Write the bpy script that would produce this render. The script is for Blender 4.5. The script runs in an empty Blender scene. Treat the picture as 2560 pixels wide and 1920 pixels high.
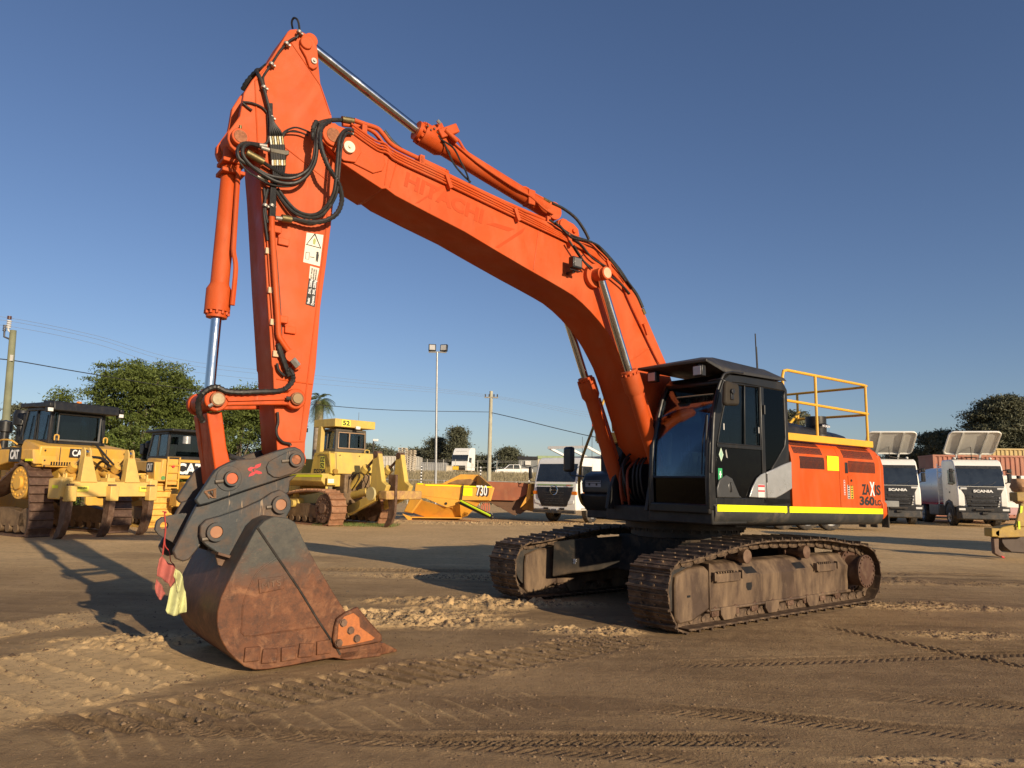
import bpy, bmesh, math, random
import numpy as np
from mathutils import Vector, Matrix
random.seed(7)
S = bpy.context.scene
COL = S.collection
R = math.radians
# ---------------- camera ----------------
FPX, TH, RO, HC = 1804., .139, .019, 1.606
cr, sr, ct, st = math.cos(RO), math.sin(RO), math.cos(TH), math.sin(TH)
cam = bpy.data.cameras.new('camera'); camo = bpy.data.objects.new('camera', cam); COL.objects.link(camo)
cam.sensor_width = 36; cam.lens = FPX/2560*36; cam.clip_end = 5000; cam.clip_start = .05
r0 = Vector((1, 0, 0)); u0 = Vector((0, -st, ct)); fw = Vector((0, ct, st))
rt = r0*cr+u0*sr; up = u0*cr-r0*sr
camo.matrix_world = Matrix(((rt.x, up.x, -fw.x, 0), (rt.y, up.y, -fw.y, 0), (rt.z, up.z, -fw.z, HC), (0, 0, 0, 1)))
S.camera = camo
S.render.resolution_x = 1024; S.render.resolution_y = 768
# ---------------- world, sun, exposure ----------------
SAZ, SEL = 142.0, 17.5     # compass-like: clockwise from +Y
W = bpy.data.worlds.new("World"); S.world = W; W.use_nodes = True
nt = W.node_tree; nt.nodes.clear()
sky = nt.nodes.new('ShaderNodeTexSky'); sky.sky_type = 'NISHITA'; sky.sun_disc = False
sky.sun_elevation = R(SEL); sky.sun_rotation = R(SAZ); sky.air_density = 1.0; sky.dust_density = .5; sky.ozone_density = 1.6
bg = nt.nodes.new('ShaderNodeBackground'); bg.inputs[1].default_value = .074
wo = nt.nodes.new('ShaderNodeOutputWorld'); tn = nt.nodes.new('ShaderNodeMix'); tn.data_type = 'RGBA'; tn.blend_type = 'MULTIPLY'; tn.inputs[0].default_value = 1; tn.inputs[7].default_value = (.96, 1.02, 1.26, 1); nt.links.new(sky.outputs[0], tn.inputs[6]); nt.links.new(tn.outputs[2], bg.inputs[0]); nt.links.new(bg.outputs[0], wo.inputs[0])
sl = bpy.data.lights.new('sun', 'SUN'); sl.energy = 5.0; sl.angle = R(.53); sl.color = (1, .82, .58)
so = bpy.data.objects.new('sun', sl); COL.objects.link(so)
sd = Vector((math.sin(R(SAZ))*math.cos(R(SEL)), math.cos(R(SAZ))*math.cos(R(SEL)), math.sin(R(SEL))))
so.rotation_euler = sd.to_track_quat('Z', 'Y').to_euler(); so.location = sd*60
S.view_settings.view_transform = 'Standard'; S.view_settings.look = 'None'; S.view_settings.exposure = 0.12; S.view_settings.gamma = 1
# ---------------- tracing helpers: photo points put onto real planes ----------------
MX, MY, YAW = 2.579, 10.791, -2.488
cY, sY = math.cos(YAW), math.sin(YAW)
def ray(px, py):
    a, b = px-1280, py-960
    X = (a*cr+b*sr)/FPX; Z = -(-a*sr+b*cr)/FPX
    return Vector((X, ct-Z*st, st+Z*ct))
def gp(px, py, z=0.):
    r = ray(px, py); t = (z-HC)/r.z; return Vector((r.x*t, r.y*t, z))
def at(px, py, Y):
    r = ray(px, py); t = Y/r.y; return Vector((r.x*t, Y, HC+r.z*t))
def L(p, y):
    """photo point -> (x, z) on the plane y=const of the excavator's own frame"""
    r = ray(*p); n = Vector((-sY, cY, 0)); o = Vector((-MX, -MY, HC))
    t = (y-o.dot(n))/r.dot(n); P = o+r*t
    return (P.x*cY+P.y*sY, P.z)
def ZF(ox, oy, k): return lambda *pts: [(ox+x/k, oy+y/k) for x, y in pts]
z1 = ZF(480, 0, 3.456); z2 = ZF(480, 480, 3.456); z3 = ZF(960, 240, 3.456); z4 = ZF(1360, 720, 3.456); z5 = ZF(1800, 860, 3.456)
z6 = ZF(1200, 1240, 4.254); z7 = ZF(1560, 1240, 3.253); z8 = ZF(380, 920, 3.456); z9 = ZF(380, 1240, 3.456)
z10 = ZF(1400, 900, 6.9125); z11 = ZF(1420, 1100, 4.608); zh = ZF(560, 300, 6.379); zq = ZF(480, 1060, 6.9125)
def T(pts, y): return [L(p, y) for p in pts]
def T3(pts, y): return [Vector((a, y, b)) for a, b in T(pts, y)]
# ---------------- materials ----------------
def nn(t, k, **kw):
    n = t.nodes.new(k)
    for a, b in kw.items(): setattr(n, a, b)
    return n
def mixc(t, fac, a, b, mode='MIX'):
    m = nn(t, 'ShaderNodeMix', data_type='RGBA', blend_type=mode)
    for i, v in ((0, fac), (6, a), (7, b)):
        if hasattr(v, 'is_output'): t.links.new(v, m.inputs[i])
        elif i == 0: m.inputs[0].default_value = v
        else: m.inputs[i].default_value = (*v, 1) if len(v) == 3 else v
    return m.outputs[2]
def noise(t, vec, scale, det=4, rough=.55, dist=0):
    n = nn(t, 'ShaderNodeTexNoise'); n.inputs['Scale'].default_value = scale; n.inputs['Detail'].default_value = det
    n.inputs['Roughness'].default_value = rough; n.inputs['Distortion'].default_value = dist
    t.links.new(vec, n.inputs['Vector']); return n.outputs['Fac']
def ramp(t, v, a, b, ca=0., cb=1.):
    m = nn(t, 'ShaderNodeMapRange'); m.inputs[1].default_value = a; m.inputs[2].default_value = b
    m.inputs[3].default_value = ca; m.inputs[4].default_value = cb; t.links.new(v, m.inputs[0]); return m.outputs[0]
def mapv(t, vec, sc):
    m = nn(t, 'ShaderNodeMapping'); m.inputs['Scale'].default_value = sc; t.links.new(vec, m.inputs['Vector']); return m.outputs[0]
def M(name, col, rough=.5, metal=0., var=.12, vs=2.5, dirt=None, da=.5, ds=3., streak=1., bump=0., bs=80., coat=0., scr=None, zdirt=None, sc_amt=.6, spec=.5, fade=None):
    m = bpy.data.materials.new(name); m.use_nodes = True; t = m.node_tree; b = t.nodes['Principled BSDF']
    tc = nn(t, 'ShaderNodeTexCoord').outputs['Object']
    n1 = noise(t, tc, vs, 5)
    lo = tuple(c*(1-var) for c in col); hi = tuple(min(1, c*(1+var)) for c in col)
    c = mixc(t, ramp(t, n1, .3, .7), lo, hi)
    if fade: c = mixc(t, ramp(t, noise(t, mapv(t, tc, (1, 1, .6)), 1.3, 6, .62, 1.2), .46, .66, 0, .55), c, fade); c = mixc(t, ramp(t, noise(t, mapv(t, tc, (1, 1, .22)), 16, 5, .7), .60, .74, 0, .45), c, tuple(x*.45 for x in col))
    rv = ramp(t, noise(t, tc, vs*4, 4), .3, .7, max(0, rough-.1), min(1, rough+.12))
    if dirt:
        n2 = noise(t, mapv(t, tc, (1, 1, streak)), ds, 9, .68, .3)
        f = ramp(t, n2, .62-.34*da, .80-.2*da)
        f2 = nn(t, 'ShaderNodeMath', operation='MULTIPLY'); t.links.new(f, f2.inputs[0]); f2.inputs[1].default_value = min(1, da*1.3)
        fo = f2.outputs[0]
        if zdirt:   # mud and dust thrown up from the ground, thickest low down
            sp = nn(t, 'ShaderNodeSeparateXYZ'); t.links.new(tc, sp.inputs[0])
            g = ramp(t, sp.outputs[2], zdirt[0], zdirt[1], .9, 0.)
            h = nn(t, 'ShaderNodeMath', operation='MULTIPLY'); t.links.new(g, h.inputs[0]); t.links.new(ramp(t, n2, .3, .6), h.inputs[1])
            a = nn(t, 'ShaderNodeMath', operation='MAXIMUM'); t.links.new(fo, a.inputs[0]); t.links.new(h.outputs[0], a.inputs[1]); fo = a.outputs[0]
        c = mixc(t, fo, c, dirt)
        rr = nn(t, 'ShaderNodeMix'); t.links.new(fo, rr.inputs[0]); t.links.new(rv, rr.inputs[2]); rr.inputs[3].default_value = .85; rv = rr.outputs[0]
    if scr:     # fine scratches
        v = noise(t, mapv(t, tc, (1, 1, .12)), 34, 3, .5, 1.5)
        v2 = noise(t, tc, 1.7, 3)
        mm = nn(t, 'ShaderNodeMath', operation='MULTIPLY'); t.links.new(ramp(t, v, .66, .72), mm.inputs[0]); t.links.new(ramp(t, v2, .5, .62, 0, sc_amt), mm.inputs[1])
        c = mixc(t, mm.outputs[0], c, scr)
    t.links.new(c, b.inputs['Base Color']); t.links.new(rv, b.inputs['Roughness']); b.inputs['Metallic'].default_value = metal
    b.inputs['Coat Weight'].default_value = coat; b.inputs['Specular IOR Level'].default_value = spec
    if bump:
        bp = nn(t, 'ShaderNodeBump'); bp.inputs['Strength'].default_value = bump; bp.inputs['Distance'].default_value = .01
        t.links.new(noise(t, tc, bs, 6, .6), bp.inputs['Height']); t.links.new(bp.outputs[0], b.inputs['Normal'])
    return m
DUST = (.30, .20, .12)
orange = M('orange_paint', (.55, .080, .013), .5, spec=.22, fade=(.60, .135, .048), var=.12, vs=1.1, dirt=(.50, .115, .040), da=.5, ds=3.5, streak=.3, bump=.03, bs=25, scr=(.72, .17, .06), sc_amt=.4)
orange2 = M('orange_panel_paint', (.58, .082, .007), .45, spec=.25, fade=(.58, .115, .028), var=.09, vs=1.2, dirt=(.46, .12, .04), da=.45, ds=3, streak=.35)
orange_w = M('worn_orange_paint', (.58, .080, .012), .5, spec=.22, var=.1, vs=2, dirt=(.13, .05, .028), da=.42, ds=7, streak=.6, bump=.05, bs=40, scr=(.7, .45, .3))
chrome = M('chrome_rod', (.62, .64, .66), .13, 1., var=.03)
steel = M('zinc_fitting', (.36, .34, .30), .5, .6, var=.2, vs=30)
brass = M('plated_fitting', (.20, .16, .075), .5, .8, var=.2, vs=20)
rubber = M('black_hose', (.018, .017, .016), .48, var=.2, vs=9, dirt=(.12, .09, .06), da=.3, ds=12)
black = M('black_plastic', (.014, .014, .015), .42, var=.15, dirt=(.13, .10, .075), da=.22, ds=3, streak=.4)
cabblk = M('cab_paint', (.013, .013, .013), .36, spec=.35, var=.12, dirt=(.10, .08, .06), da=.26, ds=2.4, streak=.35, bump=.02)
darkst = M('dark_steel', (.03, .028, .026), .6, .2, var=.3, dirt=(.11, .075, .05), da=.5, ds=5, bump=.1)
dkgrey = M('hitch_paint', (.038, .042, .044), .5, .15, var=.18, vs=3, dirt=(.19, .105, .055), da=.5, ds=4, bump=.12, bs=45, scr=(.42, .30, .19), sc_amt=.9)
rustpin = M('rusty_pin', (.34, .13, .06), .7, .3, var=.3, vs=25, dirt=(.12, .05, .03), da=.5, ds=20)
mudst = M('muddy_track_steel', (.085, .054, .034), .6, .35, var=.25, vs=5, dirt=(.33, .22, .13), da=.55, ds=6, bump=.25, bs=60)
mudfr = M('muddy_frame', (.07, .042, .026), .62, .1, var=.3, vs=2, dirt=(.30, .20, .115), da=.58, ds=3.2, streak=.3, bump=.18, bs=40)
yel = M('safety_yellow', (.78, .42, .035), .4, var=.06, dirt=(.35, .22, .09), da=.25, ds=4)
refl = M('reflective_tape', (.86, .90, .01), .4, var=.04)
white = M('white_paint', (.86, .84, .78), .35, var=.03, vs=1, dirt=(.50, .43, .33), da=.2, ds=1.5, streak=.3, coat=.2)
whited = M('dusty_white', (.62, .61, .57), .5, var=.06, dirt=(.35, .30, .24), da=.35, ds=2)
silver = M('silver_panel', (.46, .46, .45), .34, .5, var=.05, dirt=(.3, .26, .22), da=.2)
catyel = M('dozer_yellow', (.70, .39, .06), .42, var=.10, vs=1.2, dirt=(.42, .27, .12), da=.5, ds=3, streak=.35, bump=.03)
palyel = M('pale_ripper_yellow', (.72, .47, .13), .5, var=.07, dirt=(.33, .22, .11), da=.35, ds=3)
kom = M('old_dozer_yellow', (.64, .45, .10), .45, var=.1, vs=1.2, dirt=(.38, .27, .12), da=.5, ds=2.5, streak=.4)
trayy = M('tray_yellow', (.74, .36, .045), .5, var=.08, vs=1, dirt=(.42, .20, .05), da=.45, ds=2, streak=.4)
rust = M('rust_red_steel', (.30, .10, .05), .75, .1, var=.25, vs=1.5, dirt=(.42, .2, .1), da=.4, ds=2, streak=.4)
brownst = M('brown_worn_steel', (.12, .065, .04), .6, .3, var=.25, vs=4, dirt=(.33, .22, .15), da=.5, ds=5, bump=.15)
glassd = bpy.data.materials.new('tinted_glass'); glassd.use_nodes = True
def glassmat(m, tint, fac=1.):
    t = m.node_tree; t.nodes.clear(); o = nn(t, 'ShaderNodeOutputMaterial'); tr = nn(t, 'ShaderNodeBsdfTransparent'); gl = nn(t, 'ShaderNodeBsdfGlossy')
    tr.inputs[0].default_value = (*tint, 1); gl.inputs['Roughness'].default_value = .015; gl.inputs[0].default_value = (.95, .97, 1, 1)
    fr = nn(t, 'ShaderNodeFresnel'); fr.inputs[0].default_value = 1.55; mx = nn(t, 'ShaderNodeMixShader')
    mu = nn(t, 'ShaderNodeMath', operation='MULTIPLY_ADD'); t.links.new(fr.outputs[0], mu.inputs[0]); mu.inputs[1].default_value = fac; mu.inputs[2].default_value = 0.
    t.links.new(mu.outputs[0], mx.inputs[0]); t.links.new(tr.outputs[0], mx.inputs[1]); t.links.new(gl.outputs[0], mx.inputs[2]); t.links.new(mx.outputs[0], o.inputs[0])
glassmat(glassd, (.24, .28, .29), .42)
glassw = bpy.data.materials.new('windscreen_glass'); glassw.use_nodes = True; glassmat(glassw, (.50, .58, .62), .62)
glassb = bpy.data.materials.new('dark_glass'); glassb.use_nodes = True; glassmat(glassb, (.10, .11, .11), .3)
def flat(name, c, rough=.6, metal=0): return M(name, c, rough, metal, var=.05)
ink = flat('black_lettering', (.02, .02, .02)); wink = flat('white_lettering', (.8, .8, .78)); redp = flat('red_marking', (.6, .03, .04)); greenp = flat('green_sticker', (.03, .35, .12))
lens = flat('lamp_lens', (.75, .75, .72), .15); amber = flat('amber_lens', (.8, .22, .02), .2); lemon = flat('lemon_sticker', (.85, .8, .1))
tyre = M('tyre_rubber', (.03, .028, .026), .75, var=.2, dirt=(.2, .15, .1), da=.5, ds=5, bump=.2); rim = M('wheel_rim', (.5, .49, .46), .4, .5, var=.1, dirt=(.3, .24, .17), da=.4)
# ---------------- mesh builder ----------------
class MB:
    def __init__(s): s.v = []; s.f = []; s.sm = []
    def add(s, vs, fs, sm=False):
        o = len(s.v); s.v += [tuple(v) for v in vs]; s.f += [tuple(i+o for i in f) for f in fs]; s.sm += [sm]*len(fs); return s
    def box(s, x0, x1, y0, y1, z0, z1, m=None):
        vs = [Vector((x, y, z)) for x in (x0, x1) for y in (y0, y1) for z in (z0, z1)]
        if m is not None: vs = [m @ v for v in vs]
        return s.add(vs, [(0, 1, 3, 2), (4, 6, 7, 5), (0, 4, 5, 1), (2, 3, 7, 6), (0, 2, 6, 4), (1, 5, 7, 3)])
    def loft(s, rings, caps=True, sm=False, closed=True):
        n = len(rings[0]); vs = [p for r in rings for p in r]; fs = []
        for i in range(len(rings)-1):
            for j in range(n if closed else n-1):
                k = (j+1) % n; fs.append((i*n+j, i*n+k, (i+1)*n+k, (i+1)*n+j))
        s.add(vs, fs, sm)
        if caps: s.add(rings[0], [tuple(range(n))[::-1]]); s.add(rings[-1], [tuple(range(n))])
        return s
    def prism(s, poly, y0, y1):            # polygon in x,z extruded along y
        return s.loft([[(x, y0, z) for x, z in poly], [(x, y1, z) for x, z in poly]])
    def prismx(s, poly, x0, x1):           # polygon in y,z extruded along x
        return s.loft([[(x0, y, z) for y, z in poly], [(x1, y, z) for y, z in poly]])
    def prismz(s, poly, z0, z1):
        return s.loft([[(x, y, z0) for x, y in poly], [(x, y, z1) for x, y in poly]])
    def cyl(s, p0, p1, r, r1=None, n=20, caps=True):
        p0, p1 = Vector(p0), Vector(p1); r1 = r if r1 is None else r1; d = (p1-p0).normalized()
        a = d.orthogonal().normalized(); b = d.cross(a)
        R0 = [p0+(a*math.cos(6.28318*i/n)+b*math.sin(6.28318*i/n))*r for i in range(n)]
        R1 = [p1+(a*math.cos(6.28318*i/n)+b*math.sin(6.28318*i/n))*r1 for i in range(n)]
        return s.loft([R0, R1], caps, True)
    def lathe(s, p0, p1, prof, n=20):      # prof: (t along, r)
        p0, p1 = Vector(p0), Vector(p1); d = p1-p0; dn = d.normalized(); a = dn.orthogonal().normalized(); b = dn.cross(a)
        for (t0, q0), (t1, q1) in zip(prof, prof[1:]):
            R0 = [p0+d*t0+(a*math.cos(6.28318*i/n)+b*math.sin(6.28318*i/n))*q0 for i in range(n)]
            R1 = [p0+d*t1+(a*math.cos(6.28318*i/n)+b*math.sin(6.28318*i/n))*q1 for i in range(n)]
            s.loft([R0, R1], False, True)
        return s
    def tube(s, pts, r, n=8, smooth=0, corr=0):
        P = [Vector(p) for p in pts]
        if smooth:
            Q = []
            for i in range(len(P)-1):
                a, b, c, d = P[max(0, i-1)], P[i], P[i+1], P[min(len(P)-1, i+2)]
                for k in range(smooth):
                    t = k/smooth; Q.append(.5*((2*b)+(c-a)*t+(2*a-5*b+4*c-d)*t*t+(3*b-a-3*c+d)*t**3))
            P = Q+[P[-1]]
        if corr:   # convoluted sleeve: resample finely, alternate the radius
            Q = [P[0]]; 
            for a, b in zip(P, P[1:]):
                k = max(1, int((b-a).length/(corr*.5)));
                for j in range(1, k+1): Q.append(a.lerp(b, j/k))
            P = Q
        rings = []; d = (P[1]-P[0]).normalized(); a = d.orthogonal().normalized()
        for i, p in enumerate(P):
            d2 = (P[min(i+1, len(P)-1)]-P[max(i-1, 0)]).normalized(); a = (a-d2*a.dot(d2)).normalized(); b = d2.cross(a)
            rr = r*(1.0 if not corr or i % 2 else .80)
            rings.append([p+(a*math.cos(6.28318*j/n)+b*math.sin(6.28318*j/n))*rr for j in range(n)])
        return s.loft(rings, True, True)
    def sphere(s, c, r, n=12, sc=(1, 1, 1)):
        c = Vector(c); rings = []
        for i in range(1, n):
            a = math.pi*i/n; rings.append([c+Vector((math.cos(6.28318*j/n)*math.sin(a)*r*sc[0], math.sin(6.28318*j/n)*math.sin(a)*r*sc[1], math.cos(a)*r*sc[2])) for j in range(n)])
        return s.loft(rings, True, True)
    def build(s, name, mat, parent=None, bev=0, m=None):
        me = bpy.data.meshes.new(name); me.from_pydata(s.v, [], s.f)
        me.polygons.foreach_set('use_smooth', s.sm); me.materials.append(mat)
        b = bmesh.new(); b.from_mesh(me); bmesh.ops.remove_doubles(b, verts=b.verts, dist=1e-5); bmesh.ops.recalc_face_normals(b, faces=b.faces); b.to_mesh(me); b.free()
        for e in me.edges: pass
        try: me.set_sharp_from_angle(angle=R(38))
        except Exception: pass
        o = bpy.data.objects.new(name, me); COL.objects.link(o)
        if m is not None: o.matrix_local = m
        if parent is not None: o.parent = parent
        if bev:
            q = o.modifiers.new('bevel', 'BEVEL'); q.width = bev; q.segments = 2; q.limit_method = 'ANGLE'; q.angle_limit = R(40)
        return o
def tag(o, label=None, cat=None, group=None, kind=None):
    if label: o['label'] = label
    if cat: o['category'] = cat
    if group: o['group'] = group
    if kind: o['kind'] = kind
    return o
def thing(name, label, cat, loc=(0, 0, 0), yaw=0, group=None):
    o = bpy.data.objects.new(name, None); COL.objects.link(o); o.location = loc; o.rotation_euler = (0, 0, yaw); o.empty_display_size = .3
    return tag(o, label, cat, group)
def copy_tree(o, parent=None):
    c = o.copy(); COL.objects.link(c)
    if parent: c.parent = parent
    for ch in list(o.children): copy_tree(ch, c)
    return c
def text(s, size, mat, parent, origin, xdir, ydir, name='lettering', bold=.0, ext=.002, width=None, shear=0, space=1.):
    """words as thin raised letters lying in the plane spanned by xdir, ydir"""
    cu = bpy.data.curves.new(name, 'FONT'); cu.body = s; cu.size = size; cu.offset = bold*size; cu.extrude = ext; cu.shear = shear; cu.space_character = space; cu.resolution_u = 3
    tmp = bpy.data.objects.new('tmp', cu); COL.objects.link(tmp); bpy.context.view_layer.update()
    me = bpy.data.meshes.new_from_object(tmp.evaluated_get(bpy.context.evaluated_depsgraph_get())); bpy.data.objects.remove(tmp)
    xs = [v.co.x for v in me.vertices]; w = max(xs)-min(xs); k = (width/w) if width else 1
    X = Vector(xdir).normalized(); Yv = Vector(ydir); Yv = (Yv-X*Yv.dot(X)).normalized(); N = X.cross(Yv); O = Vector(origin); mn = min(xs)
    for v in me.vertices: v.co = O+X*((v.co.x-mn)*k)+Yv*v.co.y+N*(v.co.z+ext*.6)
    me.materials.clear(); me.materials.append(mat); o = bpy.data.objects.new(name, me); COL.objects.link(o); o.parent = parent; return o
def arc(cx, cz, r, a0, a1, n=8): return [(cx+r*math.cos(R(a0+(a1-a0)*i/n)), cz+r*math.sin(R(a0+(a1-a0)*i/n))) for i in range(n+1)]
# ================= EXCAVATOR =================
EX = thing('excavator', 'large orange tracked excavator with black cab, boom raised and rusty bucket resting on the dirt', 'excavator', (MX, MY, 0), YAW)
def trace(name, mat, pts, y0, y1, parent=EX, bev=.008, yt=None):
    """polygon traced on plane y=yt (default the outer face y1), given real thickness y0..y1"""
    return MB().prism(T(pts, y1 if yt is None else yt), y0, y1).build(name, mat, parent, bev)
def ton(s, mat, parent, y, b0, b1, tp, bold=.02, name='lettering', ext=.0015, shear=0, space=1., fit=True):
    A, B, C = T3([b0], y)[0], T3([b1], y)[0], T3([tp], y)[0]
    return text(s, (C-A).length/.7, mat, parent, A, B-A, C-A, name, bold, ext, (B-A).length if fit else None, shear, space)
def quad(name, mat, pts, y, parent, th=.003, bev=0): return MB().prism(T(pts, y), y, y+th).build(name, mat, parent, bev)
def disc(mb, p, y0, y1, r, r1=None, n=28):
    x, z = p; return mb.cyl((x, y0, z), (x, y1, z), r, r1, n)
# ---- boom ----
BW = .30
boom_px = z1((1152, 1130), (1175, 1090), (1230, 1072)) + [(914, 341), (957, 368), (1000, 386), (1122, 444), (1293, 525), (1365, 552), (1423, 579), (1495, 613), (1539, 656), (1579, 716), (1609, 778), (1636, 840), (1664, 905), (1692, 990), (1715, 1090), (1700, 1150), (1660, 1160), (1625, 1110), (1600, 1030), (1577, 955), (1559.7, 908), (1546, 880), (1533.6, 856), (1517, 828), (1499, 804), (1477, 779), (1455.5, 757.6), (1432, 738), (1406, 722), (1375, 704), (1320, 673), (1240, 626), (1162.5, 579.5), (1070, 532), (989, 489), (965, 471), (954.5, 472), (905, 440), (853, 405), (822, 370)]
bpoly = T(boom_px, BW)
boom = MB().prism(bpoly, -BW+.012, BW-.012).build('boom', orange, EX, .01)
MB().prism(bpoly, BW-.03, BW).prism(bpoly, -BW, -BW+.03).build('side_plate', orange, boom, .006)
# reinforcement plate around the head, bosses, pins
m = MB(); m.prism(T(z1((1152, 1130), (1175, 1090), (1230, 1080), (1500, 1180), (1640, 1290), (1665, 1420), (1640, 1480), (1560, 1500), (1400, 1420), (1160, 1270)), BW), BW, BW+.018)
m.build('head_plate', orange, boom, .006)
m = MB(); P = T(z1((1222, 1168)), .36)[0]; disc(m, P, BW+.01, .365, .115); Q = T(z1((1360, 1270)), .36)[0]
m.prism([(P[0]+.13, P[1]+.09)]+[(P[0]-.02, P[1]+.15)]+[(Q[0]-.09, Q[1]+.12), (Q[0]-.15, Q[1]), (Q[0]-.09, Q[1]-.13), (Q[0]+.04, Q[1]-.15), (P[0]+.15, P[1]-.06)], BW+.015, BW+.035)
m.build('pin_boss', orange, boom, .006)
m = MB(); disc(m, P, .36, .372, .075); m.build('pin', rustpin, boom, .004)
m = MB(); disc(m, Q, BW+.03, BW+.07, .062); disc(m, Q, BW+.07, BW+.085, .018, n=6); m.build('pin_washer', M('pin_washer_paint', (.72, .66, .50), .5), boom, .003)
# welded seams
for a, b in ((z3((1335, 1165))[0], z3((1290, 1500))[0]), (z3((110, 575))[0], z3((50, 790))[0]), (z3((40, 545))[0], z3((5, 770))[0]), (z4((660, 690))[0], z4((930, 505))[0])):
    A, B = T3([a, b], BW); MB().tube([A, B], .007).build('weld_seam', orange, boom)
ton('HITACHI', M('faded_lettering', (.51, .066, .011), .5, spec=.2), boom, BW+.001, z3((172, 770))[0], z3((845, 1100))[0], z3((195, 655))[0], .035, ext=.001)
A = z3((265, 930), (520, 760), (540, 775), (300, 925)); quad('faded_stripe', bpy.data.materials['faded_lettering'], A, BW+.001, boom, .001)
quad('faded_stripe', bpy.data.materials['faded_lettering'], z3((960, 1305), (1225, 1130), (1200, 1180), (990, 1315)), BW+.001, boom, .001)
quad('faded_stripe', bpy.data.materials['faded_lettering'], z3((880, 1105), (1075, 1170), (1130, 1150), (960, 1098)), BW+.001, boom, .001)
# steel pipes along the boom side and top
m = MB()
for k, off in enumerate((0, .034, .068, .102)):
    pts = z3((-260, 300), (-60, 440), (30, 470), (130, 545), (560, 745), (1150, 1030), (1600, 1245), (1820, 1370), (1960, 1500), (2090, 1640))+z4((730, 60), (790, 200), (870, 370), (960, 560), (1010, 660))
    Q3 = T3(pts, BW+.03)
    m.tube([Vector((p.x+off*.35, p.y+.004*(k % 2), p.z+off*.94-.03)) if i < 6 else Vector((p.x-off*.7*(-1), p.y, p.z+off*.75-.03)) for i, p in enumerate(Q3)], .0125, 8, 4)
m.build('pipe_bundle', orange, boom)
top = z1((1400, 1040), (1500, 1075), (1600, 1110), (1650, 1160), (1740, 1260), (1960, 1370), (2212, 1490))+z3((310, 560), (900, 855), (1400, 1075), (1460, 1110))
MB().tube(T3(top, .22), .026, 10, 4).build('main_pipe', orange, boom)
MB().tube(T3(z1((1300, 1075), (1480, 1100), (1580, 1150), (1640, 1230), (1700, 1300))+z3((100, 540), (500, 760)), .1), .024, 10, 4).build('main_pipe', orange, boom)
for p in z1((1480, 1120), (1978, 1380))+z3((315, 560), (1410, 1075)):
    A = T3([p], .24)[0]; m = MB().box(A.x-.03, A.x+.03, .16, .28, A.z-.1, A.z+.045); m.build('pipe_bracket', orange, boom, .006)
for p in z3((555, 745), (1145, 1030), (1600, 1250), (1940, 1470))+z4((875, 360),):
    A = T3([p], BW+.04)[0]; MB().box(-.025, .025, BW, BW+.07, -.075, .085, Matrix.Translation((A.x, 0, A.z)) @ Matrix.Rotation(R(25), 4, 'Y')).build('pipe_clamp', orange, boom, .005)
# arm cylinder lug on top of boom
m = MB()
for y0 in (.11, -.17): m.prism(T(z3((1500, 1110), (1510, 1070), (1550, 1055), (1640, 1105), (1680, 1150), (1690, 1210), (1600, 1200)), .17), y0, y0+.06)
m.build('cylinder_lug', orange, boom, .008)
m = MB(); disc(m, T(z3((1565, 1115)), .2)[0], -.2, .2, .085); disc(m, T(z3((1652, 1162)), .2)[0], .16, .2, .03); m.build('pin', orange, boom, .006)
# boom cylinder pin tube
CP = T(z3((1920, 1525)), .56)[0]
m = MB(); disc(m, CP, -.5, .5, .085); disc(m, CP, BW-.01, BW+.07, .16); disc(m, CP, -BW-.07, -BW+.01, .16); m.build('cylinder_pin', orange, boom, .006)
# boom work lamp
A = T3(z3((1638, 1450)), .42)[0]
m = MB(); m.box(-.08, .08, -.03, .06, -.075, .075, Matrix.Translation((A.x, .44, A.z))); lamp = m.build('work_lamp', black, boom, .012)
MB().box(A.x-.06, A.x+.06, .50, .508, A.z-.055, A.z+.055).build('lamp_lens', flat('grey_lamp_lens', (.16, .15, .14), .12), lamp, .006)
MB().box(A.x-.02, A.x+.02, BW, .43, A.z-.12, A.z-.09).box(A.x-.09, A.x+.09, .40, .46, A.z-.1, A.z-.085).build('lamp_bracket', black, lamp, .004)
MB().tube([A+Vector((-.05, .05, 0)), A+Vector((-.14, -.05, .02)), A+Vector((-.2, -.09, .14)), A+Vector((-.26, -.1, .2))], .007, 6, 4).build('lamp_cable', rubber, lamp)
# ---- arm (stick) ----
AW = .22
arm_px = z1((830, 270), (850, 255), (905, 250), (935, 265), (1020, 310), (1060, 355), (1080, 400), (1090, 520), (1110, 720), (1160, 860), (1207, 1000), (1225, 1200), (1235, 1400))+z2((1225, 60), (1200, 300), (1160, 620), (1110, 990))+z8((1415, 0), (1370, 320), (1325, 640), (1318, 780), (1280, 870), (1220, 870), (1150, 800), (1082, 720), (1060, 360), (1045, 0))+z2((690, 1500), (645, 800), (600, 0))+z1((570, 1280), (545, 1000), (540, 690), (600, 620), (700, 480))
apoly = T(arm_px, AW)
arm = MB().prism(apoly, -AW+.012, AW-.012).build('arm', orange, EX, .01)
MB().prism(apoly, AW-.02, AW).prism(apoly, -AW, -AW+.02).build('side_plate', orange, arm, .006)
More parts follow.
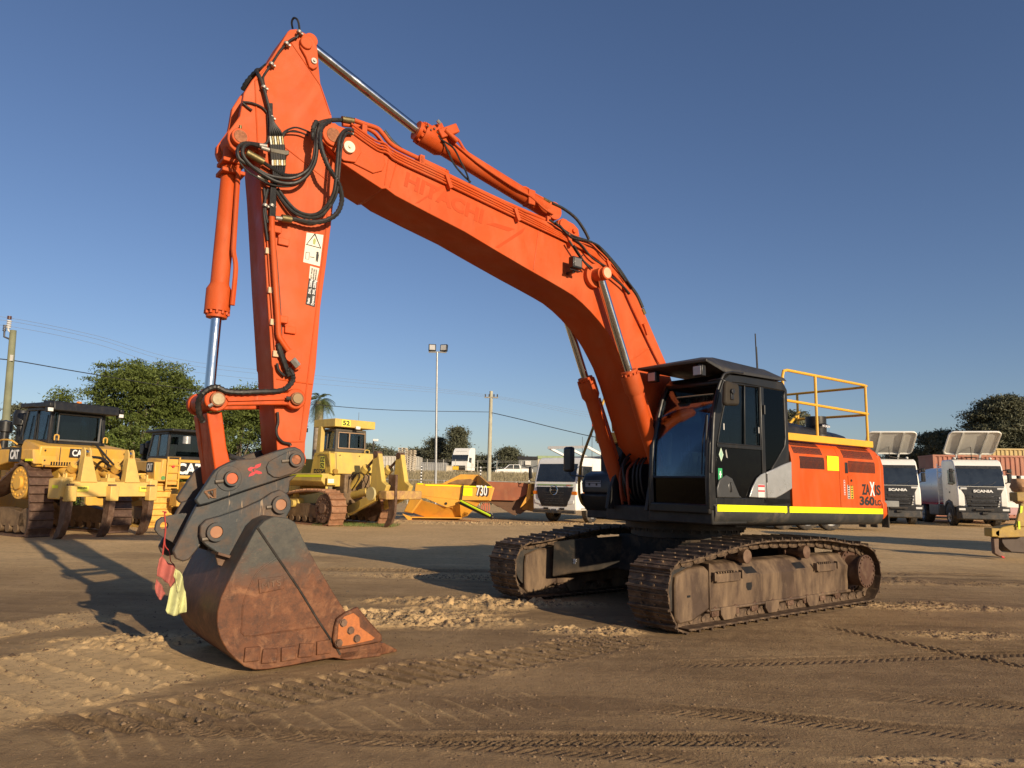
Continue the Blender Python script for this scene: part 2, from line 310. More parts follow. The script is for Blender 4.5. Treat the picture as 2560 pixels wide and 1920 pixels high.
# bucket cylinder bracket (two ears joined to the arm)
ear = T(z1((640, 560), (520, 690), (450, 800), (430, 920), (415, 1000), (350, 1090), (312, 1140), (308, 1200), (330, 1260), (380, 1310), (440, 1325), (520, 1320), (590, 1300), (570, 900)), AW)
m = MB(); m.prism(ear, AW-.07, AW-.002); m.prism(ear, -AW+.002, -AW+.07); m.build('cylinder_bracket', orange, arm, .008)
P0 = T(z1((415, 1185)), AW+.04)[0]; m = MB(); disc(m, P0, AW, AW+.06, .082); m.build('pin_boss', orange, arm, .006); m = MB(); disc(m, P0, -AW-.06, -AW, .082); m.build('pin_boss', orange, arm, .006)
m = MB(); disc(m, P0, -AW, AW+.066, .062); m.build('pin', rustpin, arm, .004)
MB().cyl((P0[0], AW+.03, P0[1]+.08), (P0[0], AW+.03, P0[1]+.12), .014).build('grease_fitting', brass, arm)
# stiffening ribs on arm faces
for a, b in ((z1((840, 345))[0], z1((1110, 740))[0]), (z1((1110, 740))[0], z1((1195, 990))[0]), (z1((820, 350))[0], z1((545, 700))[0]), (z1((545, 700))[0], z1((570, 1300))[0]), (z2((1180, 60))[0], z2((1150, 400))[0]), (z2((1150, 400))[0], z8((1280, 620))[0]), (z1((800, 1270))[0], z1((1170, 1560))[0]), (z8((1075, 95))[0], z8((1385, 140))[0]), (z8((1090, 640))[0], z8((1310, 635))[0])):
    A, B = T3([a, b], AW+.001); MB().tube([A, B], .007).build('weld_seam', orange, arm)
# top boss with link plate
tp = T(z1((935, 340), (960, 300), (1020, 310), (1060, 355), (1085, 420), (1095, 540), (1085, 580), (1050, 600), (1015, 580), (985, 490), (935, 400)), AW+.03)
MB().prism(tp, AW+.001, AW+.03).build('top_plate', orange, arm, .008)
m = MB(); disc(m, T(z1((990, 370)), AW+.05)[0], -AW-.05, AW+.055, .062); m.build('pin', orange, arm, .008)
m = MB(); p = T(z1((1055, 525)), AW+.04)[0]; disc(m, p, AW+.03, AW+.045, .03); disc(m, p, AW+.045, AW+.06, .013, n=6); m.build('bolt', steel, arm)
for p in z2((785, 435), (843, 1195)):
    A = T3([p], AW)[0]; MB().box(A.x-.055, A.x+.055, AW, AW+.03, A.z-.035, A.z+.035).build('mounting_pad', orange, arm, .006)
# arm tip boss behind hitch
m = MB(); disc(m, T(z8((1250, 790)), .25)[0], -.22, .235, .10); m.build('tip_boss', orange_w, arm, .006)
# warning stickers
st_ = quad('warning_sticker', flat('sticker_white', (.75, .71, .60)), z2((990, 350), (1135, 372), (1103, 642), (960, 605)), AW+.001, arm, .002)
tri = z2((1062, 362), (1112, 485), (990, 452)); 
A3 = T3(tri, AW+.006); MB().tube(A3+[A3[0]], .006, 6).build('warning_triangle', ink, st_)
A3 = T3(z2((985, 520), (1015, 522), (1010, 582), (982, 578), (985, 520)), AW+.005); MB().tube(A3, .0025, 5).build('pictogram', ink, st_)
m = MB(); disc(m, T(z2((1083, 527)), AW)[0], AW+.003, AW+.006, .013, n=12)
m.prism(T(z2((1072, 537), (1096, 540), (1090, 575), (1085, 605), (1078, 604), (1079, 580), (1073, 602), (1067, 600), (1070, 570)), AW), AW+.003, AW+.006)
m.tube(T3(z2((1020, 560), (1058, 566)), AW+.005), .003, 5); m.build('pictogram', ink, st_)
m = MB().prism(T(z2((1045, 415), (1060, 395), (1070, 420), (1062, 455), (1045, 450)), AW), AW+.003, AW+.005); m.build('pictogram', flat('sticker_green', (.35, .40, .12)), st_)
s2 = quad('load_sticker', flat('sticker_paper', (.72, .66, .55)), z2((1010, 745), (1078, 765), (1100, 660), (1020, 638)), AW+.001, arm, .002)
s3 = quad('load_sticker', ink, z2((980, 970), (1060, 995), (1080, 765), (1010, 745)), AW+.001, arm, .002)
ton('Static     SWL. 3200kg', wink, s3, AW+.003, z2((1012, 968))[0], z2((1040, 755))[0], z2((992, 962))[0], .03)
ton('Dynamic  SWL. 2250kg', wink, s3, AW+.003, z2((1048, 980))[0], z2((1075, 765))[0], z2((1026, 975))[0], .03)
for i, w in enumerate(('LIFT FROM', 'OPEN HITCH ONLY', 'REMOVE BUCKET')):
    ton(w, ink, s2, AW+.003, z2((1034+19*i, 752+5*i))[0], z2((1044+19*i, 660+5*i))[0], z2((1022+19*i, 749+5*i))[0], .02)
# lines and pipes down the arm
MB().tube(T3(z2((690, 215), (692, 330), (715, 700), (742, 1080), (748, 1230), (775, 1290), (830, 1370)), AW+.07), .028, 10, 4).build('hydraulic_pipe', orange, arm)
for p in z2((690, 320), (746, 1100)):
    A = T3([p], AW+.05)[0]; MB().box(A.x-.085, A.x+.035, AW, AW+.085, A.z-.035, A.z+.035).build('pipe_clamp', orange, arm, .008)
m = MB(); m.tube(T3(z2((640, 290), (655, 480), (680, 860), (700, 1130), (722, 1400)), AW+.02), .009, 6, 4); m.tube(T3(z2((662, 380), (672, 600), (700, 900), (722, 1300)), AW+.02), .009, 6, 4); m.build('thin_pipe', orange, arm)
m = MB(); m.tube(T3(z2((705, 400), (725, 520), (752, 860), (770, 1140), (772, 1260)), AW+.02), .008, 6, 4); m.build('thin_hose', rubber, arm)
for p in z2((662, 510), (685, 850), (703, 1125), (726, 1398)):
    A = T3([p], AW+.02)[0]; MB().box(A.x-.03, A.x+.03, AW, AW+.03, A.z-.03, A.z+.03).build('pipe_clamp', M('cream_clamp', (.62, .42, .25), .5), arm, .004)
m = MB(); p = T3(z2((860, 1415)), AW+.08)[0]; m.cyl(p-Vector((0, .1, 0)), p, .06, n=12); m.cyl(p+Vector((.02, -.05, .06)), p+Vector((-.08, -.03, -.12)), .032, n=12); m.build('stop_valve', orange, arm)
p = T3(z2((890, 1475)), AW+.08)[0]; MB().cyl(p+Vector((.03, 0, .03)), p-Vector((.03, 0, .03)), .035, n=6).build('valve_cap', steel, arm)
# ---- hydraulic cylinders ----
def cylinder(name, A, B, C, rr, rb, rg, label=None):
    """rod eye A, gland B, barrel end C (3D)"""
    A, B, C = Vector(A), Vector(B), Vector(C); d = (C-A).normalized(); e = MB().lathe(B, C, [(0, 0), (0, rg*.82), (.035, rg*.82), (.035, rg), (.16, rg), (.19, rb*1.04), (.2, rb), (.985, rb), (1, rb*.8), (1, 0)], 28)
    for k in range(12):
        a = d.orthogonal().normalized(); b = d.cross(a); o = (a*math.cos(k*.5236)+b*math.sin(k*.5236))*rg*.88; t = (C-B)*.035; e.cyl(B+t-d*.03+o, B+t+o, .014, n=6)
    o = e.build(name, orange, EX); o.data.set_sharp_from_angle(angle=R(35)) if hasattr(o.data, 'set_sharp_from_angle') else None
    MB().cyl(A, B+d*.05, rr, n=28).build('rod', chrome, o); m = MB(); m.cyl(A+Vector((0, -.1, 0)), A+Vector((0, .1, 0)), rr*1.3, n=24); m.build('cylinder_eye', orange, o, .006); m = MB(); m.cyl(C+Vector((0, -.1, 0))+d*.05, C+Vector((0, .1, 0))+d*.05, rb*1.15, n=24); m.build('cylinder_eye', orange, o, .006)
    return o
a0 = T3(z1((1000, 380)), 0)[0]; b0 = T3([(1040, 325)], 0)[0]; c0 = T3([(1368, 527)], 0)[0]
cyl_arm = cylinder('arm_cylinder', a0, b0, c0, .056, .105, .14)
A = T3(z3((440, 310), (520, 330)), .08); m = MB(); m.box(-.12, .12, -.05, .05, -.07, .07, Matrix.Translation(A[0]) @ Matrix.Rotation(R(33), 4, 'Y')); m.box(-.16, .13, -.05, .05, -.05, .06, Matrix.Translation(A[1]+Vector((0, .05, 0))) @ Matrix.Rotation(R(33), 4, 'Y')); m.build('valve_block', orange, cyl_arm, .012)
for k in range(6):
    q_ = A[0]+Vector((-.09+.045*k, .055, -.05+.03*(k % 2)+.02)); MB().cyl(q_, q_+Vector((0, .018, 0)), .013, n=6).build('bolt', brownst, cyl_arm)
MB().cyl(A[1]+Vector((.05, .1, .0)), A[1]+Vector((-.12, .1, -.09)), .03, n=12).build('valve_spool', orange, cyl_arm, .004)
MB().cyl(A[1]+Vector((.12, .1, .05)), A[1]+Vector((.16, .1, .08)), .02, n=6).build('valve_cap', steel, cyl_arm)
MB().tube(T3(z3((560, 330), (640, 380), (700, 470), (800, 550), (950, 650), (1140, 790), (1220, 790), (1290, 840), (1400, 900)), .08), .017, 8, 4).build('hydraulic_pipe', orange, cyl_arm)
MB().tube(T3(z3((540, 350), (800, 570), (1110, 780), (1270, 870), (1380, 970), (1460, 1020)), .12), .015, 8, 4).build('hydraulic_pipe', orange, cyl_arm)
A = T3(z3((1250, 860)), .05)[0]; MB().box(A.x-.06, A.x+.05, -.02, .12, A.z-.14, A.z+.06).build('pipe_bracket', orange, cyl_arm, .01)
MB().tube(T3(z3((1375, 885), (1450, 925)), .08), .02, 8).build('hose_fitting', brass, cyl_arm)
MB().tube(T3(z3((1450, 925), (1560, 980), (1660, 1060), (1730, 1160), (1770, 1240)), .1), .02, 10, 5).build('hydraulic_hose', rubber, cyl_arm)
m = MB(); m.tube(T3(z3((470, 340), (540, 450), (600, 580), (680, 680), (750, 745)), .14), .011, 6, 5); m.tube(T3(z3((500, 380), (600, 450), (660, 560), (710, 660), (740, 750)), .16), .011, 6, 5); m.build('hydraulic_hose', rubber, cyl_arm)
# bucket cylinder
a1 = T3([(523, 985)], 0)[0]; b1 = T3([(541, 795)], 0)[0]; c1 = T3([(582, 372)], 0)[0]
cb = cylinder('bucket_cylinder', a1, b1, c1, .049, .085, .115)
MB().tube([c1+(b1-c1)*.12+Vector((-.04, .11, 0)), c1+(b1-c1)*.55+Vector((-.06, .12, 0)), c1+(b1-c1)*.63+Vector((-.065, .13, 0)), c1+(b1-c1)*.72+Vector((-.10, .12, 0)), c1+(b1-c1)*.93+Vector((-.10, .12, 0))], .024, 8, 4).build('hydraulic_pipe', orange, cb)
for f in (.1, .16): 
    A = c1+(b1-c1)*f; MB().box(-.108, .108, -.11, .125, -.02, .02, Matrix.Translation(A)).build('pipe_clamp', orange, cb, .008)
# boom cylinders
g = T(z4((715, 662)), .42)[0]
for s in (1, -1):
    yy = .42*s; top_ = Vector((CP[0]-.02, yy, CP[1])); d = (Vector((g[0]-.0, yy, g[1]))-top_).normalized(); gl = top_+d*1.32; ft = top_+d*3.05
    c_ = cylinder('boom_cylinder', top_, gl, ft, .055, .1, .13)
    MB().tube([gl+d*.3+Vector((-.02, -.0, 0))+Vector((-.12, .02, 0)), gl+d*1.5+Vector((-.14, .02, 0))], .02, 8).build('hydraulic_pipe', orange, c_)
    m = MB(); disc(m, (top_.x, top_.z), yy-.06, yy+.14 if s > 0 else yy+.06, .085); m.build('pin', orange, c_, .006)
    if s > 0: m = MB(); disc(m, (top_.x, top_.z), yy+.14, yy+.146, .068); m.build('pin_cap', M('pin_cap_paint', (.72, .42, .26), .5), c_)
# ---- bucket linkage ----
lp = T(z8((565, 270)), .34)[0]; ap = T(z8((1250, 265)), .34)[0]
def bar(P, Q, w0, w1, y0, y1, rad0, rad1):
    P, Q = Vector((P[0], 0, P[1])), Vector((Q[0], 0, Q[1])); d = (Q-P).normalized(); n = Vector((-d.z, 0, d.x)); m = MB()
    pts = [P+d*rad0*.6+n*w0, P+d*rad0*1.3+n*w1, Q-d*rad1*1.3+n*w1, Q-d*rad1*.6+n*w0, Q-d*rad1*.6-n*w0, Q-d*rad1*1.3-n*w1, P+d*rad0*1.3-n*w1, P+d*rad0*.6-n*w0]
    m.prism([(p.x, p.z) for p in pts], y0, y1); m.cyl((P.x, y0-.003, P.z), (P.x, y1+.003, P.z), rad0, n=28); m.cyl((Q.x, y0-.003, Q.z), (Q.x, y1+.003, Q.z), rad1, n=28); return m
for s in (1, -1):
    y0, y1 = (.245, .325) if s > 0 else (-.325, -.245)
    k = bar(lp, ap, .06, .056, y0, y1, .105, .098).build('idler_link', orange_w, EX, .01)
    if s > 0:
        MB().prism(T(z8((640, 255), (1140, 240), (1150, 275), (660, 290)), .34), .325, .345).build('stiffener', orange_w, k, .004)
        m = MB(); disc(m, lp, .325, .37, .066); m.build('pin_boss', rustpin, k, .006); m = MB(); disc(m, ap, .325, .365, .062); m.build('pin_boss', rustpin, k, .006)
        m = MB(); disc(m, lp, .33, .38, .052); m.build('pin', M('cream_pin', (.42, .34, .2), .55, dirt=(.3, .12, .06), da=.4, ds=15), k, .004)
        m = MB(); disc(m, ap, .33, .376, .050); m.build('pin', M('bronze_pin', (.22, .15, .08), .45, .6), k, .004)
        A = T3(z8((490, 330)), .36)[0]; MB().cyl(A, A+Vector((-.03, .01, .02)), .016, n=6).build('grease_fitting', steel, k)
        A = T3(z8((1160, 262)), .36)[0]; MB().cyl(A, A+Vector((-.04, .01, 0)), .02, n=8).build('grease_fitting', darkst, k)
m = MB(); m.cyl((lp[0], -.33, lp[1]), (lp[0], .33, lp[1]), .05); m.cyl((ap[0], -.33, ap[1]), (ap[0], .33, ap[1]), .05); m.build('link_pin', rustpin, EX)
bl = T(z8((475, 385), (605, 375), (625, 520), (645, 680), (680, 830), (690, 960), (640, 1010), (560, 1010), (545, 880), (520, 700)), .235)
m = MB(); m.prism(bl, .10, .235); m.prism(bl, -.235, -.10); q = bl[1:5]+bl[7:9]; 
m.prism([(x*.86+y*.14, z) for (x, z), y in zip(bl, [6.75]*len(bl))], -.12, .12); bkl = m.build('bucket_link', orange_w, EX, .012)
m = MB(); m.cyl((lp[0], -.24, lp[1]), (lp[0], .24, lp[1]), .09, n=28); m.build('link_boss', orange_w, bkl, .006)
# ---- quick hitch ----
hp = T(zq((75, 1350), (70, 1300), (290, 960), (400, 800), (480, 740), (640, 660), (760, 620), (1110, 590), (1500, 450), (1700, 400), (1790, 395), (1880, 440), (1940, 510), (1965, 600), (1955, 700), (1900, 790), (1820, 850), (1500, 960), (900, 1160), (300, 1370), (130, 1410)), .36)
ht = MB().prism(hp, .30, .36).prism(hp, -.36, -.30).build('quick_hitch', dkgrey, EX, .012)
m = MB(); m.prism(T(zq((1275, 740), (1320, 650), (1420, 590), (1600, 500), (1760, 440), (1880, 500), (1935, 600), (1900, 740), (1700, 860), (1500, 925), (1400, 920), (1300, 850)), .36), .36, .378); m.build('hitch_plate', dkgrey, ht, .006)
m = MB(); disc(m, T(zq((640, 940)), .37)[0], .36, .369, .112, n=40); m.build('hitch_ring', dkgrey, ht, .004)
body_ = T(zq((90, 1380), (400, 1290), (1560, 930), (1830, 870), (1700, 990), (1680, 1190), (1560, 1230), (1420, 1220), (1300, 1300), (700, 1540), (480, 1620), (300, 1750), (150, 2100), (-50, 2350), (-160, 2380), (-280, 2330), (-330, 2200), (-200, 1950), (-60, 1660)), .29)
m = MB(); m.prism(body_, .24, .29); m.prism(body_, -.29, -.24); m.build('hitch_body', dkgrey, ht, .012)
m = MB(); m.prism([(x, z) for x, z in T(zq((350, 1000), (620, 720), (900, 700), (1100, 620), (1200, 800), (700, 1200), (200, 1500)), 0)], -.24, .24); m.build('hitch_block', dkgrey, ht, .02)
lug = T(z8((35, 1360), (50, 1320), (90, 1290), (150, 1280), (330, 1270), (420, 1230), (260, 1560), (170, 1500), (60, 1440), (30, 1400)), .03)
m = MB(); hx, hz = T(z8((107, 1362)), .03)[0]
outer = lug; ring = [(hx+.035*math.cos(a), hz+.035*math.sin(a)) for a in [i*math.pi/5 for i in range(10)]]
bmm = bmesh.new()
m.loft([[(x, -.03, z) for x, z in ring], [(x, .03, z) for x, z in ring]], False)
def holed(o, r, y):   # nearest-point bridge of an outline round a hole
    o = [Vector((a, y, b)) for a, b in o]; r = [Vector((a, y, b)) for a, b in r]; n = len(o); k = len(r); C = Vector((hx, y, hz))
    ao = sorted(range(n), key=lambda i: math.atan2(o[i].z-hz, o[i].x-hx)); ar = sorted(range(k), key=lambda i: math.atan2(r[i].z-hz, r[i].x-hx))
    O = [o[i] for i in ao]; Rr = [r[i] for i in ar]; i = j = 0
    while i < n or j < k:
        tri = [O[i % n], Rr[j % k]]
        ai = math.atan2(O[(i+1) % n].z-hz, O[(i+1) % n].x-hx)+(6.2832 if i+1 >= n else 0); aj = math.atan2(Rr[(j+1) % k].z-hz, Rr[(j+1) % k].x-hx)+(6.2832 if j+1 >= k else 0)
        if j >= k or (i < n and ai < aj): tri.append(O[(i+1) % n]); i += 1
        else: tri.append(Rr[(j+1) % k]); j += 1
        m.add(tri, [(0, 1, 2)])
holed(outer, ring, .03); holed(outer, ring, -.03); m.loft([[(x, -.03, z) for x, z in outer], [(x, .03, z) for x, z in outer]], False)
m.build('lifting_lug', dkgrey, ht)
def pinset(px, y, rb, rp, mat, parent, fit=None):
    c = T([px], y)[0]; m = MB(); m.lathe((c[0], y-.07, c[1]), (c[0], y, c[1]), [(0, rb), (1, rb), (1, rp*1.02), (.55, rp*1.02)], 28); m.build('pin_boss', dkgrey, parent, 0)
    m = MB(); disc(m, c, y-.75 if y > .3 else -.3, y-.012, rp); m.build('pin', mat, parent, .004)
    if fit: A = T3([fit], y-.03)[0]; MB().cyl((A.x+.035, y-.04, A.z-.004), (A.x-.03, y-.04, A.z+.004), .017, n=6).build('grease_fitting', M('greasy_fitting', (.16, .13, .10), .6, .3) if 'greasy_fitting' not in bpy.data.materials else bpy.data.materials['greasy_fitting'], parent)
pinset(zq((700, 940))[0], .42, .066, .050, M('orange_pin_end', (.55, .11, .035), .55, dirt=(.3, .1, .05), da=.3, ds=15), ht, zq((480, 990))[0])
pinset(zq((1810, 615))[0], .42, .064, .046, rustpin, ht, zq((1620, 640))[0])
red = T(zq((965, 770), (1020, 740), (1080, 750), (1100, 710), (1195, 678), (1180, 730), (1120, 765), (1050, 770), (1010, 820), (970, 800)), .362)
MB().prism(red, .361, .363).prism(T(zq((975, 912), (1000, 860), (1080, 820), (1120, 800), (1200, 830), (1210, 855), (1150, 865), (1100, 850), (1060, 885)), .362), .361, .363).prism(T(zq((1030, 800), (1045, 800), (1040, 850), (1030, 850)), .362), .361, .363).prism(T(zq((1080, 780), (1092, 780), (1092, 830), (1080, 830)), .362), .361, .363).build('red_marking', redp, ht)
wm = M('raised_brown_mark', (.24, .13, .07), .6); A3 = T3(zq((215, 1170), (410, 1120), (405, 1280), (350, 1270), (215, 1170)), .368)
MB().tube(A3, .008, 5).tube(T3(zq((235, 1170), (300, 1275), (320, 1170), (375, 1270), (385, 1140)), .366), .012, 5).build('raised_mark', wm, ht)
m = MB(); m.tube(T3(z8((665, 750), (720, 770), (780, 790), (825, 815)), .16), .02, 8, 5, corr=.03); m.tube(T3(z8((665, 765), (720, 785), (770, 800), (810, 820)), .2), .02, 8, 5, corr=.03); m.build('hitch_hose', rubber, ht)
# ---- bucket ----
KB = .68
def rustgrey():
    m = bpy.data.materials.new('bucket_steel'); m.use_nodes = True; t = m.node_tree; b = t.nodes['Principled BSDF']
    tc = nn(t, 'ShaderNodeTexCoord').outputs['Object']; sp = nn(t, 'ShaderNodeSeparateXYZ'); t.links.new(tc, sp.inputs[0])
    n1 = noise(t, tc, 2.2, 6, .6, .4); n2 = noise(t, tc, 14, 6, .7); n3 = noise(t, mapv(t, tc, (.18, 1, 1.1)), 60, 3, .6, 3.5)
    rst = mixc(t, ramp(t, n1, .3, .7), (.105, .034, .012), (.19, .070, .027)); rst = mixc(t, ramp(t, n2, .42, .70), rst, (.06, .024, .012)); rst = mixc(t, ramp(t, noise(t, tc, 5.5, 7, .7, .8), .52, .68, 0, .7), rst, (.30, .135, .06))
    gry = mixc(t, ramp(t, n2, .3, .7), (.040, .041, .038), (.085, .078, .062))
    a = nn(t, 'ShaderNodeMath', operation='MULTIPLY_ADD'); t.links.new(n1, a.inputs[0]); a.inputs[1].default_value = .9; t.links.new(sp.outputs[2], a.inputs[2])
    f = ramp(t, a.outputs[0], 1.20, 1.42); c = mixc(t, f, rst, gry)
    s = nn(t, 'ShaderNodeMath', operation='MULTIPLY'); t.links.new(ramp(t, n3, .62, .70, 0, .55), s.inputs[0]); t.links.new(ramp(t, noise(t, tc, 2.6, 3), .42, .56), s.inputs[1])
    c = mixc(t, s.outputs[0], c, (.34, .19, .10)); n4 = noise(t, mapv(t, tc, (.3, 1, 1)), 33, 3, .6, 2.5); s2 = ramp(t, n4, .64, .7, 0, .7); c = mixc(t, s2, c, (.11, .055, .04))
    t.links.new(c, b.inputs['Base Color']); b.inputs['Roughness'].default_value = .58; b.inputs['Metallic'].default_value = .15
    bp = nn(t, 'ShaderNodeBump'); bp.inputs['Strength'].default_value = .25; bp.inputs['Distance'].default_value = .008; t.links.new(noise(t, tc, 35, 6, .7), bp.inputs['Height']); t.links.new(bp.outputs[0], b.inputs['Normal']); return m
bks = rustgrey()
side_px = z9((910, 270), (870, 340), (800, 470), (720, 620), (640, 780), (595, 880), (565, 1000), (560, 1120), (590, 1230), (650, 1340), (720, 1410), (800, 1475), (890, 1503), (1000, 1500), (1180, 1470), (1440, 1420), (1570, 1398), (1690, 1420), (1980, 1385), (1985, 1270), (1900, 1180), (1760, 1040), (1670, 1000), (1560, 830), (1430, 610), (1310, 390), (1235, 225), (1170, 190), (1050, 175), (970, 215))
bp_ = T(side_px, KB)
bucket = MB().prism(bp_, KB-.03, KB).prism(bp_, -KB, -KB+.03).build('bucket', bks, EX, .008)
# shell: the curved wrapper between both sides (rear, heel, floor), with thickness
sh = T(side_px[1:17]+z9((1690, 1400), (1960, 1375)), KB)
inn = []
for i, (x, z) in enumerate(sh):
    a = Vector(sh[max(0, i-1)]); b_ = Vector(sh[min(len(sh)-1, i+1)]); d = (b_-a).normalized(); n = Vector((d.y, -d.x)); c_ = Vector((5.95, .65)); 
    if (c_-Vector((x, z))).dot(n) < 0: n = -n
    inn.append((x+n.x*.025, z+n.y*.025))
m = MB(); m.loft([[(x, y, z) for x, z in sh+inn[::-1]] for y in (-KB+.025, KB-.025)], True, True); m.build('wrapper', bks, bucket)
# top box of the bucket with ears
ears = T(z9((415, 330), (420, 255), (470, 205), (590, 172), (800, 100), (950, 30), (1040, -30), (1110, -55), (1170, -20), (1205, 40), (1203, 110), (1170, 170), (1150, 260), (960, 240), (760, 480), (750, 545), (640, 520), (560, 490), (470, 430), (430, 390)), .37)
m = MB(); m.prism(ears, .31, .37); m.prism(ears, -.37, -.31); er = m.build('bucket_ear', dkgrey, bucket, .01)
c1_ = T(z9((1050, 190), (920, 270), (820, 430), (760, 560), (700, 640), (560, 650), (400, 400), (420, 470), (560, 700), (700, 760), (900, 400), (1150, 260)), 0)
m = MB(); hh = T(z9((1170, 190), (1050, 178), (965, 215), (905, 275), (805, 460), (830, 480), (925, 300), (1050, 215), (1160, 230)), KB); m.loft([[(x, y, z) for x, z in hh] for y in (-KB+.03, KB-.03)]); m.build('top_beam', dkgrey, bucket, .008)
rb = T(z9((760, 230), (860, 190), (960, 200), (850, 330), (700, 540), (620, 500)), .37); MB().prism(rb, .1, .15).prism(rb, -.15, -.1).build('stiffener', dkgrey, bucket, .008)
rb = T(z9((555, 490), (750, 548), (680, 630), (580, 600)), .37); MB().prism(rb, .305, .33).prism(T(z9((560, 480), (750, 535), (745, 560), (555, 505)), .37), .2, .42).build('gusset', brownst, bucket, .004)
pinset(z9((560, 312))[0], .42, .080, .053, M('tan_pin_end', (.36, .16, .08), .6, dirt=(.45, .28, .16), da=.4, ds=12), er, z9((472, 372))[0])
pinset(z9((1118, 75))[0], .42, .080, .051, bpy.data.materials['tan_pin_end'], er, z9((1025, 95))[0])
# raised wear plates on the side
lo = T(z9((910, 285), (1080, 520), (1250, 760), (1460, 1120), (1570, 1290), (1660, 1400), (1450, 1420), (1570, 1300)), KB)
A3 = T3(z9((912, 275), (1085, 530), (1270, 800), (1440, 1080), (1600, 1320), (1625, 1370)), KB+.004); MB().tube(A3, .011, 6).build('side_seam', darkst, bucket)
MB().prism(T(z9((915, 272), (970, 215), (1050, 178), (1170, 193), (1233, 228), (1310, 392), (1430, 612), (1560, 832), (1668, 1000), (1590, 1100), (1565, 1240), (1610, 1330), (1440, 1075), (1270, 795), (1085, 525)), KB), KB-.001, KB+.012).build('side_plate', bks, bucket, .005)
A3 = T3(z9((1075, 535), (920, 650), (840, 790), (790, 930), (780, 1080), (800, 1210), (1100, 1175), (1450, 1130)), KB+.001); MB().tube(A3, .006, 6, 3).build('weld_seam', bks, bucket)
for p in z9((862, 1365), (1012, 1380), (1175, 1360), (1325, 1330), (1478, 1305)):
    c_ = T3([p], KB)[0]; MB().box(-.065, .065, 0, .022, -.058, .058, Matrix.Translation((c_.x, KB-.002, c_.z)) @ Matrix.Rotation(R(random.uniform(-6, 6)), 4, 'Y')).build('wear_block', bks, bucket, .006)
pl = quad('maker_plate', bks, z9((915, 720), (1135, 688), (1142, 800), (925, 842)), KB, bucket, .010, .004)
ton('MTS', brownst, pl, KB+.010, z9((950, 805))[0], z9((1115, 770))[0], z9((948, 750))[0], .0, ext=.004)
# side cutter
sc = T(z9((1580, 1290), (1565, 1240), (1580, 1130), (1600, 1060), (1670, 1010), (1780, 958), (1860, 1060), (1985, 1200), (1995, 1250), (1960, 1268), (1640, 1325), (1600, 1318)), KB+.05)
cu_ = MB().prism(sc, KB+.006, KB+.05).build('side_cutter', bks, bucket, .012)
so_ = T(z9((1600, 1250), (1610, 1110), (1660, 1040), (1740, 1010), (1790, 1050), (1795, 1130), (1850, 1170), (1925, 1225), (1900, 1245), (1700, 1290), (1620, 1300)), KB+.05)
MB().prism(so_, KB+.049, KB+.056).build('worn_face', M('polished_rust', (.50, .16, .045), .5, .2, var=.25, vs=9, dirt=(.22, .08, .04), da=.5, ds=9), cu_, .006)
for p in z9((1662, 1100), (1725, 1165), (1778, 1235), (1622, 1275)):
    c_ = T(([p]), KB+.08)[0]; m = MB(); disc(m, c_, KB+.05, KB+.078, .032, n=6); disc(m, c_, KB+.05, KB+.06, .036, n=16); m.build('bolt', brownst, cu_)
# lip and teeth
lipx, lipz = T(z9((1980, 1330)), KB)[0]
m = MB(); m.box(lipx-.02, lipx+.42, -KB, KB, lipz-.035, lipz+.03); m.build('lip', bks, bucket, .01)
for i in range(5):
    y = KB-.09-i*(2*KB-.18)/4; m = MB()
    m.loft([[(lipx+.12, y-.07, lipz-.06), (lipx+.12, y+.07, lipz-.06), (lipx+.12, y+.07, lipz+.07), (lipx+.12, y-.07, lipz+.07)], [(lipx-.04, y-.065, lipz-.05), (lipx-.04, y+.065, lipz-.05), (lipx-.04, y+.065, lipz+.055), (lipx-.04, y-.065, lipz+.055)], [(lipx-.2, y-.03, lipz-.05), (lipx-.2, y+.03, lipz-.05), (lipx-.2, y+.03, lipz-.03), (lipx-.2, y-.03, lipz-.03)]]); m.build('tooth', bks, bucket, .006)
# ---- hoses at the arm/boom joint ----
def hose(pts, r, y, sm=5, corr=0, mat=rubber, name='hydraulic_hose', n=8):
    if isinstance(y, (int, float)): y = [y]*len(pts)
    P = [T3([p], q)[0] for p, q in zip(pts, y)]
    return MB().tube(P, r, n, sm, corr).build(name, mat, HS)
HS = thing('hose', None, None); HS.name = 'hose_bundle'; HS.parent = EX
hose(zh((1690, 20), (1600, 60), (1545, 150), (1530, 300), (1560, 480), (1610, 620), (1660, 740), (1740, 870), (1800, 960), (1850, 1080), (1880, 1250), (1850, 1400), (1770, 1520), (1600, 1610), (1400, 1630), (1200, 1600), (1070, 1575)), .027, [.36, .40, .44, .48, .5, .5, .5, .48, .46, .44, .42, .40, .38, .36, .34, .32, .31], 5, corr=.032)
hose(zh((1480, 20), (1430, 120), (1420, 260), (1440, 330)), .028, .40, corr=.02)
hose(zh((1900, 0), (1700, 5), (1500, 60), (1450, 150), (1455, 330), (1470, 500), (1430, 650), (1360, 780), (1220, 870), (1080, 890), (940, 870), (800, 790), (630, 680)), .023, [.3, .33, .36, .4, .42, .44, .42, .38, .34, .31, .3, .28, .28], 5, corr=.014)
hose(zh((1560, 40), (1510, 150), (1490, 330), (1480, 520), (1440, 700), (1330, 880), (1180, 990), (1040, 1015), (900, 1000), (760, 950), (560, 830), (400, 700), (310, 580), (295, 480), (340, 410), (440, 385), (600, 440)), .018, [.42, .45, .46, .46, .44, .4, .37, .35, .35, .35, .35, .36, .36, .35, .33, .3, .27], 5)
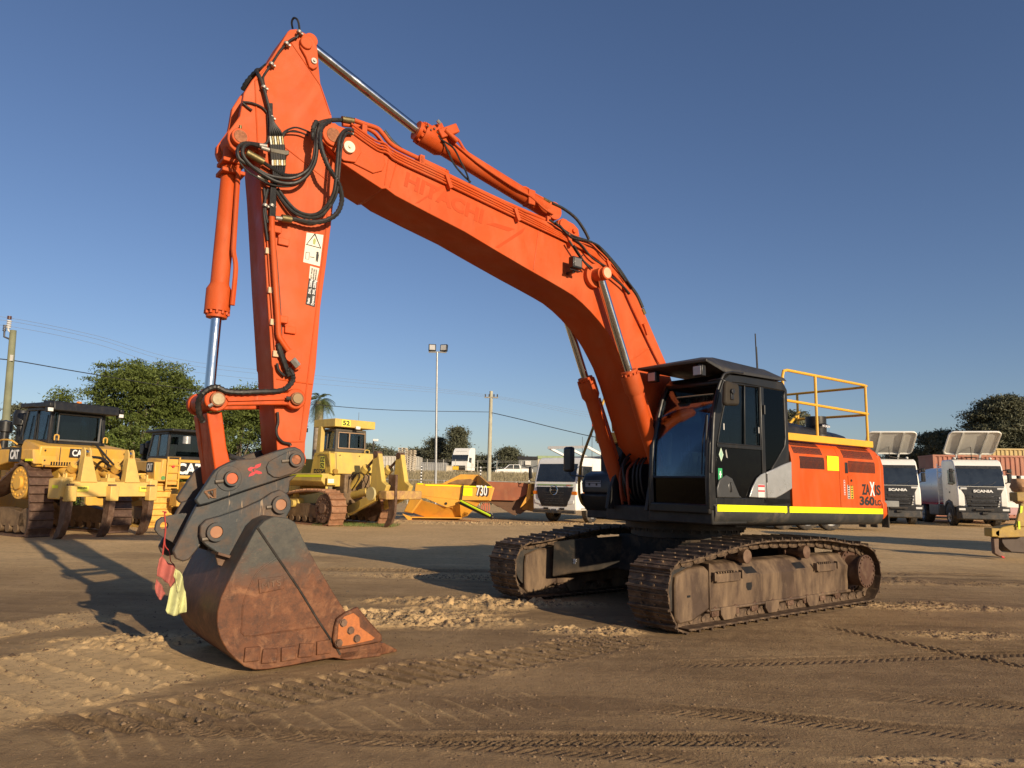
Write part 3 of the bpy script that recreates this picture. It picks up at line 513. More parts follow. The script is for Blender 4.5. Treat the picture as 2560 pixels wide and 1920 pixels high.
hose(zh((1540, 60), (1480, 200), (1455, 400), (1430, 600), (1350, 780), (1200, 890), (1050, 930), (880, 920), (700, 880), (520, 780), (340, 690), (240, 610), (215, 500), (250, 410), (360, 365), (560, 390)), .017, [.40, .42, .44, .43, .39, .36, .34, .34, .34, .34, .34, .34, .33, .3, .28, .26], 5)
hose(zh((230, 560), (260, 680), (380, 820), (520, 910), (700, 1010), (880, 1055), (1100, 1050), (1250, 980), (1300, 950)), .009, .33)
hose(zh((2060, 165), (1960, 155), (1880, 210), (1830, 350), (1810, 600), (1790, 850), (1770, 1050), (1740, 1180), (1650, 1350), (1500, 1490), (1330, 1510), (1150, 1440), (1000, 1290), (850, 1090)), .017, [.36, .38, .42, .46, .48, .48, .46, .44, .4, .36, .33, .3, .28, .26], 5)
hose(zh((2040, 225), (1960, 210), (1910, 270), (1870, 400), (1850, 600), (1830, 850), (1810, 1060), (1780, 1200), (1690, 1370), (1530, 1530), (1330, 1555), (1120, 1480), (950, 1310), (790, 1080)), .017, [.36, .38, .41, .44, .46, .46, .44, .42, .38, .35, .32, .3, .28, .26], 5)
for pts in (zh((900, 300), (960, 190), (1120, 120), (1260, 150), (1370, 200)), zh((930, 300), (980, 200), (1090, 185), (1220, 200), (1340, 250))): hose(pts, .009, .27)
for k in range(6):   # small pilot hoses through the manifold
    hose(zh((700+12*k, -260), (735+14*k*.6, 0), (735+36*k*.9, 180), (735+38*k, 260)), .011, [.26, .29, .29, .27], 4)
    hose(zh((775+38*k, 730), (790+32*k, 840), (800+14*k, 960), (760+12*k, 1080), (745+14*k, 1300), (740+13*k, 1540)), .011, [.26, .28, .30, .30, .28, .26], 4)
    m = MB(); m.tube(T3(zh((735+38*k, 250), (755+38*k, 400)), .27), .012, 6); m.tube(T3(zh((772+38*k, 570), (776+38*k, 730)), .27), .014, 6); m.build('hose_fitting', brass if k % 2 else steel, HS)
    m = MB(); m.tube(T3(zh((752+38*k, 400), (770+38*k, 640)), .27), .019, 8); m.build('manifold_port', darkst, HS)
MB().prism(T(zh((710, 470), (770, 480), (1010, 515), (1010, 580), (960, 590), (720, 540)), .24), .22, .29).build('manifold', M('manifold_grey', (.10, .09, .07), .5, .5, dirt=(.2, .15, .1)), HS, .006)
hose(zh((640, 1080), (655, 1250), (640, 1450), (660, 1640))+z2((655, 420)), .014, .25); hose(zh((705, 1090), (660, 1280), (665, 1480), (700, 1640)), .014, .26)
hose(zh((545, 905), (620, 950), (740, 1030), (800, 1060)), .014, .3)
hose(z1((640, 560), (590, 600), (560, 610), (600, 700), (650, 880), (680, 1000)), .017, [.0, .1, .2, .26, .27, .27]); hose(z1((900, 320), (840, 355), (760, 440), (690, 550), (640, 620), (615, 680), (640, 800)), .011, .25)
hose(z1((870, 250), (862, 190), (882, 155), (915, 180), (928, 270), (900, 330)), .011, [.05, .08, .12, .18, .24, .25])
hose(z1((570, 610), (520, 660), (470, 720), (440, 780)), .03, [.1, 0, -.05, -.1], 4, corr=.05); hose(z1((440, 880), (520, 890), (610, 930), (660, 990)), .01, .24); hose(z1((440, 890), (500, 940), (520, 950)), .01, .24)
hose(z1((655, 980), (660, 1200), (620, 1250)), .012, .25)
for p0, p1, r in ((zh((360, 520))[0], zh((630, 670))[0], .036), (zh((2060, 20))[0], zh((1880, -10))[0], .036), (zh((920, 1565))[0], zh((1070, 1590))[0], .038), (zh((820, 1560))[0], zh((920, 1575))[0], .022), (zh((560, 400))[0], zh((680, 420))[0], .022), (zh((590, 440))[0], zh((720, 480))[0], .022), (zh((2040, 155))[0], zh((2130, 200))[0], .018), (zh((2030, 215))[0], zh((2120, 260))[0], .018), (zh((530, 900))[0], zh((700, 960))[0], .02)):
    MB().tube(T3([p0, p1], .31), r, 10).build('hose_fitting', brass if r > .03 else steel, HS)
for p in z1((620, 755), (685, 1015), (815, 378), (685, 555), (925, 278))+z2((688, 118), (632, 118)):
    A = T3([p], .27)[0]; MB().cyl(A+Vector((.004, 0, -.012)), A+Vector((-.004, 0, .012)), .026, n=12).box(A.x-.045, A.x-.02, .22, .27, A.z-.008, A.z+.008).build('hose_clip', steel, HS)
# spiral-wrapped hose on the lower arm and round the link
hose(z2((745, 1310), (765, 1380), (800, 1480), (840, 1590))+z8((1180, 10), (1215, 60), (1210, 120), (1150, 180), (1080, 200), (900, 205), (760, 210), (640, 200), (560, 165), (490, 180), (430, 230), (400, 300), (410, 400), (440, 460)), .028, [.27]*4+[.28]*3+[.3, .34]+[.36]*5+[.34, .28, .24, .2, .2], 5, corr=.05)
hose(z8((1085, 380), (1090, 470), (1075, 530), (1085, 590), (1130, 640), (1190, 655), (1195, 670)), .013, .25); hose(z2((735, 1480), (750, 1540), (800, 1590)), .013, .26)
# hoses over the boom bend
for k, pp in enumerate((z3((1430, 1070), (1530, 1140), (1640, 1210), (1790, 1260), (1860, 1320), (1960, 1420), (2060, 1540), (2150, 1659)), z3((1480, 1090), (1600, 1210), (1700, 1280), (1800, 1400), (1930, 1480)), z3((1520, 1120), (1620, 1220), (1750, 1250), (1850, 1290), (1900, 1350), (1990, 1460), (2090, 1600)), z3((1600, 1250), (1700, 1400), (1800, 1490)), z3((1640, 1290), (1720, 1420), (1770, 1480)))):
    hose(pp, .013, [.34+.02*k]*len(pp))
hose(z3((1850, 1300), (1920, 1370), (2030, 1500), (2110, 1620))+z4((800, 60), (850, 170)), .026, .3, corr=0); hose(z3((1965, 1560), (2060, 1640))+z4((740, 50)), .014, .36)
hose(z3((0, 300), (70, 390), (160, 470)), .02, .12); hose(z3((560, 690), (760, 780), (960, 890), (1200, 1000), (1330, 1060)), .02, [.14]*5)
MB().tube(T3(z4((850, 180), (870, 225)), .3), .026, 8).build('hose_fitting', brass, HS)
# ---- cab ----
CL, CR_ = 1.45, .47      # left and right faces
prof = [(1.31, 1.36), (1.31, 1.74), (1.285, 2.15), (1.19, 2.5), (1.09, 2.78), (.96, 3.0), (.86, 3.06), (-.36, 3.08), (-.45, 2.98), (-.45, 1.36)]
cabo = MB()
cabo.prism([(x, z) for x, z in [(1.31, 1.3), (1.31, 1.42), (-.45, 1.42), (-.45, 1.3)]], CR_, CL-.01)     # floor
cab = cabo.build('cab', cabblk, EX, .02); cabo = MB(); cabo.prism([(.98, 2.99), (.86, 3.07), (-.37, 3.09), (-.45, 3.0), (-.45, 2.95), (.98, 2.93)], CR_, CL-.01)   # roof
cabo.build('cab_roof', cabblk, cab, .02)
def side(y0, y1):
    m = MB(); fo = [(1.31, 1.36), (1.31, 1.74), (1.285, 2.15), (1.19, 2.5), (1.09, 2.78), (.98, 2.98), (.86, 3.06), (.6, 3.07)]; fi = [(1.19, 1.36), (1.19, 1.74), (1.15, 2.17), (1.06, 2.46), (.97, 2.72), (.89, 2.88), (.80, 2.96), (.6, 2.97)]
    for i in range(len(fo)-1): m.prism([fo[i], fo[i+1], fi[i+1], fi[i]], y0, y1)
    m.prism([(.6, 3.07), (-.36, 3.08), (-.45, 2.98), (-.45, 2.9), (-.37, 2.96), (.6, 2.97)], y0, y1)
    m.prism([(.19, 2.97), (.11, 2.97), (.11, 1.42), (.19, 1.42)], y0, y1)
    m.prism([(-.45, 2.92), (-.39, 2.96), (-.365, 2.9), (-.37, 2.32), (-.34, 2.2), (-.16, 2.02), (-.03, 1.9), (.05, 1.72), (.11, 1.66), (.11, 1.42), (-.45, 1.42)], y0, y1)
    m.prism([(1.19, 1.36), (1.19, 1.5), (-.45, 1.5), (-.45, 1.36)], y0, y1); return m
side(CL-.05, CL).build('side_frame', cabblk, cab, .012); side(CR_, CR_+.05).build('side_frame', cabblk, cab, .012)
# left door: lower glossy panel, sliding window frame
dr = MB().prism([(1.17, 1.5), (1.16, 1.8), (1.14, 2.13), (.2, 2.13), (.2, 1.5)], CL-.035, CL-.012).build('door', M('gloss_black_door', (.004, .004, .0045), .12, var=.1, spec=.10), cab, .004)
m = MB(); m.prism([(1.145, 2.12), (1.14, 2.17), (.2, 2.17), (.2, 2.12)], CL-.02, CL+.004)
wf = [(1.135, 2.17), (1.05, 2.46), (.96, 2.72), (.88, 2.88), (.80, 2.95), (.22, 2.96), (.22, 2.17), (1.135, 2.17)]
m.tube([(x, CL-.004, z) for x, z in wf], .014, 6); m.tube([(.56, CL-.012, 2.17), (.53, CL-.012, 2.96)], .014, 6); m.build('window_frame', cabblk, dr, .004)
MB().prism([(1.135, 2.17), (1.05, 2.46), (.96, 2.72), (.88, 2.88), (.80, 2.95), (.22, 2.96), (.22, 2.17)], CL-.03, CL-.024).build('window', glassd, dr)
MB().prism([(.11, 2.96), (-.37, 2.955), (-.37, 2.32), (-.34, 2.2), (-.16, 2.02), (-.03, 1.9), (.05, 1.72), (.11, 1.66)], CL-.02, CL-.012).build('rear_quarter_window', glassb, cab)
MB().prism([(1.15, 1.42), (1.15, 2.17), (.97, 2.72), (.80, 2.95), (-.37, 2.95), (-.37, 1.6)], CR_+.02, CR_+.026).build('right_window', glassd, cab)
m = MB(); m.prism(T(z4((1860, 1560), (1790, 1640)), CL)[:0] or [(1.17, 1.5), (1.17, 1.62), (1.12, 1.72), (.98, 1.78), (.86, 1.74), (.78, 1.62), (.72, 1.53), (.66, 1.5)], CL-.014, CL+.012); dp = m.build('handle_housing', M('housing_grey', (.05, .05, .05), .4), dr, .012)
m = MB(); m.sphere((.90, CL+.008, 1.63), .055, 12, (1, .2, 1.2)); m.build('door_handle', M('handle_grey', (.07, .07, .07), .3), dr)
MB().box(.895, .915, CL, CL+.03, 1.57, 1.69).build('door_handle', black, dr, .004)
for zz in (2.66, 1.76): MB().cyl((.135, CL+.012, zz-.06), (.135, CL+.012, zz+.06), .018, n=10).build('door_hinge', black, cab)
m = MB(); m.box(1.02, 1.0, CL+.001, CL+.01, 2.34, 2.42); m.box(.27, .255, CL+.001, CL+.01, 2.34, 2.42); m.build('window_latch', flat('latch_grey', (.5, .48, .45)), dr)
# stickers on the door
def sq(name, mat, x0, x1, z0, z1_, y, parent): return MB().box(x1, x0, y, y+.002, z0, z1_).build(name, mat, parent)
d_ = MB().prism([(1.10, 2.03), (1.055, 2.115), (1.01, 2.03), (1.055, 1.945)], CL-.011, CL-.008).build('diamond_sticker', flat('sticker_pale_green', (.55, .68, .52)), dr)
MB().prism([(1.085, 2.03), (1.055, 2.087), (1.025, 2.03), (1.055, 1.973)], CL-.008, CL-.007).build('diamond_inner', flat('sticker_mint', (.30, .5, .38)), d_)
g_ = sq('first_aid_sticker', greenp, 1.04, 1.12, 1.70, 1.86, CL-.011, dr)
MB().box(1.058, 1.102, CL-.009, CL-.007, 1.776, 1.794).box(1.071, 1.089, CL-.009, CL-.0065, 1.745, 1.825).box(1.05, 1.11, CL-.009, CL-.007, 1.708, 1.722).build('white_cross', wink, g_)
MB().prism([(.965, 2.08), (.95, 2.1), (.935, 2.05), (.92, 1.99), (.95, 2.0)], CL-.011, CL-.009).build('worn_decal', flat('decal_grey', (.35, .33, .3)), dr)
# front: windscreen and lower glass follow the profile
fr_ = [(1.285, 1.40), (1.295, 1.74), (1.27, 2.15), (1.175, 2.5), (1.075, 2.78), (.95, 2.97)]
for a, b_, mt, nm in ((1, 5, glassw, 'windscreen'), (0, 1, glassb, 'lower_windscreen')):
    seg = fr_[a:b_+1]; m = MB(); m.loft([[(x-.02, CR_+.06, z) for x, z in seg]+[(x-.026, CR_+.06, z) for x, z in seg[::-1]], [(x-.02, CL-.06, z) for x, z in seg]+[(x-.026, CL-.06, z) for x, z in seg[::-1]]]); m.build(nm, mt, cab)
m = MB(); m.tube([(1.29, CR_+.06, 1.745), (1.29, CL-.06, 1.745)], .016, 6)
for y in (CR_+.05, CL-.05): m.tube([(x, y, z) for x, z in fr_], .022, 8)
m.build('windscreen_frame', black, cab)
m = MB(); m.tube([(1.30, CL-.12, 1.78), (1.28, CL-.11, 2.2), (1.23, CL-.09, 2.5)], .009, 6); m.tube([(1.29, CL-.07, 2.0), (1.24, CL-.07, 2.52)], .013, 6, 3); m.build('wiper', black, cab)
# lower front edge and roof guard
RG = [(1.40, CR_-.06, 3.16), (1.40, CL, 3.16), (-.42, CL, 3.10), (-.42, CR_-.06, 3.10)]
RT = [(1.38, CR_-.04, 3.19), (1.05, CL-.06, 3.27), (-.36, CL-.1, 3.26), (-.36, CR_+.05, 3.26)]
rg_ = MB(); rg_.loft([[(1.42, CR_-.08, 3.17), (1.34, CL+.01, 3.17), (1.02, CL+.03, 3.07), (-.40, CL+.03, 3.09), (-.42, CL, 3.12), (-.42, CR_-.06, 3.12)], [(1.42, CR_-.08, 3.2), (1.34, CL+.01, 3.205), (1.02, CL+.03, 3.12), (-.36, CL+.02, 3.13), (-.40, CL-.02, 3.15), (-.40, CR_-.06, 3.15)], [(1.20, CR_+.1, 3.255), (1.16, CL-.2, 3.27), (.98, CL-.16, 3.285), (-.2, CL-.16, 3.25), (-.3, CL-.2, 3.25), (-.3, CR_+.05, 3.25)]])
rgo = rg_.build('roof_guard', M('roof_guard_paint', (.032, .030, .027), .5, var=.12, dirt=(.16, .13, .1), da=.3), cab, .008)
m = MB(); m.box(-.2, -.05, CL-.28, CL-.16, 3.2, 3.262); m.build('roof_bump', bpy.data.materials['roof_guard_paint'], rgo, .02)
for y in (CR_+.10, CL-.13):
    m = MB(); m.box(1.26, 1.34, y-.075, y+.075, 3.0, 3.14); wl = m.build('work_lamp', black, cab, .01); MB().box(1.34, 1.346, y-.06, y+.06, 3.015, 3.125).build('lamp_lens', flat('cab_lamp_lens', (.45, .44, .42), .15), wl, .004)
    MB().box(1.2, 1.3, y-.02, y+.02, 3.1, 3.18).build('lamp_bracket', black, wl)
for x, y, h in ((-.05, 1.25, .55), (-.30, 1.1, .42)): MB().tube([(x, y, 3.2), (x+.02, y, 3.2+h)], .009 if h > .5 else .007, 6).build('antenna', black, cab)
MB().tube([(1.28, CL+.01, 1.8), (1.2, CL+.01, 2.6), (1.05, CL+.015, 2.98), (.9, CL+.015, 3.08), (.6, CL+.015, 3.1)], .02, 8, 4).build('rain_gutter', black, cab)
# left mirror
m = MB(); m.prism([(1.32, 2.60), (1.05, 2.62), (1.03, 2.66), (1.03, 2.86), (1.07, 2.90), (1.27, 2.91), (1.31, 2.88), (1.33, 2.65)], 1.66, 1.72); mi = m.build('mirror', M('mirror_back', (.03, .025, .02), .6, spec=.2, dirt=(.06, .045, .03), da=.4), cab, .03)
MB().tube([(1.29, CL, 2.93), (1.27, 1.6, 2.94), (1.2, 1.66, 2.9)], .008, 6, 3).build('mirror_arm', black, mi); m = MB(); m.cyl((1.2, 1.715, 2.78), (1.2, 1.75, 2.78), .035); m.box(1.17, 1.23, 1.71, 1.735, 2.68, 2.8); m.build('mirror_clamp', black, mi, .006)
# interior
seatm = M('seat_fabric', (.05, .05, .055), .8); pale = flat('interior_grey', (.28, .29, .28))
m = MB(); m.box(.05, .55, .75, 1.2, 1.85, 1.98); m.box(-.02, .12, .78, 1.17, 1.95, 2.6); m.box(.0, .1, .85, 1.1, 2.6, 2.8); m.build('seat', seatm, cab, .05)
m = MB(); m.box(.2, .75, .56, .72, 1.8, 2.1); m.box(.2, .75, 1.22, 1.36, 1.8, 2.1); m.build('console', pale, cab, .03)
m = MB(); 
for y in (.64, 1.29): m.cyl((.68, y, 2.08), (.72, y, 2.28), .022); m.sphere((.725, y, 2.3), .035)
m.build('joystick', black, cab)
MB().prism([(1.02, 1.9), (.98, 2.3), (1.05, 2.42), (1.12, 2.3), (1.1, 1.9)], .53, .62).build('monitor_post', pale, cab, .02)
m = MB(); 
for y in (.88, 1.02): m.tube([(1.1, y, 1.45), (1.0, y, 1.8), (.95, y, 2.02)], .012, 6, 3)
m.build('travel_lever', black, cab)
MB().box(-.4, -.37, CR_+.05, CL-.06, 1.42, 2.1).build('rear_panel', cabblk, cab)
MB().box(-.44, -.434, CR_+.05, CL-.06, 2.1, 2.95).build('rear_window', glassd, cab)
bn = MB().box(1.035, 1.04, .74, 1.33, 2.70, 2.81).build('height_notice', flat('notice_tan', (.80, .66, .36)), cab)
text('YARD HEIGHT 3.3M', .1, ink, bn, (1.043, .77, 2.72), (0, 1, 0), (0, 0, 1), 'lettering', .02, width=.54)
# ---- house (upper structure) ----
hs = MB(); hs.prismx([(1.42, 1.44), (1.49, 1.40), (1.49, 1.30), (1.46, 1.22), (1.38, 1.17), (.95, 1.17), (.95, 1.44)], -2.96, 1.24); hs.v = [(x, y, z-(.07 if x < 0 else 0)) for x, y, z in hs.v]
body = hs.build('side_skirt', M('skirt_paint', (.04, .042, .042), .4, var=.12, dirt=(.22, .17, .12), da=.4, ds=3), EX, .012)
zo = lambda x: -.07*(1.24-x)/4.2
for xa, xb in ((-.28, 1.22), (-2.93, -.34)): MB().prism([(xa, 1.335+zo(xa)), (xb, 1.335+zo(xb)), (xb, 1.418+zo(xb)), (xa, 1.418+zo(xa))], 1.490, 1.494).build('reflective_strip', refl, body)
ton('S', refl, body, 1.492, z5((558, 1460))[0], z5((576, 1460))[0], z5((558, 1420))[0], .03)
fl = MB(); fl.box(-2.9, .60, -1.45, 1.3, 1.12, 1.34); fl.box(.55, 1.12, -.5, .45, 1.14, 1.36); fl.box(.55, 1.26, .42, 1.45, 1.17, 1.36); fl.build('revolving_frame', M('frame_black', (.016, .015, .014), .6, dirt=(.08, .06, .04), da=.3), EX, .02)
eng = MB(); pr = [(1.47, 1.33), (1.47, 2.02), (1.455, 2.12), (1.41, 2.22), (1.33, 2.29), (1.2, 2.33), (.9, 2.34), (.9, 1.33)]
for x0, x1 in ((-1.715, -.46), (-2.95, -1.725)): eng2 = MB().prismx(pr, x0, x1); p_ = eng2.build('side_door', orange2, EX, .006)
side2 = p_; side1 = [c for c in EX.children if c.name.startswith('side_door')][0]
def slots(name, par, x0, x1, z0, z1_, n):
    m = MB(); 
    def yy(z):
        for (ya, za), (yb, zb) in zip(pr, pr[1:7]):
            if za <= z <= zb: return ya+(yb-ya)*(z-za)/(zb-za)
        return 1.47
    for i in range(n):
        x = x0+(x1-x0)*i/(n-1); zs = [z0+(z1_-z0)*k/6 for k in range(7)]
        m.loft([[(x-.012, yy(z)+.0025, z), (x+.012, yy(z)+.0025, z), (x+.012, yy(z)-.02, z), (x-.012, yy(z)-.02, z)] for z in zs])
    m.build(name, flat('louvre_shadow', (.022, .006, .003)), par)
slots('louvre', side1, -.56, -1.27, 2.115, 2.285, 22); slots('louvre', side1, -.68, -1.29, 1.91, 2.08, 21); slots('louvre', side2, -1.88, -2.74, 2.10, 2.27, 25); slots('louvre', side2, -1.99, -2.77, 1.89, 2.06, 23)
ys = MB().box(-1.70, -1.38, 1.471, 1.474, 1.90, 2.11).build('yellow_notice', flat('notice_yellow', (.85, .86, .01)), side1)
m = MB(); [m.box(-1.68, -1.40, 1.474, 1.475, 1.93+.024*k, 1.934+.024*k) for k in range(7)]; m.build('notice_line', flat('notice_line_ink', (.45, .45, .02)), ys)
x, z = T(z5((1090, 1070)), 1.47)[0]; m = MB(); m.box(x-.04, x+.04, 1.47, 1.478, z-.08, z+.08); m.build('door_latch', black, side2, .005)
x, z = T(z5((1127, 1180)), 1.47)[0]; m = MB(); m.box(x-.075, x+.075, 1.471, 1.479, z-.075, z+.075); k = m.build('fuel_hatch', orange2, side2, .005); MB().cyl((x, 1.48, z), (x, 1.49, z), .018, n=10).build('hatch_lock', black, k)
for a, b_, c_ in ((z5((1068, 1175))[0], z5((1085, 1305))[0], 'r'), (z5((1100, 1217))[0], z5((1125, 1337))[0], 'w'), (z5((1128, 1215))[0], z5((1153, 1338))[0], 'y')):
    (xa, za), (xb, zb) = T([a, b_], 1.472); o = sq('warning_label', {'r': flat('label_white', (.7, .66, .6)), 'w': flat('label_white2', (.7, .66, .6)), 'y': flat('label_yellow', (.8, .62, .05))}[c_], xb, xa, zb, za, 1.471, side2)
    m = MB(); random.seed(3)
    for k in range(6): zz = zb+(za-zb)*(k+.5)/6; m.box(xa+(xb-xa)*.2, xa+(xb-xa)*.8, 1.473, 1.4745, zz-.012, zz+.012)
    m.build('label_print', redp if c_ == 'r' else ink, o)
ton('ZA', ink, side2, 1.471, z5((1228, 1298))[0], z5((1296, 1300))[0], z5((1228, 1213))[0], .035); ton('IS', ink, side2, 1.471, z5((1340, 1302))[0], z5((1388, 1304))[0], z5((1342, 1220))[0], .035)
ton('X', wink, side2, 1.474, z5((1296, 1306))[0], z5((1338, 1308))[0], z5((1300, 1196))[0], .04)
ton('360', ink, side2, 1.471, z5((1208, 1388))[0], z5((1336, 1392))[0], z5((1210, 1318))[0], .04); ton('LC', ink, side2, 1.471, z5((1342, 1392))[0], z5((1390, 1394))[0], z5((1342, 1348))[0], .035)
# counterweight
cwp = [(-2.965, 1.46), (-3.03, 1.475), (-3.12, 1.44), (-3.3, 1.2), (-3.5, .7), (-3.58, 0), (-3.5, -.7), (-3.3, -1.2), (-3.1, -1.45), (-2.965, -1.47)]
rings = []
for z, k in ((1.16, -.06), (1.2, -.01), (1.26, .02), (1.42, .02), (1.46, 0), (2.0, 0), (2.16, -.03), (2.25, -.09), (2.29, -.18)):
    rings.append([(x-(k if x < -2.97 else 0), y+(k if y > 0 else -k)*(1 if abs(y) > .9 else .3), z) for x, y in cwp])
MB().loft(rings, sm=False).build('counterweight', orange2, EX, .02)
# silver side panel, sill
MB().prism([(.52, 1.51), (.45, 1.63), (.34, 1.75), (.25, 1.80), (.148, 1.83), (.142, 1.50)], CL-.004, CL+.018).build('silver_panel', silver, EX, .008)
MB().prism([(.137, 1.50), (.143, 1.832), (-.1, 1.90), (-.25, 1.945), (-.455, 1.995), (-.45, 1.63), (-.33, 1.585), (-.2, 1.54), (-.06, 1.50)], CL-.004, CL+.028).build('silver_panel', silver, EX, .012)
(xa, za), (xb, zb) = T(z5((330, 1215), (388, 1325)), 1.472); o = sq('warning_label', flat('label_paper', (.68, .66, .63)), xb, xa, zb, za, 1.469, EX); o.parent = EX
m = MB(); m.box(xa, xb, 1.4712, 1.4725, za-.03, za-.005); m.box(xa, xb, 1.4712, 1.4725, (za+zb)/2-.01, (za+zb)/2+.01); m.build('label_print', redp, o)
# engine deck, hood, exhaust, walkway edge and rails
dk = MB(); dk.box(-2.9, -.46, -1.2, 1.25, 1.34, 2.31); dk.build('engine_bay', M('deck_orange', (.5, .08, .02), .5), EX, .02)
MB().box(-2.86, -.455, 1.35, 1.43, 2.295, 2.395).box(-2.862, -2.8, .1, 1.35, 2.3, 2.39).build('walkway_edge', yel, EX, .006)
hd = MB(); hd.loft([[(-3.28, -1.0, 2.25), (-3.28, .84, 2.25), (-1.0, .84, 2.25), (-1.0, -1.0, 2.25)], [(-3.22, -.95, 2.5), (-3.22, .82, 2.5), (-1.05, .82, 2.62), (-1.05, -.95, 2.62)], [(-3.1, -.8, 2.56), (-3.1, .7, 2.56), (-1.2, .7, 2.69), (-1.2, -.8, 2.69)]]); hd.build('engine_hood', black, EX, .04)
c0_ = T3(z5((832, 790)), .7)[0]
m = MB(); m.lathe((c0_.x, .7, 2.4), (c0_.x, .7, 2.80), [(0, .19), (.25, .19), (.25, .155), (.3, .16), (1, .16), (1, 0)], 24); pc = m.build('air_intake', black, EX)
text('HITACHI', .06, wink, pc, (c0_.x+.13, .885, 2.62), (-1, 0, 0), (0, 0, 1), width=.22, bold=.02)
RR = .021; rail = MB(); zt, zm = 3.28, 2.83
def ryp(z): return [(-.44, 1.39, z), (-2.72, 1.39, z), (-2.9, 1.34, z), (-2.99, 1.2, z), (-3.0, 1.0, z), (-3.0, -.6, z)]
rail.tube([(-.44, 1.39, 2.9), (-.44, 1.39, 3.18), (-.47, 1.39, 3.26), (-.56, 1.39, zt), (-2.72, 1.39, zt), (-2.85, 1.37, zt), (-2.94, 1.28, zt), (-2.96, 1.1, zt), (-2.96, -.3, zt)], RR, 8)
rail.tube([(-.44, 1.39, zm+.02), (-2.72, 1.39, zm), (-2.85, 1.37, zm), (-2.94, 1.28, zm), (-2.96, 1.1, zm), (-2.96, -.3, zm)], RR, 8)
for x in (-1.29, -2.77): rail.tube([(x, 1.39, 2.3), (x, 1.39, zt)], RR, 8)
rail.tube([(-2.96, .1, 2.3), (-2.96, .1, zt)], RR, 8); rail.tube([(-2.93, .15, 2.95), (-2.0, .15, 2.3)], RR, 8)
rail.build('guard_rail', yel, EX)
# right-hand side: tool box, tank, platform and handrails
m = MB(); m.prism([(.70, 1.50), (.72, 1.66), (.64, 1.80), (.5, 1.85), (-.1, 1.86), (-.1, 1.5)], -1.46, -.78); tb = m.build('tool_box', M('toolbox_black', (.03, .032, .036), .4, dirt=(.1, .08, .06), da=.25), EX, .03)
m = MB(); m.prism([(.74, 1.475), (.70, 1.34), (.58, 1.22), (-.1, 1.2), (-.1, 1.5), (.7, 1.5)], -1.48, -.72); m.build('tool_box_base', bpy.data.materials['frame_black'], EX, .02)
o = sq('warning_label', bpy.data.materials['label_paper'], 0, 0, 0, 0, 0, tb); bpy.data.objects.remove(o)
o = MB().box(.713, .719, -1.36, -1.02, 1.60, 1.70).build('warning_label', flat('label_faded', (.4, .4, .42)), tb)
MB().box(.719, .721, -1.35, -1.03, 1.68, 1.695).box(.719, .721, -1.29, -1.25, 1.62, 1.66).box(.719, .721, -1.13, -1.09, 1.62, 1.66).build('label_print', ink, o)
m = MB(); m.box(-.6, .30, -1.46, -.45, 1.34, 2.28); m.box(-2.9, -.6, -1.46, -1.2, 1.34, 2.3); m.build('tank', bpy.data.materials['frame_black'], EX, .03)
MB().box(-.5, .40, -1.44, -.5, 2.30, 2.34).box(-.5, .41, -1.46, -1.43, 2.33, 2.46).box(.39, .41, -1.43, -.6, 2.33, 2.46).build('platform_edge', yel, EX, .004)
yw = M('weathered_yellow', (.50, .29, .04), .5, dirt=(.2, .13, .05), da=.5)
m = MB(); m.tube(T3(z10((1000, 470), (915, 485), (850, 510), (800, 590), (770, 670), (625, 1040), (400, 1640))+z4((308, 1600), (300, 1680))+z11((128, 450), (130, 620), (160, 720), (210, 770)), -1.45), .022, 8, 3); m.build('handrail', yw, EX)
m = MB(); m.tube(T3(z10((1120, 720), (1080, 790), (920, 1050), (915, 1150), (920, 1240)), -1.40), .02, 8, 3); m.tube(T3(z10((1250, 1110), (1100, 1400), (1030, 1500)), -.62), .02, 8, 3)
for p in (1075, 1150): m.tube(T3(z10((p, 800), (p, 1290)), -1.35), .019, 8)
m.build('handrail', yw, EX)
A = T3(z4((220, 1480)), -1.55)[0]; MB().box(A.x-.04, A.x+.04, A.y-.12, A.y+.10, A.z-.2, A.z+.2).build('mirror', black, EX, .05)
MB().tube([A+Vector((0, 0, -.18)), A+Vector((0, .03, -.25)), A+Vector((0, .34, -.27))], .012, 6).build('mirror_arm', black, EX)
# hydraulic lines in front of the boom foot
m = MB(); random.seed(11)
for k in range(8):
    y = -.33+.085*k; a_ = random.uniform(-.08, .08); m.tube([(.55, y, 1.35), (.95+a_, y+a_, 1.45), (1.02+a_, y-a_*.6, 1.85+a_), (.8, y, 2.08+a_), (.4, y*.5, 2.2)], .017, 6, 4)
m.build('boom_foot_hose', rubber, EX)
m = MB(); 
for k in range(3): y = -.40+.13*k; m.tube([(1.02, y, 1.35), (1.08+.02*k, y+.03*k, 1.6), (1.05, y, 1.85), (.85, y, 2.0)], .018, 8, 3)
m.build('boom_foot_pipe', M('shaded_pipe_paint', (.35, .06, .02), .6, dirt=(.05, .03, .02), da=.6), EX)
MB().prism([(.6, 1.3), (1.25, 1.3), (1.2, 1.55), (.9, 2.2), (0, 2.5), (-.3, 1.3)], -.40, -.34).prism([(.6, 1.3), (1.25, 1.3), (1.2, 1.55), (.9, 2.2), (0, 2.5), (-.3, 1.3)], .34, .40).build('boom_foot_bracket', bpy.data.materials['frame_black'], EX, .01)
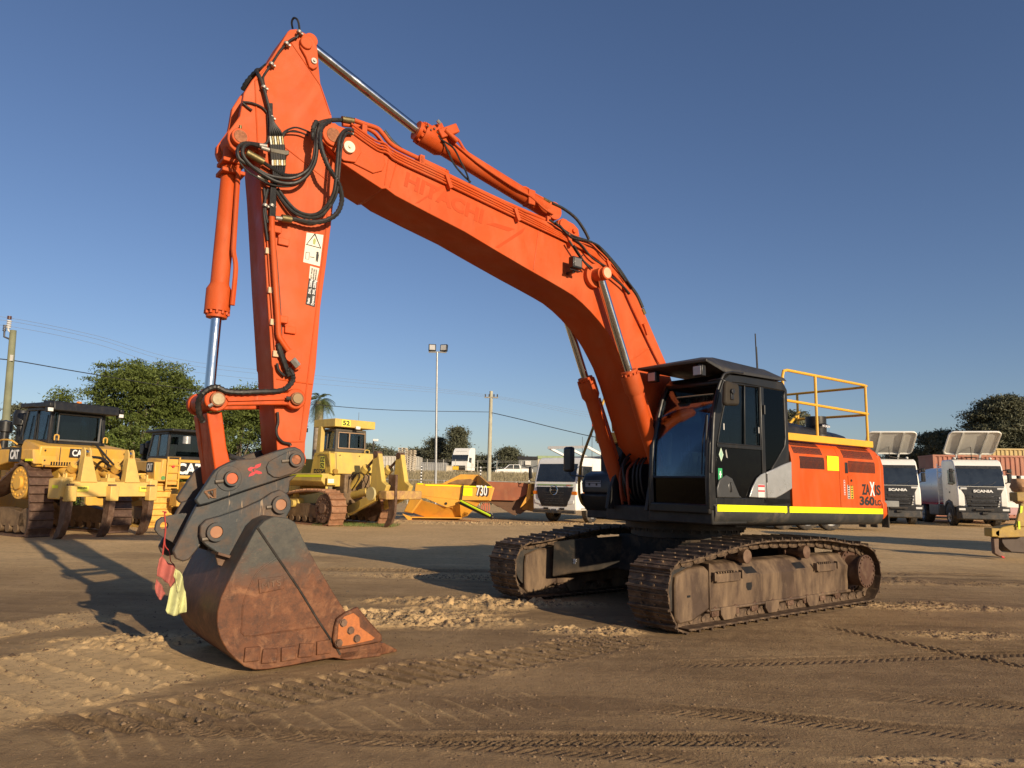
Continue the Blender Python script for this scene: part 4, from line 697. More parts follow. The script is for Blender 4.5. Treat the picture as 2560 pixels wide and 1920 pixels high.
# ---- undercarriage ----
sw = MB(); sw.cyl((0, 0, .92), (0, 0, 1.04), .78, n=48); sw.cyl((0, 0, 1.04), (0, 0, 1.13), .86, n=48)
for k in range(40): a = k*.157; sw.cyl((.82*math.cos(a), .82*math.sin(a), 1.0), (.82*math.cos(a), .82*math.sin(a), 1.05), .016, n=6)
sw.build('swing_ring', darkst, EX)
xf = MB(); xf.loft([[(.8, .62, .42), (.8, -.62, .42), (-.8, -.62, .42), (-.8, .62, .42)], [(.74, .62, .93), (.74, -.62, .93), (-.74, -.62, .93), (-.74, .62, .93)]])
for sx in (1, -1):
    for sy in (1, -1):
        xf.loft([[(sx*.1, sy*.55, .44), (sx*.78, sy*.55, .44), (sx*.74, sy*.55, .90), (sx*.1, sy*.55, .90)], [(sx*.75, sy*.9, .36), (sx*1.38, sy*.95, .36), (sx*1.36, sy*.95, .84), (sx*.75, sy*.9, .84)], [(sx*.95, sy*1.12, .30), (sx*1.6, sy*1.12, .30), (sx*1.58, sy*1.12, .80), (sx*.95, sy*1.12, .76)]])
cf = xf.build('centre_frame', M('centre_frame_paint', (.014, .014, .014), .75, spec=.2, dirt=(.17, .115, .07), da=.4, ds=4, zdirt=(.2, .55)), EX, .015)
text('SF', .09, wink, cf, (1.36, -.93, .50), (0, 1, 0), (0, 0, 1), width=.07, bold=.03)
path = [(2.02, .0), (2.17, .12), (2.265, .32), (2.27, .56), (2.20, .70), (2.08, .80), (1.7, .845), (1.2, .91), (.8, .962), (.4, .99), (0, .992), (-.45, .98), (-.9, .975), (-1.3, .945), (-1.75, .89), (-2.1, .86), (-2.38, .76), (-2.55, .56), (-2.58, .33), (-2.47, .12), (-2.28, .0), (-2.1, 0), (1.85, 0)]
dn = []; N = len(path)
for i in range(N):
    a, b_, c_, d_2 = [Vector(path[(i+k) % N]) for k in (-1, 0, 1, 2)]
    lin = i >= N-3
    for k in range(30):
        t = k/30; dn.append(b_.lerp(c_, t) if lin else .5*((2*b_)+(c_-a)*t+(2*a-5*b_+4*c_-d_2)*t*t+(3*b_-a-3*c_+d_2)*t**3))
cum = [0]
for i in range(len(dn)): cum.append(cum[-1]+(dn[(i+1) % len(dn)]-dn[i]).length)
tot = cum[-1]; NS = 48; pitch = tot/NS
def onpath(s):
    s %= tot; i = np.searchsorted(cum, s, 'right')-1; i = min(i, len(dn)-1); f = (s-cum[i])/max(1e-9, cum[i+1]-cum[i]); return dn[i].lerp(dn[(i+1) % len(dn)], f)
def shoe_mesh():
    m = MB(); h = pitch*.5; pr2 = [(-h*.98, -.012), (-h*.98, .004), (-h*.82, .006), (-h*.78, .040), (-h*.60, .040), (-h*.52, .006), (-.012, .006), (-.008, .016), (.010, .016), (.014, .006), (h*.60, .006), (h*.66, .018), (h*.76, .018), (h*.82, .002), (h*1.06, -.002), (h*1.06, -.014)]
    for a, b_ in (((-.3, 1), (-.27, 1)), ((-.27, 1), (.27, 1)), ((.27, 1), (.3, 1))):
        m.prism(pr2, a[0], b_[0])
    for y in (-.10, .10): 
        m.prism([(-h*.95, -.015), (-h*.95, -.085), (-h*.55, -.11), (h*.6, -.11), (h*1.1, -.07), (h*1.1, -.015)], y-.035, y+.035)
        m.cyl((-h*.98, y-.05, -.062), (-h*.98, y+.05, -.062), .034, n=12)
        for x in (-.045, .045): m.cyl((x, y*.95, .004), (x, y*.95, .026), .016, n=6)
    return m
shoe_me = None
for sy in (1, -1):
    yc = 1.295 if sy > 0 else -1.44
    tr = MB(); yo, yi = (yc+.17*sy, yc-.20*sy)
    sec = [(yc+.155, .17), (yc+.17, .54), (yc+.05, .70), (yc-.12, .72), (yc-.18, .64), (yc-.18, .17)] if sy > 0 else [(yc-.155, .17), (yc-.17, .54), (yc-.05, .70), (yc+.12, .72), (yc+.18, .6), (yc+.18, .17)]
    tr.prismx(sec, -1.86, 1.40)
    tr.prismx([(a+(.012*sy if abs(a) > 1.4 else 0), b_-.0) for a, b_ in [(yc+.165*sy, .16), (yc+.165*sy, .20), (yc-.17*sy, .20), (yc-.17*sy, .16)]], -1.9, 1.42)
    trk = tr.build('track_frame', mudfr, EX, .02)
    tk = MB(); tk.loft([[(1.95, yc+s_*.165, .62), (1.97, yc+s_*.165, .5), (1.97, yc+s_*.165, .13), (1.90, yc+s_*.165, .07), (1.68, yc+s_*.165, .085), (1.38, yc+s_*.18, .20), (1.375, yc+s_*.18, .64), (1.45, yc+s_*.165, .70), (1.7, yc+s_*.15, .69)] for s_ in (-1, 1)]); tk.build('idler_guard', mudfr, trk, .025)
    MB().box(1.36, 1.385, yc-.19, yc+.19, .18, .73).build('guard_seam', mudfr, trk, .01)
    ml = MB(); ml.cyl((1.80, yc-.11, .46), (1.80, yc+.11, .46), .30, n=40); ml.cyl((1.80, yc-.05, .46), (1.80, yc+.05, .46), .33, n=40); ml.build('idler_wheel', darkst, trk)
    fd = MB(); o_ = 1 if sy > 0 else -1
    fd.cyl((-2.06, yc-.05*o_, .46), (-2.06, yc+.10*o_, .46), .30, n=36); fd.cyl((-2.06, yc+.1*o_, .46), (-2.06, yc+.30*o_, .46), .215, n=36); fd.cyl((-2.06, yc+.30*o_, .46), (-2.06, yc+.335*o_, .46), .235, n=40)
    for k in range(20): a = k*.314; fd.cyl((-2.06+.21*math.cos(a), yc+.335*o_, .46+.21*math.sin(a)), (-2.06+.21*math.cos(a), yc+.35*o_, .46+.21*math.sin(a)), .014, n=6); fd.cyl((-2.06+.27*math.cos(a), yc+.1*o_, .46+.27*math.sin(a)), (-2.06+.27*math.cos(a), yc+.12*o_, .46+.27*math.sin(a)), .016, n=6)
    fd.build('final_drive', M('hub_rust_paint', (.085, .042, .026), .5, .1, dirt=(.22, .145, .085), da=.4, ds=8) if sy > 0 else bpy.data.materials['hub_rust_paint'], trk, .004)
    spk = []; 
    for k in range(22):
        for a, r in ((-.06, .33), (-.035, .37), (.035, .37), (.06, .33)): spk.append((-2.06+r*math.cos(k*.2856+a), .46+r*math.sin(k*.2856+a)))
    MB().prism(spk, yc-.045, yc+.045).build('sprocket', brownst, trk)
    for x in (.62, -.74):
        m = MB(); m.cyl((x, yc-.1, .775), (x, yc+.10, .775), .075, n=24); m.cyl((x, yc+.1, .775), (x, yc+.19, .775), .088, n=24); m.cyl((x, yc-.1*sy-.02, .775), (x, yc-.1*sy+.02, .775), .1, n=24); m.box(x-.07, x+.07, yc-.18*sy-.03, yc-.18*sy+.03, .6, .82); m.build('carrier_roller', brownst, trk, .004)
    m = MB()
    for k in range(8):
        x = 1.25-k*.4; m = MB(); m.cyl((x, yc-.15, .165), (x, yc+.15, .165), .082, n=20); m.cyl((x, yc-.17, .165), (x, yc+.17, .165), .05, n=16); m.box(x-.07, x+.07, yc+.10, yc+.165, .10, .19); m.box(x-.07, x+.07, yc-.165, yc-.10, .10, .19); m.build('track_roller', brownst, trk, .008)
    for x in (1.02, .1, -.86):
        m = MB()
        for s_ in (1, -1): m.prism([(x-.15, .20), (x+.15, .20), (x+.15, .12), (x+.09, .05), (x-.09, .05), (x-.15, .12)], yc+s_*.165-.015, yc+s_*.165+.02)
        m.build('roller_guard', mudfr, trk, .006)
    for x in (1.05, -1.2):
        m = MB(); yb = yc+.17*sy; m.box(x-.24, x+.24, min(yb, yb+.05*sy), max(yb, yb+.05*sy), .50, .60); [m.box(x-.12+.05*k, x-.10+.05*k, min(yb, yb+.045*sy), max(yb, yb+.045*sy), .60, .625) for k in range(7)]; [m.box(x+s_*.27-.015, x+s_*.27+.015, min(yb, yb+.06*sy), max(yb, yb+.06*sy), .52, .62) for s_ in (1, -1)]; m.build('step', mudfr, trk, .004)
    MB().box(-2.05, 1.85, min(yc+.17*sy, yc+.285*sy), max(yc+.17*sy, yc+.285*sy), .020, .030).build('packed_dirt', M('packed_dirt', (.30, .20, .115), .95, var=.3, vs=6, bump=.5, bs=40) if sy > 0 else bpy.data.materials['packed_dirt'], trk)
    blk = flat('void_black', (.004, .003, .003)) if sy > 0 else bpy.data.materials['void_black']
    if sy > 0:
        MB().prism([(.60, .36), (.53, .36), (.51, .40), (.51, .50), (.55, .53), (.61, .53), (.63, .49), (.63, .40)], yc+.150, yc+.1665).build('frame_opening', blk, trk)
        for x in (.50, -.62):
            m = MB(); m.loft([[(x-.13, yc+.155, .563), (x+.11, yc+.155, .563), (x+.13, yc+.10, .638), (x-.09, yc+.10, .638)], [(x-.13, yc+.145, .55), (x+.11, yc+.145, .55), (x+.13, yc+.09, .625), (x-.09, yc+.09, .625)]]); m.build('frame_opening', blk, trk)
        MB().box(1.78, 1.72, yc+.16, yc+.172, .36, .385).build('cover_slot', blk, trk)
    tkr = thing('track', None, None); tkr.name = 'track'; tkr.parent = EX
    for k in range(NS):
        s = (k+(.35 if sy < 0 else 0))*pitch; p = onpath(s); q = (onpath(s+pitch*.5)-onpath(s-pitch*.5)).normalized(); no = Vector((q.y, -q.x))
        if shoe_me is None:
            o = shoe_mesh().build('track_shoe', mudst, tkr); shoe_me = o.data
        else: o = bpy.data.objects.new('track_shoe', shoe_me); COL.objects.link(o); o.parent = tkr
        p = Vector((p.x, max(0, p.y)))
        X = Vector((q.x, 0, q.y)); Z = Vector((no.x, 0, no.y)); Y = Z.cross(X); base = p-no*.03
        o.matrix_local = Matrix(((X.x, Y.x, Z.x, base.x), (X.y, Y.y, Z.y, yc), (X.z, Y.z, Z.z, base.y), (0, 0, 0, 1)))
# ---- rag hanging from the hitch lug ----
RG2 = thing('rag', 'torn faded red and lime yellow rag hanging on a string behind the bucket', 'rag', (MX, MY, 0), YAW)
sm_ = flat('red_string', (.45, .06, .05)); MB().tube(T3(z9((107, 140), (118, 280), (105, 400), (92, 510)), .04), .006, 5, 4).tube(T3(z9((118, 280), (112, 420), (150, 480), (160, 560), (190, 590)), .04), .004, 5, 4).tube(T3(z9((90, 135), (122, 140), (116, 150)), .05), .006, 5, 4).build('string', sm_, RG2)
def cloth(name, px, y, mat, amp):
    poly = T(px, y); xs = [p[0] for p in poly]; zs = [p[1] for p in poly]; b = bmesh.new(); f = b.faces.new([b.verts.new((x, y, z)) for x, z in poly]); bmesh.ops.triangulate(b, faces=[f])
    for _ in range(4): bmesh.ops.subdivide_edges(b, edges=[e for e in b.edges if e.calc_length() > .02], cuts=1, use_grid_fill=False); bmesh.ops.triangulate(b, faces=b.faces[:])
    for v in b.verts: t = (v.co.x-min(xs))/(max(xs)-min(xs)); v.co.y += amp*math.sin(t*9+v.co.z*6)+.15*amp*math.sin(t*19+v.co.z*17); v.co.x += .002*math.sin(v.co.z*21)
    me = bpy.data.meshes.new(name); b.to_mesh(me); b.free(); me.materials.append(mat); [setattr(p, 'use_smooth', True) for p in me.polygons]; o = bpy.data.objects.new(name, me); COL.objects.link(o); o.parent = RG2
    q = o.modifiers.new('s', 'SOLIDIFY'); q.thickness = .006; return o
rc = M('faded_red_cloth', (.42, .115, .095), .9, var=.25, vs=9, bump=.3, bs=120); yc_ = M('lime_cloth', (.55, .56, .26), .9, var=.1, vs=9, bump=.3, bs=120)
cloth('cloth', z9((92, 515), (60, 545), (40, 620), (42, 690), (90, 710), (110, 740), (140, 755), (165, 790), (215, 735), (210, 640), (190, 590), (140, 580)), .05, rc, .025)
cloth('cloth', z9((42, 715), (30, 790), (40, 850), (55, 890), (75, 900), (120, 845), (90, 780)), .03, rc, .012)
cloth('cloth', z9((205, 630), (190, 690), (215, 740), (168, 800), (150, 880), (125, 990), (140, 1020), (180, 1032), (235, 1030), (290, 1000), (297, 830), (275, 760), (270, 720), (235, 650)), .07, yc_, .03)
# ================= GROUND =================
def vn(x, y, s):
    xi = np.floor(x).astype(np.int64); yi = np.floor(y).astype(np.int64); fx = x-xi; fy = y-yi; fx = fx*fx*(3-2*fx); fy = fy*fy*(3-2*fy)
    def h(a, b):
        n = (a*374761393+b*668265263+s*982451653) & 0xffffffff; n = ((n ^ (n >> 13))*1274126177) & 0xffffffff; return ((n ^ (n >> 16)) & 0xffff)/65535.
    return (h(xi, yi)*(1-fx)+h(xi+1, yi)*fx)*(1-fy)+(h(xi, yi+1)*(1-fx)+h(xi+1, yi+1)*fx)*fy
def fbm(x, y, s, f, o=4):
    r = 0; a = .5
    for i in range(o): r = r+a*(vn(x*f, y*f, s+i*17)-.5); f *= 2.1; a *= .5
    return r
def sst(a, b, x): t = np.clip((x-a)/(b-a), 0, 1); return t*t*(3-2*t)
def axis(lo, hi, d0, far, g):
    a = list(np.arange(lo, hi, d0)); x = hi; d = d0
    while x < far: a.append(x); d *= g; x += d
    l = []; x = lo; d = d0
    while x > -far: d *= g; x -= d; l.append(x)
    return np.array(l[::-1]+a)
xs = axis(-7.0, 7.0, .017, 2200, 1.07)
ys_ = list(np.arange(3.8, 8.8, .013)); y = 8.8; d = .013
while y < 2600: ys_.append(y); d = min(d*1.012, .09) if y < 40 else d*1.12; y += d
ysn = []; y = 3.8; d = .02
while y > -120: d *= 1.2; y -= d; ysn.append(y)
ys = np.array(ysn[::-1]+ys_)
GX, GY = np.meshgrid(xs, ys); Z = np.zeros_like(GX); LO = np.zeros_like(GX); CH = np.zeros_like(GX)
lx = (GX-MX)*cY+(GY-MY)*sY; ly = -(GX-MX)*sY+(GY-MY)*cY
near = sst(60, 25, GY)
wob = .06*fbm(GX, GY, 5, .8)
Z += near*(.05*fbm(GX, GY, 1, .25, 3)+.010*fbm(GX, GY, 2, 2.5, 4)+.004*fbm(GX, GY, 3, 18, 3))
LO += .85*sst(9, 21, GY-.12*GX)+.25*fbm(GX, GY, 9, .35, 4)
def clods(amp, s): n = fbm(GX, GY, s, 9, 5); return amp*np.tanh(np.maximum(0, n-.02)*3.2)*.75
def band(u, v, hw, u0, u1, pitch, amp, slant=0, s=1, fade=1.0, loose=.7, berm=.03, flat_=0):
    """print left by tracks: u runs along the band, v across"""
    global Z, LO, CH
    e = v+.05*fbm(GX, GY, s+40, 1.7, 3)*2; mk = sst(hw, hw-.06, np.abs(e))*sst(u0, u0+fade, u)*sst(u1, u1-fade, u)
    ph = (u+slant*v+.012*fbm(GX, GY, s+50, 3, 3))/pitch; w = ph-np.floor(ph); g = np.where(w < .34, -np.sin(np.clip(w/.34, 0, 1)*3.1416)**.35, .22*np.sin((w-.34)/.66*3.1416))
    brk = sst(.22, .40, vn(GX*1.9, GY*1.9, s+60)+.2*vn(GX*7, GY*7, s+61))
    Z += mk*(amp*g*(.35+.65*brk)+clods(amp*.45, s+70)*(1-.6*brk)-amp*.05)
    bm = np.exp(-((np.abs(e)-hw-.05)/.07)**2)*sst(u0, u0+fade, u)*sst(u1, u1-fade, u); Z += bm*(berm*(.4+vn(GX*4, GY*4, s+80))+clods(.03, s+81)); LO += loose*np.maximum(mk*.9, bm*.8); CH = np.maximum(CH, np.maximum(mk*.8, bm))
band(lx, ly-1.42, .34, 2.1, 8.2, .19, .075, .32, 100, 1.1, -.05, .006)
band(lx, ly+.95, .42, 2.2, 6.2, .20, .07, .32, 200, .9, .55, .022)
# the paler band printed by wide shoes at the left edge, running under the bucket
a = R(58); dx, dy = math.cos(a), math.sin(a); u = (GX+3.35)*dx+(GY-6.6)*dy; v = -(GX+3.35)*dy+(GY-6.6)*dx
def wide(u, v, hw, u0, u1, s):
    global Z, LO, CH
    e = v+.12*fbm(GX, GY, s, 1.2, 3); mk = sst(hw, hw-.12, np.abs(e))*sst(u0, u0+.6, u)*sst(u1, u1-.8, u); ph = (u-.06*v+.05*fbm(GX, GY, s+3, 2, 3))/.30; w = ph-np.floor(ph)
    Z += mk*(.030*np.exp(-((w-.5)/.075)**2)*(.3+1.2*vn(GX*9, GY*9, s+2))+clods(.022, s+5)*np.exp(-((w-.5)/.16)**2)+.004); ed = np.exp(-((np.abs(e)-hw+.02)/.08)**2)*sst(u0, u0+.6, u)*sst(u1, u1-.8, u); Z += ed*clods(.05, s+9); LO += .58*mk+.3*ed; CH = np.maximum(CH, np.maximum(ed, .35*mk))
wide(u, v, 1.0, -5, 1.3, 300)
u2 = (GX+5.0)*dx+(GY-8.3)*dy; v2 = -(GX+5.0)*dy+(GY-8.3)*dx; wide(u2, v2, .42, -4, .9, 320)
# churned rubble patches between and behind the tracks
for cx, cy, rx, ry, am, s in ((-1.6, 8.9, 2.3, .7, .10, 400), (-.4, 10.2, 2.0, .5, .10, 410), (-.9, 12.9, 2.6, .5, .05, 420), (5.9, 10.6, 1.6, .45, .06, 430), (8.2, 13.5, 3.2, .6, .06, 440), (5.2, 8.6, 1.0, .3, .035, 460), (-3.2, 7.4, 1.6, .5, .07, 470), (.9, 8.35, .8, .22, .08, 480), (-3, 30, 6, 1.5, .10, 490), (2, 31, 4, 1.2, .10, 495), (2.6, 4.62, .9, .10, .022, 500)):
    d = ((GX-cx)/rx)**2+((GY-cy)/ry)**2+.5*fbm(GX, GY, s, 1.5, 3); mk = sst(1, .2, d); Z += mk*(am*.35*(.5+fbm(GX, GY, s+1, 2.2, 3))+clods(am, s+2)+clods(am*.5, s+3)); LO += .5*mk; CH = np.maximum(CH, mk)
# tyre prints
def tyre_(x0, y0, x1, y1, hw, s, amp=.010, pt=.085):
    global Z, LO
    L_ = math.hypot(x1-x0, y1-y0); dx, dy = (x1-x0)/L_, (y1-y0)/L_; u = (GX-x0)*dx+(GY-y0)*dy; v = -(GX-x0)*dy+(GY-y0)*dx+.12*np.sin(u*.35+s)
    mk = sst(hw, hw-.02, np.abs(v))*sst(0, .8, u)*sst(L_, L_-.8, u)*sst(.25, .5, vn(GX*.8, GY*.8, s)+.25); ph = (u+np.abs(v)*1.0)/pt; w = ph-np.floor(ph)
    Z += mk*amp*(np.where(w < .42, -1., .5)-.4+np.where(np.abs(v) < .015, -1., 0)); LO -= .22*mk
    Z += .5*amp*np.exp(-((np.abs(v)-hw-.03)/.03)**2)*sst(0, .8, u)*sst(L_, L_-.8, u)
tyre_(-1.2, 4.80, 2.0, 4.86, .12, 600, .014, .06); tyre_(.8, 5.55, 4.6, 4.72, .14, 601, .009, .07); tyre_(1.0, 6.3, 7.0, 5.3, .13, 602, .006, .07); tyre_(3.6, 9.2, 5.4, 6.4, .14, 603, .012, .1); tyre_(-6, 13.5, 12, 15, .3, 604, .02, .15); tyre_(1.2, 7.0, 7, 8.0, .14, 605, .006, .08); tyre_(-3.5, 5.1, 1.5, 4.45, .12, 606, .006, .07)
# diagonal scrapes in the foreground left
for k in range(16):
    x0, y0 = -2.6+.19*k, 4.62+.075*k; u = (GX-x0)*.62-(GY-y0)*.78; v = (GX-x0)*.78+(GY-y0)*.62; mk = np.exp(-(v/.018)**2)*sst(-.30, -.2, u)*sst(.42, .2, u); Z += mk*(.012+clods(.02, 700+k)); LO += .4*mk
Z += np.clip(near, 0, 1)*clods(.006, 800)*sst(.45, .7, vn(GX*.7, GY*.7, 801))
# wind-rippled scuffing everywhere and small crumbs
Z += near*.012*fbm(GX, GY, 810, 5, 4)*sst(.35, .7, vn(GX*.5, GY*.5, 811))
# footprint of the excavator itself: flat where it stands
mk = sst(1.85, 1.62, np.abs(ly))*sst(2.5, 2.2, np.abs(lx)); trk_ = sst(.42, .33, np.abs(np.abs(ly+.07)-1.365))*sst(2.35, 2.1, np.abs(lx)); Z = Z*(1-trk_)-.012*trk_
bk = sst(.9, .7, np.abs(ly))*sst(.35, .0, np.abs(lx-5.95)-.75); Z = Z*(1-bk)-.008*bk
def bankz(y): return 2.65*sst(58, 84, y)
Z += bankz(GY)
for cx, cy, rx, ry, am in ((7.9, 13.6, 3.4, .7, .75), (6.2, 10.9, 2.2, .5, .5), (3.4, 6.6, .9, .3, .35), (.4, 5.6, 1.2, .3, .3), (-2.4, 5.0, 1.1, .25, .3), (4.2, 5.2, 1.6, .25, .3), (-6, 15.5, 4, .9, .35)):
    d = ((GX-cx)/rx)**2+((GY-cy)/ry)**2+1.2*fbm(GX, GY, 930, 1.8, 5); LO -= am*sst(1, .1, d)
LO += .30*fbm(GX, GY, 940, 1.1, 6)+.22*fbm(GX*.35, GY*1.6, 950, 1.6, 5)
LO = np.clip(LO+.14, 0, 1)
ny, nx = GX.shape; V = np.stack([GX, GY, Z], -1).reshape(-1, 3).astype(np.float32)
i = np.arange(ny-1)[:, None]*nx+np.arange(nx-1)[None]; F = np.stack([i, i+1, i+nx+1, i+nx], -1).reshape(-1, 4).astype(np.int32)
me = bpy.data.meshes.new('ground'); me.vertices.add(len(V)); me.vertices.foreach_set('co', V.ravel()); me.loops.add(F.size); me.loops.foreach_set('vertex_index', F.ravel())
me.polygons.add(len(F)); me.polygons.foreach_set('loop_start', np.arange(0, F.size, 4, dtype=np.int32)); me.polygons.foreach_set('use_smooth', np.ones(len(F), bool)); me.update()
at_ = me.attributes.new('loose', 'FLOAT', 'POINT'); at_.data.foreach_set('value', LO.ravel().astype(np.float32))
gm = bpy.data.materials.new('dirt'); gm.use_nodes = True; t = gm.node_tree; b = t.nodes['Principled BSDF']
tc = nn(t, 'ShaderNodeTexCoord').outputs['Object']; an = nn(t, 'ShaderNodeAttribute'); an.attribute_name = 'loose'
n1 = noise(t, tc, .45, 8, .6, .3); n2 = noise(t, tc, 9, 8, .7); n3 = noise(t, tc, 160, 4, .6); n4 = noise(t, mapv(t, tc, (.25, 2.2, 1)), 1.3, 5, .6, .6)
dk_ = mixc(t, ramp(t, n1, .3, .7), (.135, .083, .043), (.215, .138, .076)); lt = mixc(t, ramp(t, n1, .3, .7), (.56, .37, .175), (.74, .51, .26))
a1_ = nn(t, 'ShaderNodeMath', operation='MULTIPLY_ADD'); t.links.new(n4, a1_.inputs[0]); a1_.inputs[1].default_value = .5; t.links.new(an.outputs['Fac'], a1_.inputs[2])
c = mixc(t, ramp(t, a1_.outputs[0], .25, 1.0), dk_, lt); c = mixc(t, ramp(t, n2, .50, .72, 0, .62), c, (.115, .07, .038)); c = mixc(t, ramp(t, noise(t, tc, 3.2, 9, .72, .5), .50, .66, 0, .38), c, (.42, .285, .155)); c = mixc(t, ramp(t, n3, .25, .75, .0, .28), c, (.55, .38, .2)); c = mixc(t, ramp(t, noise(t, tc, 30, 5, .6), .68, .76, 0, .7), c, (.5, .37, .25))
t.links.new(c, b.inputs['Base Color']); b.inputs['Roughness'].default_value = .95; b.inputs['Specular IOR Level'].default_value = .15
bp = nn(t, 'ShaderNodeBump'); bp.inputs['Strength'].default_value = .9; bp.inputs['Distance'].default_value = .022; h = nn(t, 'ShaderNodeMath', operation='MULTIPLY_ADD'); t.links.new(n3, h.inputs[0]); h.inputs[1].default_value = .35; t.links.new(noise(t, tc, 38, 8, .7), h.inputs[2]); t.links.new(h.outputs[0], bp.inputs['Height']); t.links.new(bp.outputs[0], b.inputs['Normal'])
me.materials.append(gm); g = bpy.data.objects.new('ground', me); COL.objects.link(g); tag(g, kind='structure')

# small stones and crumbs of dirt lying loose on the near ground
def zat(X, Y_):
    iy = np.clip(np.searchsorted(ys, Y_), 1, len(ys)-1); ix = np.clip(np.searchsorted(xs, X), 1, len(xs)-1); return Z[iy, ix], CH[iy, ix], LO[iy, ix]
rg = np.random.default_rng(12); n = 190000
Y_ = 3.9+9.5*rg.random(n)**1.5; X = (rg.random(n)*2-1)*(Y_*.74+.3); z, ch, lo = zat(X, Y_)
keep = rg.random(n) < .04+.12*ch+.5*ch*(Y_ > 7.8)+.12*sst(.55, .8, vn(X*1.3, Y_*1.3, 900)); lxx = (X-MX)*cY+(Y_-MY)*sY; lyy = -(X-MX)*sY+(Y_-MY)*cY
keep &= ~((np.abs(np.abs(lyy)-1.295) < .34) & (np.abs(lxx) < 2.3)); keep &= ~((np.abs(lyy) < .72) & (np.abs(lxx-5.9) < .9))
X, Y_, z, ch = X[keep], Y_[keep], z[keep], ch[keep]; n = len(X); sz = (.0035+.011*rg.random(n)**3)*(1+1.3*ch*rg.random(n))
octv = np.array([(1, 0, 0), (0, 1, 0), (-1, 0, 0), (0, -1, 0), (0, 0, 1)], float); octf = np.array([(0, 1, 4), (1, 2, 4), (2, 3, 4), (3, 0, 4)])
ang = rg.random(n)*6.28; ca, sa = np.cos(ang), np.sin(ang); vv = octv[None]*sz[:, None, None]*(.7+.6*rg.random((n, 5, 1))); vx = vv[..., 0]*ca[:, None]-vv[..., 1]*sa[:, None]; vy = vv[..., 0]*sa[:, None]+vv[..., 1]*ca[:, None]
vv = np.stack([vx+X[:, None], vy+Y_[:, None], vv[..., 2]*.8+z[:, None]-.001], -1).reshape(-1, 3).astype(np.float32); ff = (octf[None]+5*np.arange(n)[:, None, None]).reshape(-1).astype(np.int32)
me = bpy.data.meshes.new('gravel'); me.vertices.add(len(vv)); me.vertices.foreach_set('co', vv.ravel()); me.loops.add(len(ff)); me.loops.foreach_set('vertex_index', ff); me.polygons.add(len(ff)//3); me.polygons.foreach_set('loop_start', np.arange(0, len(ff), 3, dtype=np.int32)); me.update()
sm2 = bpy.data.materials.new('crumbs'); sm2.use_nodes = True; t = sm2.node_tree; b = t.nodes['Principled BSDF']; gi = nn(t, 'ShaderNodeNewGeometry'); t.links.new(mixc(t, gi.outputs['Random Per Island'], (.12, .072, .04), (.34, .225, .12)), b.inputs['Base Color']); b.inputs['Roughness'].default_value = .95; me.materials.append(sm2)
o = bpy.data.objects.new('gravel', me); COL.objects.link(o); tag(o, 'loose crumbs of dirt and small stones scattered over the near ground', 'gravel', kind='stuff')
# ================= BACKGROUND MACHINES =================
def belt(path, pitch, y0, y1, th, gh, name, mat, parent):
    dn = []; N = len(path)
    for i in range(N):
        a, b_, c_, d_ = [Vector(path[(i+k) % N]) for k in (-1, 0, 1, 2)]
        for k in range(20): t = k/20; dn.append(.5*((2*b_)+(c_-a)*t+(2*a-5*b_+4*c_-d_)*t*t+(3*b_-a-3*c_+d_)*t**3))
    cum = [0]
    for i in range(len(dn)): cum.append(cum[-1]+(dn[(i+1) % len(dn)]-dn[i]).length)
    tot = cum[-1]; n = round(tot/pitch); cx = sum(p.x for p in dn)/len(dn); cz = sum(p.y for p in dn)/len(dn); rings = []
    def on(s): s %= tot; i = min(int(np.searchsorted(cum, s, 'right'))-1, len(dn)-1); f = (s-cum[i])/max(1e-9, cum[i+1]-cum[i]); return dn[i].lerp(dn[(i+1) % len(dn)], f)
    for k in range(n):
        for fr, e in ((0, 0), (.03, gh), (.13, gh), (.17, 0), (.9, -.004), (.97, -.02)):
            s = (k+fr)*tot/n; p = on(s); q = (on(s+.06)-on(s-.06)).normalized(); no = Vector((q.y, -q.x)); no = -no if no.dot(p-Vector((cx, cz))) < 0 else no
            o = p+no*e; i_ = p-no*th; rings.append([(o.x, y0, o.y), (o.x, y1, o.y), (i_.x, y1, i_.y), (i_.x, y0, i_.y)])
    m = MB(); m.loft(rings+[rings[0]], False); return m.build(name, mat, parent)
def vtext(s, h, mat, parent, o, xd, zd=(0, 0, 1), **k): return text(s, h/.7, mat, parent, o, xd, zd, **k)
hi_path = [(.25, 0), (-.05, .12), (-.12, .5), (.0, 1.1), (.12, 1.6), (.4, 1.9), (.75, 1.95), (1.05, 1.75), (2.2, 1.15), (3.3, .88), (3.55, .65), (3.58, .35), (3.4, .05), (3.1, 0), (1.6, 0)]
lo_path = [(.15, 0), (-.15, .2), (-.28, .6), (-.12, 1.0), (.3, 1.2), (1.5, 1.22), (2.6, 1.1), (3.4, 1.0), (3.7, .75), (3.75, .4), (3.55, .08), (3.2, 0), (1.7, 0)]
def wheelset(m, x, y, z, r, w): m.cyl((x, y-w, z), (x, y+w, z), r, n=28)
cabglass = bpy.data.materials.new('cab_glass'); cabglass.use_nodes = True; glassmat(cabglass, (.45, .52, .55), .9)
